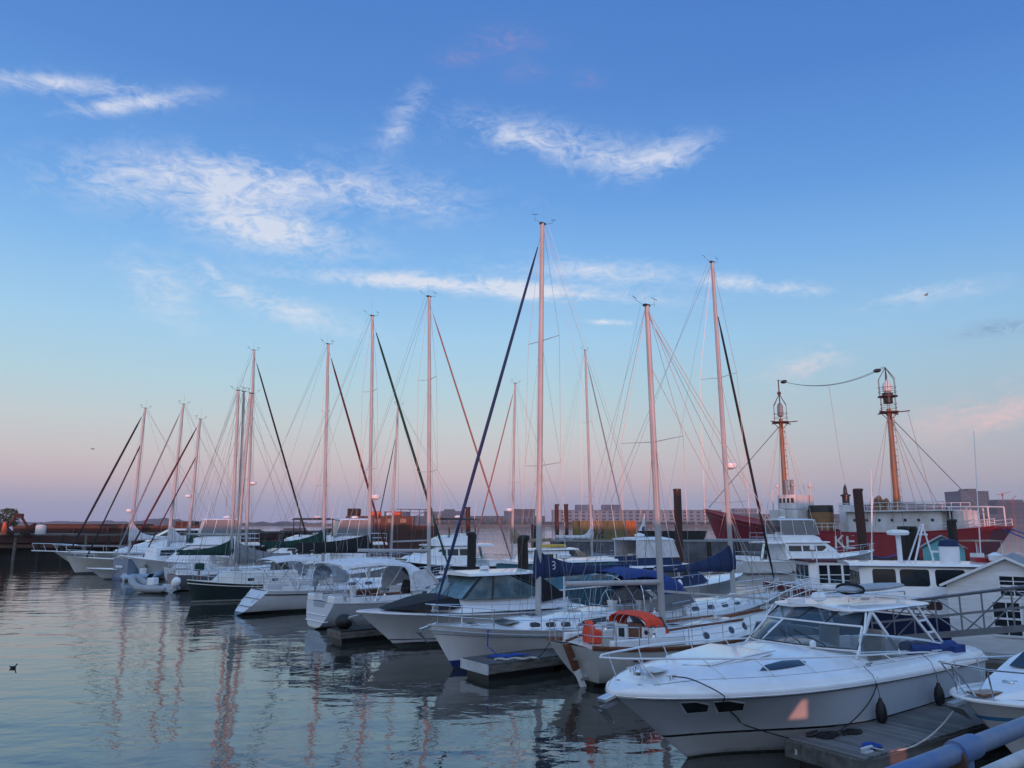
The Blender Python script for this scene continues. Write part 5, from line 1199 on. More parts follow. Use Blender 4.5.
MB().tube([(.2, 1.0, 1.0), (.2, 1.0, 3.2)], .04, 6).build('wind_generator_pole', WHITEM, rac); MB().lathe([(.05, -.1), (.26, -.06), (.28, .06), (.1, .12)], (.2, 1.0, 3.3), 12).build('gps_dome', GEL, rac)
# second row, further off
def far_sail(label, end, pxy, z, head, L, hull_m, mpx, top, jib=None, boom=None, cover=None, name='sloop', **kw):
    p = ground(pxy[0], pxy[1], z); a = dict(hk=dict(rake=.9, ws=.66, p=2.1, q=.9, wlb=.1, sn=.8), spreads=(.38, .68), wire=.0115, far=True, wins='oval', zs=(1.1, 1.05, 1.45), deck_m=GEL, B=L*.30)
    a.update(kw); a[end] = p
    return sailboat(name, label, head=head, L=L, hull_m=hull_m, mast_px=mpx, top_py=top, jib=jib, boom=boom, cover=cover, **a)
far_sail('sloop with a sagging green sail cover and dark red furled jib, thick grey mast', 'stern', (224, 598), 0, 46, 12.8, HW_PLAIN, 323, 345, (MAROONC, .075), 4.6, (GREENC, 1.25, .38), cexp=3, boomz=3.0, spar=ALU, spreads=(.36,), dodger=GREYC)
far_sail('grey hulled sloop with a green sail cover sagging left of its mast', 'stern', (171, 591), 0, 44, 10.0, HGREY, 231, 391, None, 3.9, (GREENC, 1.2, .34), cexp=3, boomz=2.4, spreads=(.33, .62), wins='long')
far_sail('white sloop with a bare white boom and black furled jib, radar on its mast', 'stern', (168, 582), 0, 42, 12.5, HW_PLAIN, 246, 351, (BLACKC, .08), 5.0, None, boomz=3.6, boom_m=WSPAR, spar=WSPAR, radar_f=.36, spreads=(.35, .66), dodger=WHITEC)
far_sail('sloop with dark red furled jib and a green sail cover, third mast from the left', 'bow', (124, 560), 1.4, 214, 12.0, HW_PLAIN, 187, 419, (MAROONC, .085), 4.6, (GREENC, 1.6, .4), cexp=4, boomz=2.7, radar_f=.44, inner=(.72, .25, MAROONC, .06))
far_sail('sloop with pale furled jib and a white stacked mainsail, second mast from the left', 'bow', (113, 559), 1.4, 213, 12.5, HCREAM, 168, 404, (GREYC, .07), 4.8, (WHITEC, 2.3, .3), cexp=7, boomz=2.9)
far_sail('white sloop with two black furled headsails, mast furthest left of all', 'bow', (66, 557), 1.55, 214, 14.0, HCREAM, 129, 408, (BLACKC, .095), 5.0, (WHITEC, 2.3, .3), cexp=7, boomz=3.1, radar_f=.30, inner=(.74, .3, BLACKC, .075), zs=(1.2, 1.15, 1.6))
far_sail('cream sloop with tan wrapped mast foot, behind the dark tower boat', 'bow', (470, 560), 1.4, 214, 12.0, HCREAM, 512, 383, (mat('sun_pink_canvas', (.30, .15, .14), .85), .06), 4.6, (TANC, 2.2, .3), cexp=7, boomz=2.9, radar_f=.27, spreads=(.42,))  # rose tint again stands in for sunlight on the jib
far_sail('white sloop with pale boom and mast in front of the olive container', 'stern', (540, 568), .6, 40, 12.5, HW_PLAIN, 592, 351, (GREYC, .06), 4.8, (WHITEC, 2.0, .3), cexp=12, boomz=3.2, boom_m=WSPAR, spreads=(.28, .64), dodger=TANC)
far_sail('sloop with a short pink mast and low radar, before the rusty work barge', 'bow', (370, 557), 1.4, 212, 12.0, HW_PLAIN, 391, 405, (NAVY, .05), 4.4, None, boomz=2.8, radar_f=.28, spar=WSPAR, spreads=(.36,), jfrac=.8)
far_sail('white sloop with a thin bare mast, beyond the green covered sloop', 'stern', (270, 555), 1.2, 40, 12.0, HW_PLAIN, 323, 413, None, 4.4, None, boomz=2.9, spar=WSPAR, spreads=(.42,))
far_sail('small cream sloop with bare boom, its mast almost touching the green covered mast', 'stern', (190, 573), 1.1, 42, 9.5, HCREAM, 237, 392, None, 3.6, None, boomz=2.6, spar=WSPAR, spreads=(.36,))
# ------------------------------------------------------------------ motor boats
MG = 'motor boats moored in the marina'
def motor(name, label, cat='motor boat', bow=None, stern=None, head=37, L=10, B=3.4, zs=(1.0, 1.1, 1.5), hull_m=None, deck_m=None, rails=True, well=None, group=MG, rub=GEL, **hk):
    root, th = place(bow, stern, head, L); R = empty(name, root, th, label, cat, group)
    k = dict(rake=1.3, ws=.88, tm=.42, p=2.5, q=.75, w0=.92, wlb=.08, flare=1.5, rk=3); k.update(hk)
    H = Hull(L, B, zs, **k); H.build(R, hull_m or HW_PLAIN); H.deck(R, deck_m or GEL, .08, well); H.rail(R, 'rub_rail', rub, .035, .0, .01)
    if rails:
        a = [(H.X(t, 9), H.hb(t)*.93, H.zz(t)) for t in (.45, .6, .75, .86, .94, .985)]; mb = MB()
        pts = [(x, y, z+.62) for x, y, z in a]; mb.tube(pts+[(H.X(1, 9)+.12, 0, H.zz(1)+.64)]+[(x, -y, z) for x, y, z in reversed(pts)], .016, 6)
        for x, y, z in a:
            for s_ in (1, -1): mb.tube([(x-.08, s_*y, z), (x, s_*y, z+.62)], .013, 5)
        mb.build('bow_rail', STEEL, R)
    M = Matrix.Translation(root) @ Matrix.Rotation(th, 4, 'Z')
    return R, H, M, th
def slab(R, name, m, x0, x1, w, z, th=.09, taper=.9, camb=.06):
    rg = []
    for i in range(7):
        k = i/6; x = x0+(x1-x0)*k; ww = w*(taper+(1-taper)*sin(pi*k)**.4) if taper < 1 else w
        rg.append([(x, -ww, z), (x, -ww*.96, z+th), (x, 0, z+th+camb), (x, ww*.96, z+th), (x, ww, z), (x, 0, z-.01)])
    return MB().loft(rg).build(name, m, R, sharp=40, bevel=0)
# white express boat with black canvas between the sloops
R, H, M, th = motor('motor_cruiser', 'white hardtop express boat with black foredeck cover and black aft canvas', bow=ground(357, 612, 1.38), head=217, L=10.2, B=3.4, zs=(1.05, 1.12, 1.40), hull_m=HW_BLACK, rails=False, rake=1.7, flare=1.8)
H.rail(R, 'boot_stripe', BLACKP, .022, zfrac=.22, off=.004)
C = House([(7.9, .5, .3, 1.3, 1.42), (7.3, 1.0, .8, 1.28, 1.62), (6.4, 1.3, 1.05, 1.2, 1.75), (3.4, 1.42, 1.2, 1.15, 1.7), (1.2, 1.45, 1.25, 1.1, 1.55)], .1); C.build(R, GEL)
MB().loft([[(x, -w, z0), (x, -w*.85, z0+h), (x, 0, z0+h*1.15), (x, w*.85, z0+h), (x, w, z0)] for x, w, z0, h in ((9.2, .3, 1.42, .03), (8.6, .75, 1.40, .14), (7.6, 1.12, 1.38, .33), (6.9, 1.22, 1.36, .44), (6.5, 1.2, 1.4, .3))]).build('foredeck_cover', BLACKC, R)
slab(R, 'hard_top', GEL, 2.9, 6.1, 1.3, 2.52, .09, .86, .07)
P = lambda y: (6.75-.25*abs(y), y*1.2, 1.72); Q = lambda y: (5.75-.15*abs(y), y*1.1, 2.52)
for y0, y1 in ((-1, -.02), (.02, 1)): MB().plate([P(y0), P(y1), Q(y1), Q(y0)], .02).build('windscreen', BGLASS, R)
for s_ in (1, -1):
    MB().plate([(6.4, s_*1.24, 1.70), (5.5, s_*1.12, 2.50), (5.05, s_*1.15, 2.50), (5.2, s_*1.3, 1.66)], .03).build('side_window', BGLASS, R)
    MB().plate([(5.1, s_*1.3, 1.66), (4.95, s_*1.16, 2.48), (4.1, s_*1.2, 2.48), (3.0, s_*1.32, 2.0), (3.0, s_*1.36, 1.78), (3.3, s_*1.36, 1.64)], .03).build('side_window', BGLASS, R)
    fr = MB(); fr.tube([(6.45, s_*1.26, 1.70), (5.5, s_*1.13, 2.53)], .045, 6); fr.tube([(5.15, s_*1.32, 1.64), (5.0, s_*1.17, 2.52)], .04, 6); fr.tube([(4.2, s_*1.22, 2.52), (2.9, s_*1.36, 2.0), (2.7, s_*1.42, 1.5)], .05, 6); fr.build('window_frame', BLACKP, R)
    MB().plate([(3.9, s_*1.2, 2.52), (2.9, s_*1.24, 2.52), (1.3, s_*1.3, 1.55), (2.75, s_*1.43, 1.4), (2.9, s_*1.36, 2.0)], .02).build('aft_curtain', BLACKC, R)
MB().plate([(2.9, 1.24, 2.52), (2.9, -1.24, 2.52), (1.3, -1.3, 1.5), (1.3, 1.3, 1.5)], .02).build('aft_curtain', BLACKC, R)
for y0 in (.4, -.5): MB().tube([(6.65, y0, 1.78), (6.1, y0-.5, 2.2)], .014, 4).build('wiper', BLACKP, R)
MB().lathe([(.03, 0), (.2, .03), (.2, .12), (.03, .16)], (4.6, 0, 2.66), 12).build('radar_dome', GEL, R)
an = MB(); an.obox((9.9, 0, 1.3), (10.5, 0, 1.2), .12, .06); an.add([(10.5, -.2, 1.2), (10.5, .2, 1.2), (10.1, .02, .85), (10.1, -.02, .85)], [(0, 1, 2, 3)]); an.build('anchor', STEEL, R)
def rods(R, pts):
    for x, y, z, l, a in pts: MB().tube([(x, y, z), (x+l*sin(a), y, z+l*cos(a))], .018, 5, r1=.008).build('antenna', WHITEM, R)
def flybridge(name, label, bow=None, stern=None, head=37, L=13, B=4.2, hull_m=None, tower=None, enc=VINYL, hood=WHITEC, win=DGLASS, dark=False, k=1.0, house_m=None, raked=.9, group=MG, top=True):
    R, H, M, th = motor(name, label, bow=bow, stern=stern, head=head, L=L, B=B, zs=(1.15*k, 1.25*k, 2.0*k), hull_m=hull_m or HW_PLAIN, group=group)
    b = B/2; hm_ = house_m or GEL; z0 = 1.2*k; z1 = 2.75*k; x0, x1 = L*.28, L*.62
    C = House([(x0, b*.78, b*.7, z0, z1), (x1-.6, b*.78, b*.68, z0, z1), (x1+raked*.5, b*.74, b*.6, z0, z0+(z1-z0)*.62), (x1+raked*1.4, b*.66, b*.4, z0, z0+(z1-z0)*.2)], .1); C.build(R, hm_, 'house')
    for s_ in (1, -1):
        xs = [x0+.35+(x1-x0-.75)*q for q in (0, .31, .35, .66, .70, 1)]
        for i in (0, 2, 4): C.win(R, [(xs[i], z0+.8*k), (xs[i+1], z0+.8*k), (xs[i+1]-(.4 if i == 4 else 0), z1-.25*k), (xs[i], z1-.25*k)], s_, win, frame=.04, fm=WHITEM)
        gr = MB(); zf = z1+.12; xf = x0-1.8
        for zz in (.4, .8): gr.tube([(x0-.3, s_*b*.72, zf+zz*k), (xf, s_*b*.72, zf+zz*k), (xf, s_*.1, zf+zz*k)], .018, 5)
        for x in (x0-.3, x0-1.05, xf): gr.tube([(x, s_*b*.72, zf), (x, s_*b*.72, zf+.8*k)], .018, 5)
        gr.build('fly_rail', STEEL, R)
        for t_ in (.05, .2): M_ = H.X(t_, 9); MB().tube([(M_, s_*H.hb(t_)*.95, H.zz(t_)), (M_, s_*H.hb(t_)*.95, H.zz(t_)+.75*k)], .02, 5).build('stanchion', STEEL, R)
        MB().tube([(H.X(t_, 9), s_*H.hb(t_)*.95, H.zz(t_)+.75*k) for t_ in (.01, .05, .2, .3)], .018, 5).build('cockpit_rail', STEEL, R)
    for y in (.5, -.5): MB().box(x0+.4, x0+1.0, y-.28, y+.28, z1+.12, z1+1.0*k).build('helm_seat', GEL, R, bevel=.05)
    MB().obox((x0-1.6, -b*.3, z1), (x0-2.0, -b*.3, 1.0), .4, .05, (1, 0, 0)).build('ladder', STEEL, R)
    MB().box(.5, 1.6, -b*.6, b*.6, 1.1*k, 1.1*k+.45).build('locker', GEL, R, bevel=.05)
    for s_ in (1, -1): MB().obox((x0-1.9, s_*b*.74, z1-.03), (x0, s_*b*.74, z1-.03), .06, .10).build('overhang', GEL, R)
    zw = z0+(z1-z0)
    MB().plate([(x1-.5, b*.58, z1-.1), (x1-.5, -b*.58, z1-.1), (x1+raked*.5, -b*.56, z0+(z1-z0)*.66), (x1+raked*.5, b*.56, z0+(z1-z0)*.66)], .03, .05).build('windscreen', win, R)
    slab(R, 'fly_deck', GEL, x0-1.9, x1-.2, b*.76, z1+.02, .1, .92)
    F = House([(x0-.3, b*.66, b*.62, z1+.1, z1+.75*k), (x1-1.8, b*.66, b*.6, z1+.1, z1+.8*k), (x1-.9, b*.58, b*.45, z1+.1, z1+.5*k)], .08); F.build(R, hm_, 'flybridge')
    if top:
        zt = z1+2.1*k; ta, tb = x0-.4, x1-1.5
        slab(R, 'bimini', hood, ta, tb, b*.66, zt, .06, .9, .1)
        for x in (ta+.2, tb-.2):
            for s_ in (1, -1): MB().tube([(x, s_*b*.6, z1+.7*k), (x, s_*b*.62, zt)], .025 if not dark else .05, 6).build('bimini_post', BLACKP if dark else WHITEM, R)
        if enc:
            for s_ in (1, -1):
                e_ = MB().plate([(ta+.2, s_*b*.62, z1+.75*k), (tb+.3, s_*b*.62, z1+.75*k), (tb-.15, s_*b*.62, zt), (ta+.2, s_*b*.62, zt)], .012).build('enclosure', enc, R)
                for q in (.0, .34, .67, 1.0):
                    xa_ = ta+.2+(tb+.1-ta)*q; MB().obox((xa_, s_*b*.628, z1+.75*k), (xa_-(.4*q), s_*b*.628, zt), .05, .02, (0, 1, 0)).build('zip_strip', hood, e_)
            MB().plate([(tb+.32, b*.6, z1+.78*k), (tb+.32, -b*.6, z1+.78*k), (tb-.12, -b*.6, zt), (tb-.12, b*.6, zt)], .012).build('enclosure', enc, R)
        rods(R, [(ta+.3, b*.6, zt, 2.4, -.15), (tb-.3, -b*.6, zt, 1.8, -.2)])
        MB().lathe([(.05, 0), (.3, .04), (.32, .16), (.05, .24)], (ta+1.2, 0, zt+.14), 12).build('radar_dome', GEL, R)
    return R, H, M
flybridge('sport_fisher', 'white flybridge sport fishing yacht moored in front of the red lightship', stern=ground(738, 573, 0), head=12, L=14.6, B=4.4, enc=VINYL, win=DGLASS, hood=WHITEC)
flybridge('motor_yacht', 'dark framed tower boat with black bimini, in front of the far grey terminal', bow=ground(372, 566, 1.3), head=212, L=11.5, B=3.8, hull_m=HBLACK, hood=BLACKC, enc=None, dark=True)
flybridge('motor_yacht', 'flybridge yacht under a white tarpaulin top, behind the navy boom cover', bow=ground(742, 576, 1.3), head=24, L=11.5, B=3.8, enc=WHITEC, hood=WHITEC, k=.74, house_m=NAVY)
flybridge('motor_yacht', 'white motor yacht with clear enclosed flybridge near the left pier', bow=ground(118, 560, 1.6), head=206, L=12.5, B=4.0, enc=VINYL, win=DGLASS)
flybridge('motor_yacht', 'black topped motor yacht with dark canopy posts behind the green sail cover', bow=ground(214, 563, 1.4), head=208, L=12.5, B=4.0, hood=BLACKC, enc=None, dark=True)
flybridge('motor_yacht', 'motor yacht with clear curtains and white canvas roof, before the rusty work barge', bow=ground(266, 561, 1.4), head=205, L=11.5, B=3.9, enc=VINYL, hood=WHITEC)
# long raked motor yacht at far left
R, H, M, th = motor('motor_yacht', 'long raked white motor yacht with dark window band, bowsprit at far left', bow=ground(53, 553, 1.75), head=212, L=17.5, B=4.6, zs=(1.5, 1.6, 1.9), rake=2.6)
C = House([(2.5, 1.7, 1.5, 1.55, 2.9), (7.5, 1.8, 1.55, 1.55, 3.0), (9.6, 1.75, 1.3, 1.6, 2.6), (12.2, 1.3, .9, 1.65, 1.9)], .15); C.build(R, GEL, 'house')
for s_ in (1, -1): C.win(R, [(2.9, 2.15), (10.2, 2.1), (8.6, 2.72), (3.0, 2.66)], s_, DGLASS)
slab(R, 'hard_top', GEL, 2.2, 7.4, 1.5, 3.85, .12, .85); MB().plate([(9.4, 1.3, 2.72), (9.4, -1.3, 2.72), (7.4, -1.3, 3.85), (7.4, 1.3, 3.85)], .04).build('windscreen', GEL, R)
for s_ in (1, -1): MB().obox((2.6, s_*1.45, 2.9), (3.3, s_*1.45, 3.9), .12, .5).build('arch_leg', GEL, R)
MB().obox((17.2, 0, 1.92), (19.3, 0, 2.02), .6, .09).build('bow_sprit', GEL, R)
pr = MB()
for s_ in (1, -1): pr.tube([(15.5, s_*.9, 2.5), (17.5, s_*.35, 2.62), (19.3, s_*.22, 2.68)], .025, 6); [pr.tube([(x-.3, s_*w, 1.95), (x, s_*w, 2.66)], .02, 5) for x, w in ((17.5, .33), (18.4, .25), (19.3, .22))]
pr.build('pulpit', STEEL, R)
rods(R, [(3.5, 1.0, 3.95, 2.6, -.1), (3.2, -.9, 3.95, 1.6, -.2)])
# red hulled small trawler with maroon bulwark
R, H, M, th = motor('trawler', 'small white trawler with a maroon bulwark and maroon roof, behind the cruiser hard top', bow=ground(763, 580, 1.55), head=184, L=8.2, B=3.1, zs=(1.0, .95, 1.5), hull_m=HW_GREY, rails=True, rake=.4, flare=1.1, ws=.75)
for s_ in (1, -1):
    T = [.42, .5, .65, .8, .9, .97]; MB().loft([[(H.X(t, 9), s_*(H.hb(t)+.035), H.zz(t)-.28), (H.X(t, 9), s_*(H.hb(t)+.035), H.zz(t)+.06)] for t in T+[1.0]], closed=False, cap0=False, cap1=False).build('bulwark_band', MAROONC, R)
C = House([(3.1, 1.05, 1.0, .95, 2.45), (5.6, 1.05, 1.0, .95, 2.55), (6.0, .9, .8, .95, 2.55)], .06); C.build(R, GEL, 'pilothouse')
slab(R, 'roof', MAROONC, 2.9, 6.25, 1.12, 2.55, .06, .95)
for s_ in (1, -1):
    for x0, x1 in ((5.1, 5.55), (4.35, 4.98), (3.62, 4.22)): C.win(R, [(x0, 1.45), (x1, 1.45), (x1, 2.36), (x0, 2.36)], s_, DGLASS, frame=.05, fm=GEL); MB().box(x0, x1, s_*1.03-.02, s_*1.03+.02, 1.85, 1.89).build('glazing_bar', GEL, R)
    C.win(R, [(3.2, 1.5), (3.48, 1.5), (3.48, 2.3), (3.2, 2.3)], s_, DGLASS, frame=.06, fm=GEL)
for y in (-.52, 0, .52): MB().box(5.98, 6.02, y-.21, y+.21, 1.6, 2.35).build('window', DGLASS, R)
text_mesh('lettering', 'Pace', .3, NAVY, R, (6.55, H.hb(.84)*.93+.05, .85), (pi/2, 0, pi-.30), .004, .3)
MB().box(.5, 2.9, -.95, .95, .95, 1.75).build('trunk', GEL, R, bevel=.05); MB().tube([(.3, .5, 2.0), (3.0, .6, 2.02)], .14, 10).build('rolled_awning', WHITEC, R)
rods(R, [(4.2, .4, 2.6, 2.2, 0), (3.4, -.3, 2.6, 1.5, .1)])
MB().lathe([(.04, 0), (.06, .5), (.14, .55), (.12, .75), (.03, .8)], (5.6, .5, 2.6), 10).build('searchlight', GEL, R)
# lobster style boat with navy hull behind the gangway
R, H, M, th = motor('lobster_boat', 'white pilothouse boat with navy hull and wooden wheelhouse back, behind the gangway', bow=ground(798, 607, 1.5)+Vector((.3, 2.6, 0)), head=166, L=10.5, B=3.5, zs=(1.2, 1.2, 1.6), hull_m=HNAVY, rails=True, rake=.6, flare=1.2, ws=.8)
H.rail(R, 'toe_rail', TEAK, .04, .03, 0)
C = House([(3.7, 1.3, 1.22, 1.15, 2.9), (7.3, 1.3, 1.2, 1.15, 2.95), (7.7, 1.15, 1.0, 1.15, 2.9)], .08); C.build(R, GEL, 'pilothouse')
slab(R, 'roof', GEL, 2.7, 8.1, 1.42, 2.95, .09, .95)
F = House([(7.6, 1.1, 1.0, 1.2, 1.85), (8.9, .9, .75, 1.3, 1.8), (9.3, .6, .4, 1.35, 1.5)], .1); F.build(R, GEL, 'trunk')
for s_ in (1, -1):
    for x0, x1 in ((6.5, 7.25), (5.35, 6.3), (4.15, 5.1)): C.win(R, rrect(x0, x1, 2.24, 2.80, .09), s_, DGLASS, frame=.03, fm=BLACKP)
    C.win(R, rrect(5.0, 7.0, 1.38, 1.68, .1), s_, mat('brown_panel', (.06, .025, .018), .5)); C.win(R, [(6.9+.01+.07*cos(a), 1.3+.07*sin(a)) for a in [2*pi*i/10 for i in range(10)]], s_, BLACKP)
    MB().box(3.0, 3.68, s_*1.26-.04, s_*1.26+.04, 1.15, 2.9).build('wood_side', WOODY, R)
    MB().box(3.12, 3.5, s_*1.26-.05, s_*1.26+.05, 2.1, 2.75).build('window', BGLASS, R)
    MB().obox((2.95, s_*1.3, 1.15), (2.95, s_*1.3, 2.95), .09, .09, (0, 1, 0)).build('post', WOODY, R)
for y in (-.7, 0, .7): MB().box(7.66, 7.72, y-.28, y+.28, 2.1, 2.7).build('window', DGLASS, R)
ms = MB(); ms.obox((5.6, .5, 3.05), (5.1, .15, 4.5), .05, .05); ms.obox((5.6, -.5, 3.05), (5.1, -.15, 4.5), .05, .05); ms.obox((5.1, -.5, 4.1), (5.1, .5, 4.1), .07, .07); ms.obox((4.8, 0, 3.05), (5.1, 0, 4.5), .05, .05); ms.build('mast_frame', WHITEM, R)
MB().lathe([(.1, 0), (.38, .03), (.42, .12), (.37, .2), (.05, .24)], (6.0, 0, 4.05), 16).build('radar_dome', GEL, R); MB().box(5.92, 6.08, -.07, .07, 3.05, 4.05).build('radar_post', WHITEM, R)
MB().lathe([(.36, 0), (.36, .6), (.25, .75), (.03, .8)], (4.3, .2, 3.05), 14).build('life_raft', GEL, R); MB().lathe([(.38, .6), (.3, .82), (.03, .88)], (4.3, .2, 3.06), 14).build('raft_cover', NAVY, R)
MB().box(3.0, 3.5, -.2, .5, 3.05, 3.25).build('flare_box', REDP, R, bevel=.02); MB().lathe([(.05, 0), (.22, .1), (.25, .3), (.05, .4)], (2.9, .7, 3.06), 12).build('spotlight', GEL, R)
for x, y, l in ((7.2, .9, 3.6), (2.9, -.9, 5.2), (6.9, -.8, 2.6)): MB().tube([(x, y, 3.0), (x-.25, y, 3.0+l)], .024, 6, r1=.012).build('antenna', WHITEM, R)
for y in (.8, 1.25): MB().tube([(4.3, y, 2.1), (8.6, y+.4, 1.15)], .035, 6).build('outrigger', WHITEM, R)
MB().tube([(9.0, .6, 2.05), (6.6, .9, 2.08)], .13, 10).build('rolled_awning', WHITEC, R)
# boathouse, gangway
def boathouse():
    R = empty('boathouse', (15.95, 25.2, 0), radians(-36), 'white gabled boathouse with sash windows at the right edge', 'boathouse')
    wall = mat('white_clapboard', (.74, .75, .76), .6, var=.08, vscale=2, stretch=(.5, .5, 4)); tr = mat('grey_shingle', (.27, .28, .30), .85, var=.15, vscale=6, bump=.3)
    W_, D_, ez, rz = 1.75, 4.0, 2.55, 3.42
    mb = MB()
    mb.add([(-W_, 0, .25), (W_, 0, .25), (W_, 0, ez), (0, 0, rz), (-W_, 0, ez), (-W_, D_, .25), (W_, D_, .25), (W_, D_, ez), (0, D_, rz), (-W_, D_, ez)], [(0, 1, 2, 3, 4), (9, 8, 7, 6, 5), (0, 4, 9, 5), (1, 6, 7, 2), (0, 5, 6, 1)])
    mb.build('wall', wall, R)
    sl_ = (rz-ez)/W_
    for s_ in (1, -1):
        MB().add([(0, -.18, rz+.02), (s_*(W_+.18), -.18, ez-.18*sl_+.02), (s_*(W_+.18), D_+.2, ez-.18*sl_+.02), (0, D_+.2, rz+.02), (0, -.18, rz+.06), (s_*(W_+.18), -.18, ez-.18*sl_+.06), (s_*(W_+.18), D_+.2, ez-.18*sl_+.06), (0, D_+.2, rz+.06)],
                 [(0, 1, 2, 3), (7, 6, 5, 4), (0, 4, 5, 1), (1, 5, 6, 2), (2, 6, 7, 3), (3, 7, 4, 0)]).build('roof', tr, R)
        MB().obox((0, -.20, rz+.02), (s_*(W_+.18), -.20, ez-.18*sl_+.02), .03, .08).build('barge_board', GEL, R)
    for x0, x1, z0, z1 in ((-.22, .52, 2.24, 2.84), (-.48, .24, 1.02, 2.02), (.42, 1.12, 1.02, 2.02)):
        wf = MB(); wf.box(x0-.06, x1+.06, -.04, .02, z0-.07, z0); wf.box(x0-.06, x1+.06, -.04, .02, z1, z1+.06); wf.box(x0-.06, x0, -.04, .02, z0, z1); wf.box(x1, x1+.06, -.04, .02, z0, z1); wf.box(x0, x1, -.05, .02, (z0+z1)/2-.03, (z0+z1)/2+.03)
        for k in (1/3, 2/3): pass
        wf.box((x0+x1)/2-.015, (x0+x1)/2+.015, -.03, .02, z0, z1); wf.box(x0, x1, -.03, .02, z0+(z1-z0)*.25-.012, z0+(z1-z0)*.25+.012); wf.box(x0, x1, -.03, .02, z0+(z1-z0)*.75-.012, z0+(z1-z0)*.75+.012)
        w_ = wf.build('window', GEL, R); MB().box(x0, x1, -.012, -.004, z0, z1).build('pane', DGLASS, w_)
    MB().box(-W_-.5, W_+.5, -.7, D_+.5, -.4, .24).build('float', OLDWOOD, R, bevel=.03)
    MB().box(-W_-.02, W_+.02, -.03, .0, .26, .45).build('skirt', LGREYP, R)
boathouse()
def gangway():
    a, b = Vector((12.3, 26.2, .75)), Vector((17.6, 17.4, 2.75)); d = b-a; Lg = d.length; R = empty('gangway', a, 0, 'aluminium truss gangway sloping up to the right behind the cruiser', 'gangway')
    sd = Vector((-d.y, d.x, 0)).normalized()*.6; n = 7
    am = mat('dull_aluminium', (.22, .23, .25), .5, .5, var=.12)
    MB().add([tuple(v) for v in (-sd, sd, d+sd, d-sd, -sd-Vector((0, 0, .06)), sd-Vector((0, 0, .06)), d+sd-Vector((0, 0, .06)), d-sd-Vector((0, 0, .06)))], [(0, 1, 2, 3), (7, 6, 5, 4), (0, 4, 5, 1), (1, 5, 6, 2), (2, 6, 7, 3), (3, 7, 4, 0)]).build('walkway', mat('gangway_grating', (.25, .25, .26), .7), R)
    for s_ in (1, -1):
        mb = MB(); o = sd*s_; up = Vector((0, 0, 1.12))
        mb.obox(o, d+o, .07, .16); mb.tube([o+up, d+o+up], .035, 8); mb.obox(o+up*.5, d+o+up*.5, .04, .07)
        for i in range(n+1):
            p = d*(i/n)+o; mb.tube([p, p+up], .025, 6)
            if i < n: q = d*((i+1)/n)+o; mb.tube([p+(up if i % 2 else Vector()), q+(Vector() if i % 2 else up)], .022, 6)
        mb.build('side_truss', am, R)
gangway()
# right hand bow, cut by the frame
R, H, M, th = motor('cabin_boat', 'white cabin boat with a blue bow stripe and stainless pulpit at the right edge', bow=ground(961, 703, 1.3)+Vector((.05, 0, 0)), head=203, L=7.6, B=2.8, zs=(1.05, 1.15, 1.38), hull_m=hull_mat('stripe_hull', WH, [(-1, (.02, .02, .02)), (.05, WH), (.98, (.05, .22, .45)), (1.05, WH)]), rails=False, rake=1.5, p=2.6, q=.62, flare=1.6)
MB().loft([[(x, -w, z0), (x, -w*.75, z0+h), (x, 0, z0+h*1.2), (x, w*.75, z0+h), (x, w, z0)] for x, w, z0, h in ((7.0, .2, 1.36, .02), (6.3, .62, 1.34, .2), (5.2, .95, 1.3, .52), (3.8, 1.08, 1.22, .86), (3.2, 1.1, 1.2, .9))]).build('cabin', GEL, R)
MB().plate([(5.75, -.35, 1.74), (5.75, .35, 1.74), (5.15, .45, 1.94), (5.15, -.45, 1.94)], .02, .04).build('hatch', DGLASS, R)
slab(R, 'anchor_tray', TEAK, 6.3, 7.3, .16, 1.42, .03, 1.0, 0)
MB().box(6.2, 6.4, -.1, .12, 1.44, 1.6).build('windlass', STEEL, R, bevel=.03)
pr = MB(); k = [(H.X(t, 9), H.hb(t)*.9, H.zz(t)) for t in (.55, .75, .9, .97)]
top = [(x, y, z+.55) for x, y, z in k]; pr.tube(top+[(7.85, .22, 2.0), (8.0, 0, 2.02), (7.85, -.22, 2.0)]+[(x, -y, z) for x, y, z in reversed(top)], .02, 7)
for x, y, z in k:
    for s_ in (1, -1): pr.tube([(x-.1, s_*y, z), (x, s_*y, z+.55)], .016, 6)
pr.tube([(7.4, .1, 1.42), (7.95, .1, 2.0)], .016, 6); pr.tube([(7.4, -.1, 1.42), (7.95, -.1, 2.0)], .016, 6); pr.build('pulpit', STEEL, R)
an = MB(); an.obox((7.2, 0, 1.4), (7.95, 0, 1.3), .14, .06); an.add([(7.95, -.24, 1.28), (7.95, .24, 1.28), (7.45, .03, 1.0), (7.45, -.03, 1.0)], [(0, 1, 2, 3)]); an.build('anchor', GREYP, R)
# teal canvas boat between the black canvas and the blue spray hood
R, H, M, th = motor('motor_cruiser', 'cabin boat with teal canvas sides and a white roof, behind the tallest mast', stern=ground(498, 612, 0)+Vector((0, 0, 0)), head=30, L=10.5, B=3.6, zs=(1.1, 1.2, 1.6), hull_m=HTEAL)
C = House([(.6, 1.4, 1.3, 1.1, 2.4), (6.6, 1.45, 1.3, 1.15, 2.45), (7.8, 1.1, .9, 1.2, 1.7)], .08); C.build(R, TEALC, 'canvas_house'); slab(R, 'roof', GEL, .3, 6.9, 1.45, 2.47, .12, .93)
for s_ in (1, -1):
    for x in (1.4, 3.2, 5.0): C.win(R, [(x, 1.6), (x+1.2, 1.6), (x+1.2, 2.25), (x, 2.25)], s_, BGLASS)
outboard(R, -.2, .6, 1.5, BLACKP, .1, 1.2)
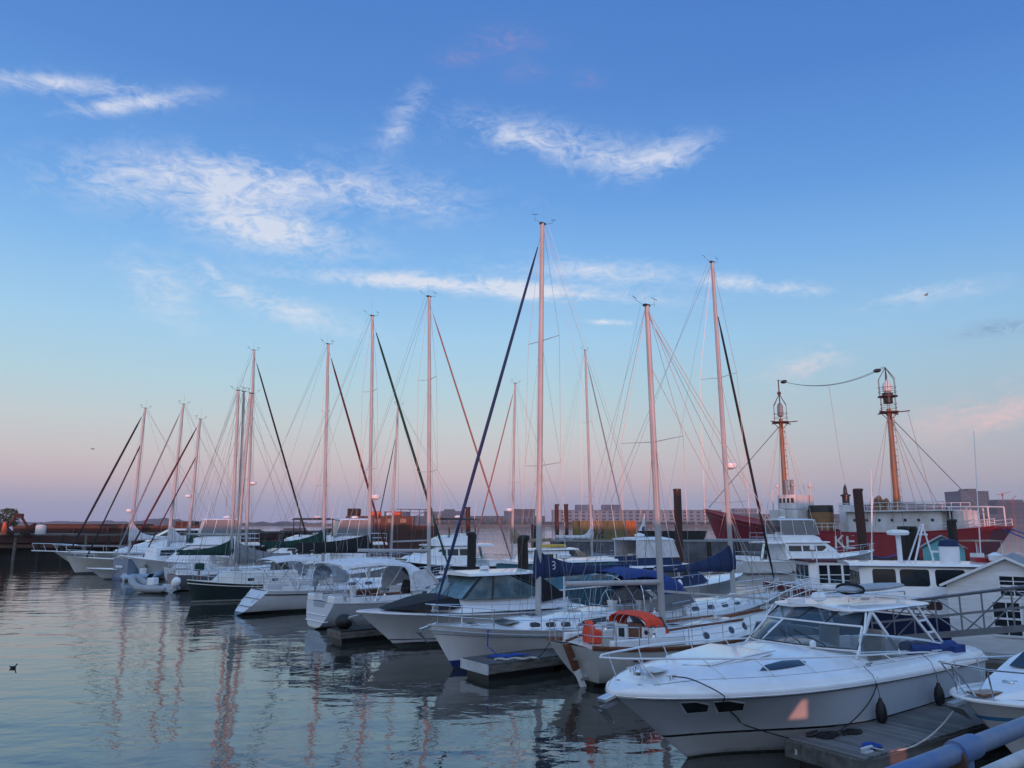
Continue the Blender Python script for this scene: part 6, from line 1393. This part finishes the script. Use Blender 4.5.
# pilothouse cruiser behind dark pile
R, H, M, th = motor('pilothouse_boat', 'small white pilothouse boat right of the dark tower boat', bow=ground(478, 574, 1.3), head=210, L=8.5, B=2.9, zs=(1.0, 1.0, 1.35))
C = House([(2.0, 1.05, 1.0, 1.0, 2.7), (4.8, 1.05, .98, 1.0, 2.75), (5.5, .95, .8, 1.0, 1.9), (6.8, .7, .5, 1.1, 1.4)], .08); C.build(R, GEL, 'pilothouse'); slab(R, 'roof', GEL, 1.2, 5.2, 1.12, 2.76, .08, .92)
for s_ in (1, -1):
    for x0, x1 in ((2.3, 3.1), (3.3, 4.1), (4.2, 4.75)): C.win(R, [(x0, 1.8), (x1, 1.8), (x1, 2.5), (x0, 2.5)], s_, DGLASS)
MB().plate([(4.8, .8, 2.6), (4.8, -.8, 2.6), (5.5, -.75, 1.88), (5.5, .75, 1.88)], .03, .04).build('windscreen', DGLASS, R); rods(R, [(2.0, .5, 2.8, 1.8, 0)])
MB().box(1.4, 3.4, -.7, -.2, 2.92, 3.1).build('kayak_rack', mat('yellow_paint', (.55, .36, .04), .5), R, bevel=.05)
# grey transom boat and small craft on the left
R, H, M, th = motor('motor_boat', 'slate blue motor boat with a squared transom facing the open water', stern=ground(119, 580, 0), head=58, L=7.5, B=2.2, zs=(1.75, 1.5, 1.6), hull_m=hm('slate_blue_hull', (.15, .20, .27), (.02, .10, .30), (.02, .08, .25), .05, .22), rails=True, ws=.95, w0=.96, rake=.9)
C = House([(2.6, .85, .8, 1.5, 2.5), (4.6, .85, .75, 1.5, 2.5), (5.6, .7, .5, 1.5, 1.9)], .08); C.build(R, GEL); MB().box(-.1, -.03, -.4, .5, 1.0, 1.15).build('name_plate', GEL, R)
for s_ in (1, -1): C.win(R, [(2.9, 1.85), (4.5, 1.85), (4.3, 2.3), (3.0, 2.3)], s_, DGLASS)
def dinghy(label, p, head, L=3.4, m=GREYRUB, ob=True, obm=None, tilt=.9, up=.35):
    R = empty('inflatable_dinghy', (p.x, p.y, 0), radians(head), label, 'dinghy', 'small dinghies'); r = .24; pts = []
    for i in range(25):
        k = i/24; a = -pi/2+pi*k
        if k < .3: x, y = L*(k/.3)*.62, -.62
        elif k > .7: x, y = L*((1-k)/.3)*.62, .62
        else: t = (k-.3)/.4; x, y = L*(.62+.38*sin(pi*t)), -.62*cos(pi*t)
        pts.append((x, y, .28+up*max(0, (x-L*.55)/(L*.45))**2))
    MB().tube(pts, [r*.5]+[r]*23+[r*.5], 10).build('tube', m, R)
    MB().plate([(0.1, -.5, .2), (L*.8, -.4, .22), (L*.8, .4, .22), (.1, .5, .2)], .06).build('floor', GREYG, R); MB().box(.12, .2, -.5, .5, .1, .58).build('transom', GEL, R); MB().box(L*.4, L*.4+.24, -.5, .5, .45, .5).build('thwart', OLDWOOD, R)
    MB().loft([[(x, -w, .30), (x, 0, zk), (x, w, .30), (x, 0, .32)] for x, w, zk in ((.1, .55, -.1), (L*.5, .55, -.12), (L*.8, .4, .05), (L*.96, .08, .4))]).build('hull', GEL, R)
    MB().box(L*.42, L*.58, -.26, .26, .3, .95).build('console', GEL, R, bevel=.06); MB().plate([(L*.60, .24, .95), (L*.60, -.24, .95), (L*.54, -.22, 1.2), (L*.54, .22, 1.2)], .015).build('windscreen', TGLASS, R)
    if ob: outboard(R, .1, 0, .62, obm or GEL, tilt, 1.15)
    return R
dinghy('grey inflatable dinghy with a big white outboard tilted up, left of the green hull', ground(172, 593, 0), 160, 3.4, GREYRUB, True, GEL, .75, .6)
dinghy('pale blue and white small dinghy beside the grey transom boat', ground(122, 581, 0), 40, 3.0, mat('pale_blue_hypalon', (.30, .42, .55), .6), False)
R, H, M, th = motor('runabout', 'low white runabout with a pointed bow left of the grey transom boat', bow=ground(87, 570, .8), head=214, L=7.5, B=2.4, zs=(.7, .75, .95), hull_m=HW_PLAIN, rails=False); MB().plate([(4.6, .9, 1.0), (4.6, -.9, 1.0), (4.1, -.85, 1.45), (4.1, .85, 1.45)], .02).build('windscreen', DGLASS, R); MB().box(1.4, 3.4, -.8, .8, .8, 1.1).build('seat', LEATHER, R, bevel=.08)
# boats on the far right middle distance
R, H, M, th = motor('work_skiff', 'white work boat with a rust brown canopy right of the teal shed', bow=ground(1024, 560, 1.3), head=20, L=8.5, B=3.0, zs=(1.0, 1.0, 1.3), hull_m=HW_PLAIN)
slab(R, 'canopy', TANC, 1.2, 4.6, 1.3, 3.0, .07, .95); fr = MB()
for x in (1.4, 4.4):
    for s_ in (1, -1): fr.tube([(x, s_*1.15, 1.0), (x, s_*1.15, 3.0)], .03, 6)
fr.build('canopy_frame', WHITEM, R); MB().box(2.4, 3.2, -.4, .4, 1.0, 2.0).build('console', GEL, R, bevel=.05); MB().obox((-.6, .8, 2.4), (2.2, .8, 2.5), .12, .12).build('davit', WHITEM, R)
R, H, M, th = motor('motor_boat', 'white motor boat under a rounded grey cover in front of the lightship stern', bow=ground(1018, 580, 1.1), head=15, L=7.5, B=2.7, zs=(.95, 1.0, 1.2), hull_m=HNAVY, rails=False)
canopy(R, 'cover', GREYC, [(.2, 1.15, 1.0, 1.3), (1.5, 1.25, 1.0, 1.9), (3.0, 1.25, 1.0, 2.1), (5.0, 1.1, 1.05, 1.7), (7.0, .5, 1.15, 1.35)])
R, H, M, th = motor('runabout', 'white runabout under a navy cover, behind the maroon trawler', bow=ground(836, 572, 1.2), head=190, L=8.5, B=2.9, zs=(1.0, 1.05, 1.3), hull_m=HW_PLAIN, rails=True)
canopy(R, 'cover', NAVY, [(.1, 1.2, 1.0, 1.25), (1.6, 1.3, 1.05, 1.95), (3.4, 1.3, 1.05, 2.0), (5.4, 1.0, 1.15, 1.6), (6.6, .4, 1.2, 1.4)])
R, H, M, th = motor('runabout', 'small white runabout under a maroon cover, right of the maroon trawler', bow=ground(838, 582, 1.1), head=200, L=7.0, B=2.5, zs=(.9, .95, 1.15), hull_m=HBLACK, rails=False); canopy(R, 'cover', MAROONC, [(.1, 1.0, .95, 1.15), (1.6, 1.1, 1.0, 1.6), (3.2, 1.1, 1.0, 1.65), (5.8, .4, 1.05, 1.25)])
# teal shed on its float
p = depth(944, 560, 56)
R = empty('garden_shed', (p.x, 56, .9), radians(-28), 'teal shed with white double doors on the dock in front of the lightship', 'shed')
MB().add([(-1.3, -1.1, 0), (1.3, -1.1, 0), (1.3, -1.1, 1.9), (0, -1.1, 2.65), (-1.3, -1.1, 1.9), (-1.3, 3.2, 0), (1.3, 3.2, 0), (1.3, 3.2, 1.9), (0, 3.2, 2.65), (-1.3, 3.2, 1.9)], [(0, 1, 2, 3, 4), (9, 8, 7, 6, 5), (0, 4, 9, 5), (1, 6, 7, 2), (0, 5, 6, 1)]).build('wall', TEALP, R)
for s_ in (1, -1): MB().plate([(0, -1.3, 2.74), (0, 3.4, 2.74), (s_*1.5, 3.4, 1.87), (s_*1.5, -1.3, 1.87)][::s_], .06).build('roof', GREYP, R)
for x in (-.42, .42): d_ = MB().box(x-.36, x+.36, -1.16, -1.08, .1, 1.75).build('door', GEL, R); MB().box(x-.24, x+.24, -1.18, -1.162, .95, 1.6).build('pane', TEALP, d_); MB().box(x-.24, x+.24, -1.18, -1.162, .2, .8).build('panel', TEALP, d_)
R2 = empty('floating_dock', (p.x-3, 57, 0), 0, 'wide wooden dock under the teal shed', 'dock', 'floating docks'); MB().box(-6, 9, -2.5, 4.5, .6, .88).build('decking', OLDWOOD, R2); MB().box(-5.8, 8.8, -2.3, 4.3, -.4, .6).build('float', DARKWOOD, R2)
# ------------------------------------------------------------------ lightship
def lightship():
    bow, st = Vector((32.4, 130, 0)), Vector((60.6, 95, 0)); d = bow-st; th = atan2(d.y, d.x); L = d.length
    R = empty('lightship', st, th, 'red lightship with white letters, two masts and white deckhouses', 'ship')
    H = Hull(L, 9.6, (4.25, 3.55, 7.0), rake=3.2, tr=0, ws=.62, tm=.45, p=2.4, q=.8, w0=.95, wlb=.1, flare=1.4, rk=6)
    H.rk = 6
    m = hull_mat('lightship_hull', (.25, .012, .022), [(-1, (.03, .01, .01)), (.25, (.25, .012, .022))], rough=.5)
    # counter stern: underwater body pulls in below the overhang
    H.tr = -3.0; H.build(R, m); H.deck(R, mat('ship_deck', (.20, .19, .18), .8), .1, None, .6)
    for zf, r in ((1.0, .09),): H.rail(R, 'rail_cap', REDP, r, 0, .02)
    wht = mat('ship_white', (.62, .63, .65), .5, var=.1, vscale=.5, col2=(.48, .46, .44))
    # big letters on the side
    for ch, px in (('K', 840), ('E', 850)):
        x = 22.0
        for _ in range(30):
            y = H.Y(x/L, 2.6)+.08; q = project(st+Vector((cos(th)*x-sin(th)*y, sin(th)*x+cos(th)*y, 2.2))); x += (q[0]-px)*.06
        text_mesh('letter', ch, 2.9, PINKW, R, (x, y, 1.2), (pi/2-.06, 0, pi), .05)
    zd = 3.4
    def dh(x0, x1, w, z0, z1, name='deck_house', m_=wht): return MB().loft([[(x, -ww, z0), (x, ww, z0), (x, ww, z1), (x, -ww, z1)] for x, ww in ((x0, w*.9), (x0+.4, w), (x1-.4, w), (x1, w*.9))]).build(name, m_, R, bevel=.06)
    a = dh(6, 18.5, 3.4, zd, 6.1, 'after_house'); dh(25.8, 30.5, 3.6, zd+.4, 6.6, 'bridge_house'); dh(26.4, 29.2, 2.8, 6.7, 8.8, 'wheelhouse'); dh(19.2, 20.6, 1.2, zd, 7.2, 'lamp_house')
    MB().box(5.0, 19.2, -4.1, 4.1, 6.12, 6.3).build('boat_deck', wht, R)
    for i in range(7):
        x = 7+1.7*i; MB().loft([[(x+.2*cos(q), 3.41+e, 5.0+.2*sin(q)) for q in [2*pi*j/12 for j in range(12)]] for e in (0, .05)]).build('porthole', BLACKP, a)
    for i in range(4): MB().box(26.6+.65*i, 27.0+.65*i, 2.72, 2.83, 7.6, 8.3).build('window', DGLASS, R)
    rl = MB()
    def rails(x0, x1, y, z, n):
        for k in (.5, 1.0): rl.tube([(x0, y, z+k), (x1, y, z+k)], .045, 5)
        for i in range(n+1): x = x0+(x1-x0)*i/n; rl.tube([(x, y, z), (x, y, z+1.02)], .045, 5)
    rails(5.2, 19, 4.0, 6.3, 12); rails(5.2, 19, -4.0, 6.3, 12); rails(19, 26, 4.2, 3.6, 8)
    T = [(H.X(t, 9), H.hb(t)*.95, H.zz(t)) for t in (.003, .02, .05, .09, .13)]
    for s_ in (1, -1):
        for k in (.45, .9): rl.tube([(x, s_*y, z+k) for x, y, z in T], .05, 5)
        for x, y, z in T: rl.tube([(x, s_*y, z-.2), (x, s_*y, z+.9)], .05, 5)
    rl.build('guard_rail', wht, R)
    aw = MB()
    for x in (.8, 3.2, 5.2):
        for s_ in (1, -1): aw.tube([(x, s_*2.6, 4.0), (x, s_*2.6, 6.6)], .09, 6)
        aw.tube([(x, -2.6, 6.6), (x, 2.6, 6.6)], .08, 6)
    for s_ in (1, -1): aw.tube([(.8, s_*2.6, 6.6), (5.4, s_*2.6, 6.6)], .08, 6)
    aw.build('awning_frame', wht, R); MB().box(3.4, 5.2, -1.8, 1.8, 3.9, 6.2).build('after_cabin', wht, R)
    # funnel and ventilators
    fx = along(st, th, 821, 6)
    fu = MB().loft([[(fx+1.9*k*cos(q), 1.25*k*sin(q), z) for q in [2*pi*j/18 for j in range(18)]] for z, k in ((3.6, 1.04), (6.2, .98))]).build('funnel', BUFF, R)
    MB().loft([[(fx+1.9*k*cos(q), 1.25*k*sin(q), z) for q in [2*pi*j/18 for j in range(18)]] for z, k in ((6.2, 1.0), (7.2, .98), (7.22, .8))]).build('funnel_top', BLACKP, fu)
    MB().tube([(fx+4.0, .6, 3.6), (fx+4.0, .6, 6.9)], .5, 12).build('ventilator', BUFF, R)
    for px, z in ((886, 7.6), (893, 7.2)):
        x = along(st, th, px-2, 6); v = MB(); v.tube([(x, 2.0, 3.8), (x, 2.0, z-.6), (x-.1, 2.0, z), (x-.6, 2.0, z+.1)], [.35, .35, .45, .7], 10); v.build('ventilator', BUFF, R)
    for x, y in ((28.9, .6), (28.6, -.4)): MB().tube([(x, y, 8.8), (x, y, 11.2)], .28, 8).build('exhaust', GREYP, R)
    MB().lathe([(.5, 0), (.5, 1.2), (.7, 1.25), (.7, 1.4), (.3, 1.6), (.25, 2.4), (.05, 2.9)], (20, 0, 7.2), 12).build('fog_signal', BLACKP, R)
    # bridge clutter
    for x, y, z, h in ((30.2, 1, 6.7, 4), (29.8, -1.5, 6.7, 3), (27, 1.6, 8.8, 2.0), (26, -1, 6.7, 4.4), (30.4, 2.2, 6.6, 3.0)): cl = MB(); cl.tube([(x, y, z), (x, y, z+h)], .1, 6); cl.box(x-.4, x+.4, y-.1, y+.1, z+h*.7, z+h*.7+.2); cl.build('signal_mast', wht, R)
    for x, y, z in ((30.2, 1, 10.2), (26, -1, 10.2)): MB().ball((x, y, z), .35, 8, 5).build('radome', wht, R)
    CAGE = mat('cage_paint', (.10, .03, .025), .6, var=.2)
    def lmast(px, top, plat, cage2):
        x = along(st, th, px, 9); g = Vector((st.x+cos(th)*x, st.y+sin(th)*x, 0)); zt = depth(512, top, g.y).z; zp = depth(512, plat, g.y).z
        om = mat('buff_mast', (.26, .115, .05), .5, var=.12, stretch=(1, 1, .2))
        mst = MB().tube([(x, 0, 3.4), (x-.05, 0, zp*.6), (x-.1, 0, zp+.6)], [.42, .37, .30], 12).build('mast', om, R)
        pf = MB(); pf.lathe([(1.25, 0), (1.3, .04), (1.3, .16), (.5, .18)], (x-.1, 0, zp), 12); pf.tube([(x-.1, -2.7, zp+.05), (x-.1, 2.7, zp+.05)], .09, 6); pf.tube([(x-2.9, 0, zp), (x+1.5, 0, zp)], .08, 6)
        for k in range(4): q = pi/4+k*pi/2; pf.tube([(x-.1, 0, zp-1.2), (x-.1+1.1*cos(q), 1.1*sin(q), zp)], .06, 5)
        pf.build('platform', CAGE, mst)
        def cage(z, h, r):
            c = MB(); n = 6
            for k in range(n): q = 2*pi*k/n; c.tube([(x-.1+r*cos(q), r*sin(q), z), (x-.1+r*cos(q), r*sin(q), z+h)], .035, 5)
            for zz in (z+h*.25, z+h*.5): c.tube([(x-.1+r*cos(2*pi*k/16), r*sin(2*pi*k/16), zz) for k in range(16)], .03, 5, closed=True)
            return c
        if cage2:
            c = cage(zp+.15, zt-zp-4.4, 1.05); z2 = zt-4.3
            c.lathe([(1.3, 0), (1.3, .12), (.4, .14)], (x-.1, 0, z2), 12)
            c2 = cage(z2+.1, 2.4, 1.15); c.add(c2.v, c2.f)
            for k in range(6): q = 2*pi*k/6; c.tube([(x-.1+1.15*cos(q), 1.15*sin(q), z2+2.5), (x-.1, 0, zt-.1)], .05, 5)
            c.tube([(x-.1, 0, z2+2.0), (x-.1, 0, zt)], .06, 5); c.build('lantern_cage', CAGE, mst)
            MB().lathe([(.3, 0), (.5, .1), (.35, .5), (.5, .6), (.6, 1.2), (.5, 1.7), (.15, 2.1), (.05, 2.3)], (x-.1, 0, z2+.15), 12).build('lantern', wht, mst)
            MB().lathe([(.5, 0), (.62, .1), (.62, 1.0), (.75, 1.05), (.7, 1.5), (.1, 1.55)], (x-.1, 0, zp+1.3), 12).build('old_lantern', BLACKP, mst)
        else:
            c = cage(zp+.15, 2.6, 1.05)
            for k in range(6): q = 2*pi*k/6; c.tube([(x-.1+1.05*cos(q), 1.05*sin(q), zp+2.75), (x-.1, 0, zp+4.6)], .05, 5)
            c.tube([(x-.1, 0, zp+3), (x-.1, 0, zt)], .09, 6); c.ball((x-.1, 0, zp+4.7), .32, 8, 5); c.build('lantern_cage', CAGE, mst)
            MB().lathe([(.3, 0), (.45, .2), (.45, 1.6), (.3, 2.0), (.05, 2.3)], (x-.1, 0, zp+1.0), 12).build('lantern', GREYP, mst)
        wr = MB()
        for s_ in (1, -1):
            for dx in (-2.6, -1.2, 1.2, 2.6): wr.tube([(x-.1, s_*.4, zp-.3), (x+dx, s_*4.2, 4.0)], .035, 4)
        for k in range(16): zz = 4.5+k*(zp-5)/16; wr.tube([(x-.62, -.3, zz), (x-.62, .3, zz)], .04, 4)
        wr.tube([(x-.7, .3, 4), (x-.6, .3, zp)], .03, 4); wr.tube([(x-.7, -.3, 4), (x-.6, -.3, zp)], .03, 4); wr.build('shroud', WIRE, mst)
        return x, zp, zt
    xa, za, zta = lmast(895.5, 367, 413, True); xf, zf, ztf = lmast(785, 380, 423, False)
    w = MB(); w.tube([(xa, 0, za-.3), (1.0, 0, 4.4)], .06, 5); w.tube([(xa, 0, za-.3), (6, 3.2, 6.4)], .035, 5); w.tube([(xf, 0, zf-.3), (L-1.0, 0, 7.2)], .06, 5); w.tube([(xa-2.6, 0, za), (8, 0, 6.3)], .03, 4)
    P = sag((xf, 0, ztf), (xa, 0, zta), 1.7, 16)
    for dy in (-.25, .25): w.tube([p+Vector((0, dy, 0)) for p in P], .035, 4)
    w.tube([P[8], P[8]*.35+Vector((fx-4, 0, 8))*.65, (fx-4.5, 0, 7.5)], .03, 4); w.build('aerial', WIRE, R)
    for p in (P[1], P[15]): MB().ball(p, .3, 8, 5, 2.0, 1, 1).build('insulator', BLACKP, R)
    M = Matrix.Translation(st) @ Matrix.Rotation(th, 4, 'Z')
    for i, (a_, b_, s_) in enumerate(((M @ Vector((-.2, 1.5, 3.9)), Vector((67, 84, .4)), .7), (M @ Vector((-.2, -1.2, 3.9)), Vector((74, 88, .4)), .8), (M @ Vector((9, H.hb(.2)*.97, 3.6)), Vector((38.8, 84, 1.2)), 1.4))):
        tag(MB().tube(sag(a_, b_, s_, 14), .07, 5).build('mooring_line', ROPEBL), ['nearer blue stern line of the lightship', 'further blue stern line of the lightship', 'blue spring line drooping along the lightship side'][i], 'rope')
lightship()
# ------------------------------------------------------------------ floats, small things
def dock(label, c, head, Lg, w, z=.48, m=None, name='finger_dock'):
    R = empty(name, (c.x, c.y, 0), radians(head), label, 'dock', 'floating docks')
    MB().box(0, Lg, -w/2, w/2, z-.06, z).build('decking', m or DOCKM, R); MB().box(-.05, 0, -w/2-.03, w/2+.03, z-.3, z-.02).build('end_board', LGREYP if m is None else OLDWOOD, R)
    for s_ in (1, -1): MB().box(0, Lg, s_*w/2-.03, s_*w/2+.03, z-.28, z-.065).build('side_board', OLDWOOD, R)
    n = max(1, int(Lg/2.6))
    for k in range(n): MB().box(.1+k*Lg/n, (k+1)*Lg/n-.2, -w/2+.12, w/2-.12, -.35, z-.15).build('float', BLACKP, R)
    return R
DOCKM = plank_mat('old_dock_planks', (.05, .05, .049), (.12, .118, .115), .14, 0)
e0 = ground(478, 661, .5)
dock('small dark float with a whitish end board under the tall sloop bow', e0+Vector((-.1, .15, 0)), 36, 5.5, 1.4, .48, None)
pts = []
rnd = random.Random(3)
for i in range(70): u = i*.55; pts.append((e0.x+.45+.012*i+.22*cos(u)+rnd.gauss(0, .03), e0.y+.55+.006*i+.13*sin(u)+rnd.gauss(0, .03), .52+.03*rnd.random()))
tag(MB().tube(pts, .022, 5).build('rope_coil', ROPEBL), 'bright blue rope heaped on the small float', 'rope')
top_ = Mx @ Vector((9.35, cH.hb(.85)+.03, 1.22)); tag(MB().tube([top_, top_-Vector((.02, .02, .5)), Vector((e0.x+.62, e0.y+.55, .54))], .022, 6).build('mooring_line', ROPEBL), 'blue bow line hanging from the tall sloop to the small float', 'rope')
tag(MB().tube([(e0.x+.5+.25*i*.4, e0.y+.1+.1*sin(i*1.3)+.02*i, .53) for i in range(14)], .035, 6).build('mooring_line', ROPEW), 'thick white rope lying along the small float', 'rope')
e1 = ground(329, 630, .48); dock('dark finger float beside the pale grey sloop', e1+Vector((.2, .1, 0)), 38, 6, 1.1, .48, DARKWOOD)
o = MB().ball((0, 0, 0), .36, 12, 8, 1, 1, .8).build('fender_ball', RUBBER); o.location = e1+Vector((.5, .3, .28)); tag(o, 'round black fender on the end of the dark finger float', 'fender')
e2 = ground(286, 606, .48); dock('low grey finger float behind the white open stern sloop', e2+Vector((1.2, 1.4, 0)), 46, 8, 1.2)
dock('grey walkway float behind the tall sloops', Vector((9.5, 38.5, 0)), 127, 46, 2.2, .5, None, 'walkway_float')
for i, (x, y, lb) in enumerate(((8.6, 40.2, 'white power pedestal on the walkway nearest the white covered yacht'), (1.4, 49.8, 'white power pedestal on the walkway near the short dark pile'), (-5.0, 58.4, 'white power pedestal at the far part of the walkway'))):
    R = empty('power_pedestal', (x, y, .5), 0, lb, 'pedestal', 'power pedestals'); MB().loft([[(a*s_, b*s_, z) for a, b in ((-1, -1), (1, -1), (1, 1), (-1, 1))] for z, s_ in ((0, .14), (.9, .12), (1.05, .12), (1.2, .05))]).build('post', GEL, R, bevel=.01); MB().box(-.08, .08, -.15, -.118, .5, .8).build('socket_plate', BLACKP, R)
# duck
p = ground(13, 668, 0)
D = MB(); D.ball((0, 0, .06), .16, 12, 8, 1.5, .8, .62); D.tube([(.17, 0, .1), (.22, 0, .2), (.25, 0, .27)], [.06, .04, .045], 8); D.ball((.26, 0, .29), .055, 8, 6, 1.2, .9, .95); D.tube([(.3, 0, .285), (.37, 0, .275)], [.025, .012], 6); D.tube([(-.2, 0, .1), (-.3, 0, .15)], [.06, .015], 6)
o = D.build('duck', mat('brown_feathers', (.035, .028, .022), .8, var=.3, vscale=20)); o.location = p; o.scale = (.4, .4, .4); tag(o, 'small dark duck floating on the open water at left', 'duck')
# gulls far up
for i, (px, py, Y) in enumerate(((926, 295, 90), (93, 449, 120))):
    p = depth(px, py, Y); g_ = MB(); g_.ball((0, 0, 0), .1, 8, 5, 2.4, 1, 1); g_.plate([(.1, .05, .03), (.02, .5, .17), (-.08, .55, .17), (-.12, .05, .03)], .02); g_.plate([(-.12, -.05, .03), (-.08, -.55, .12), (.02, -.5, .12), (.1, -.05, .03)], .02)
    o = g_.build('gull', GREYP); o.location = p; tag(o, ['gull flying high at the right of the sky', 'gull flying low at the left of the sky'][i], 'bird')
# sail of a dinghy out on the harbour
p = ground(637, 541, 0); p = depth(637, 537, 260); R = empty('sailing_dinghy', (p.x, 260, 0), radians(15), 'far white sail with a blue patch on the open harbour', 'sailing dinghy')
Hd = Hull(5, 1.7, (.5, .5, .65), rake=.4); Hd.build(R, HW_PLAIN); MB().tube([(3.1, 0, .4), (3.1, 0, 8.2)], .05, 6).build('mast', ALU, R)
MB().plate([(3.0, .02, 1.0), (.2, .5, 1.1), (1.8, .3, 4.2), (3.0, .02, 8.1)], .03).build('sail', WHITEC, R); MB().plate([(2.9, -.02, 1.6), (1.1, .35, 1.8), (2.0, .2, 3.6), (2.9, -.02, 3.8)], .03, .06).build('sail_patch', BLUEC, R)

# ------------------------------------------------------------------ air over the harbour
def haze():
    m = bpy.data.materials.new('harbour_haze'); m.use_nodes = True; g = NG(m.node_tree); g.n.remove(g.n['Principled BSDF'])
    v = g.new('ShaderNodeVolumePrincipled'); v.inputs['Color'].default_value = (.80, .88, 1.0, 1); v.inputs['Density'].default_value = .00011; v.inputs['Anisotropy'].default_value = 0.0
    g.put(g.n['Material Output'].inputs['Volume'], v.outputs[0])
    o = MB().box(-9500, 9500, -130, 14500, -8, 60).build('haze', m); o['kind'] = 'stuff'; o['label'] = 'thin evening haze lying over the harbour'
haze()
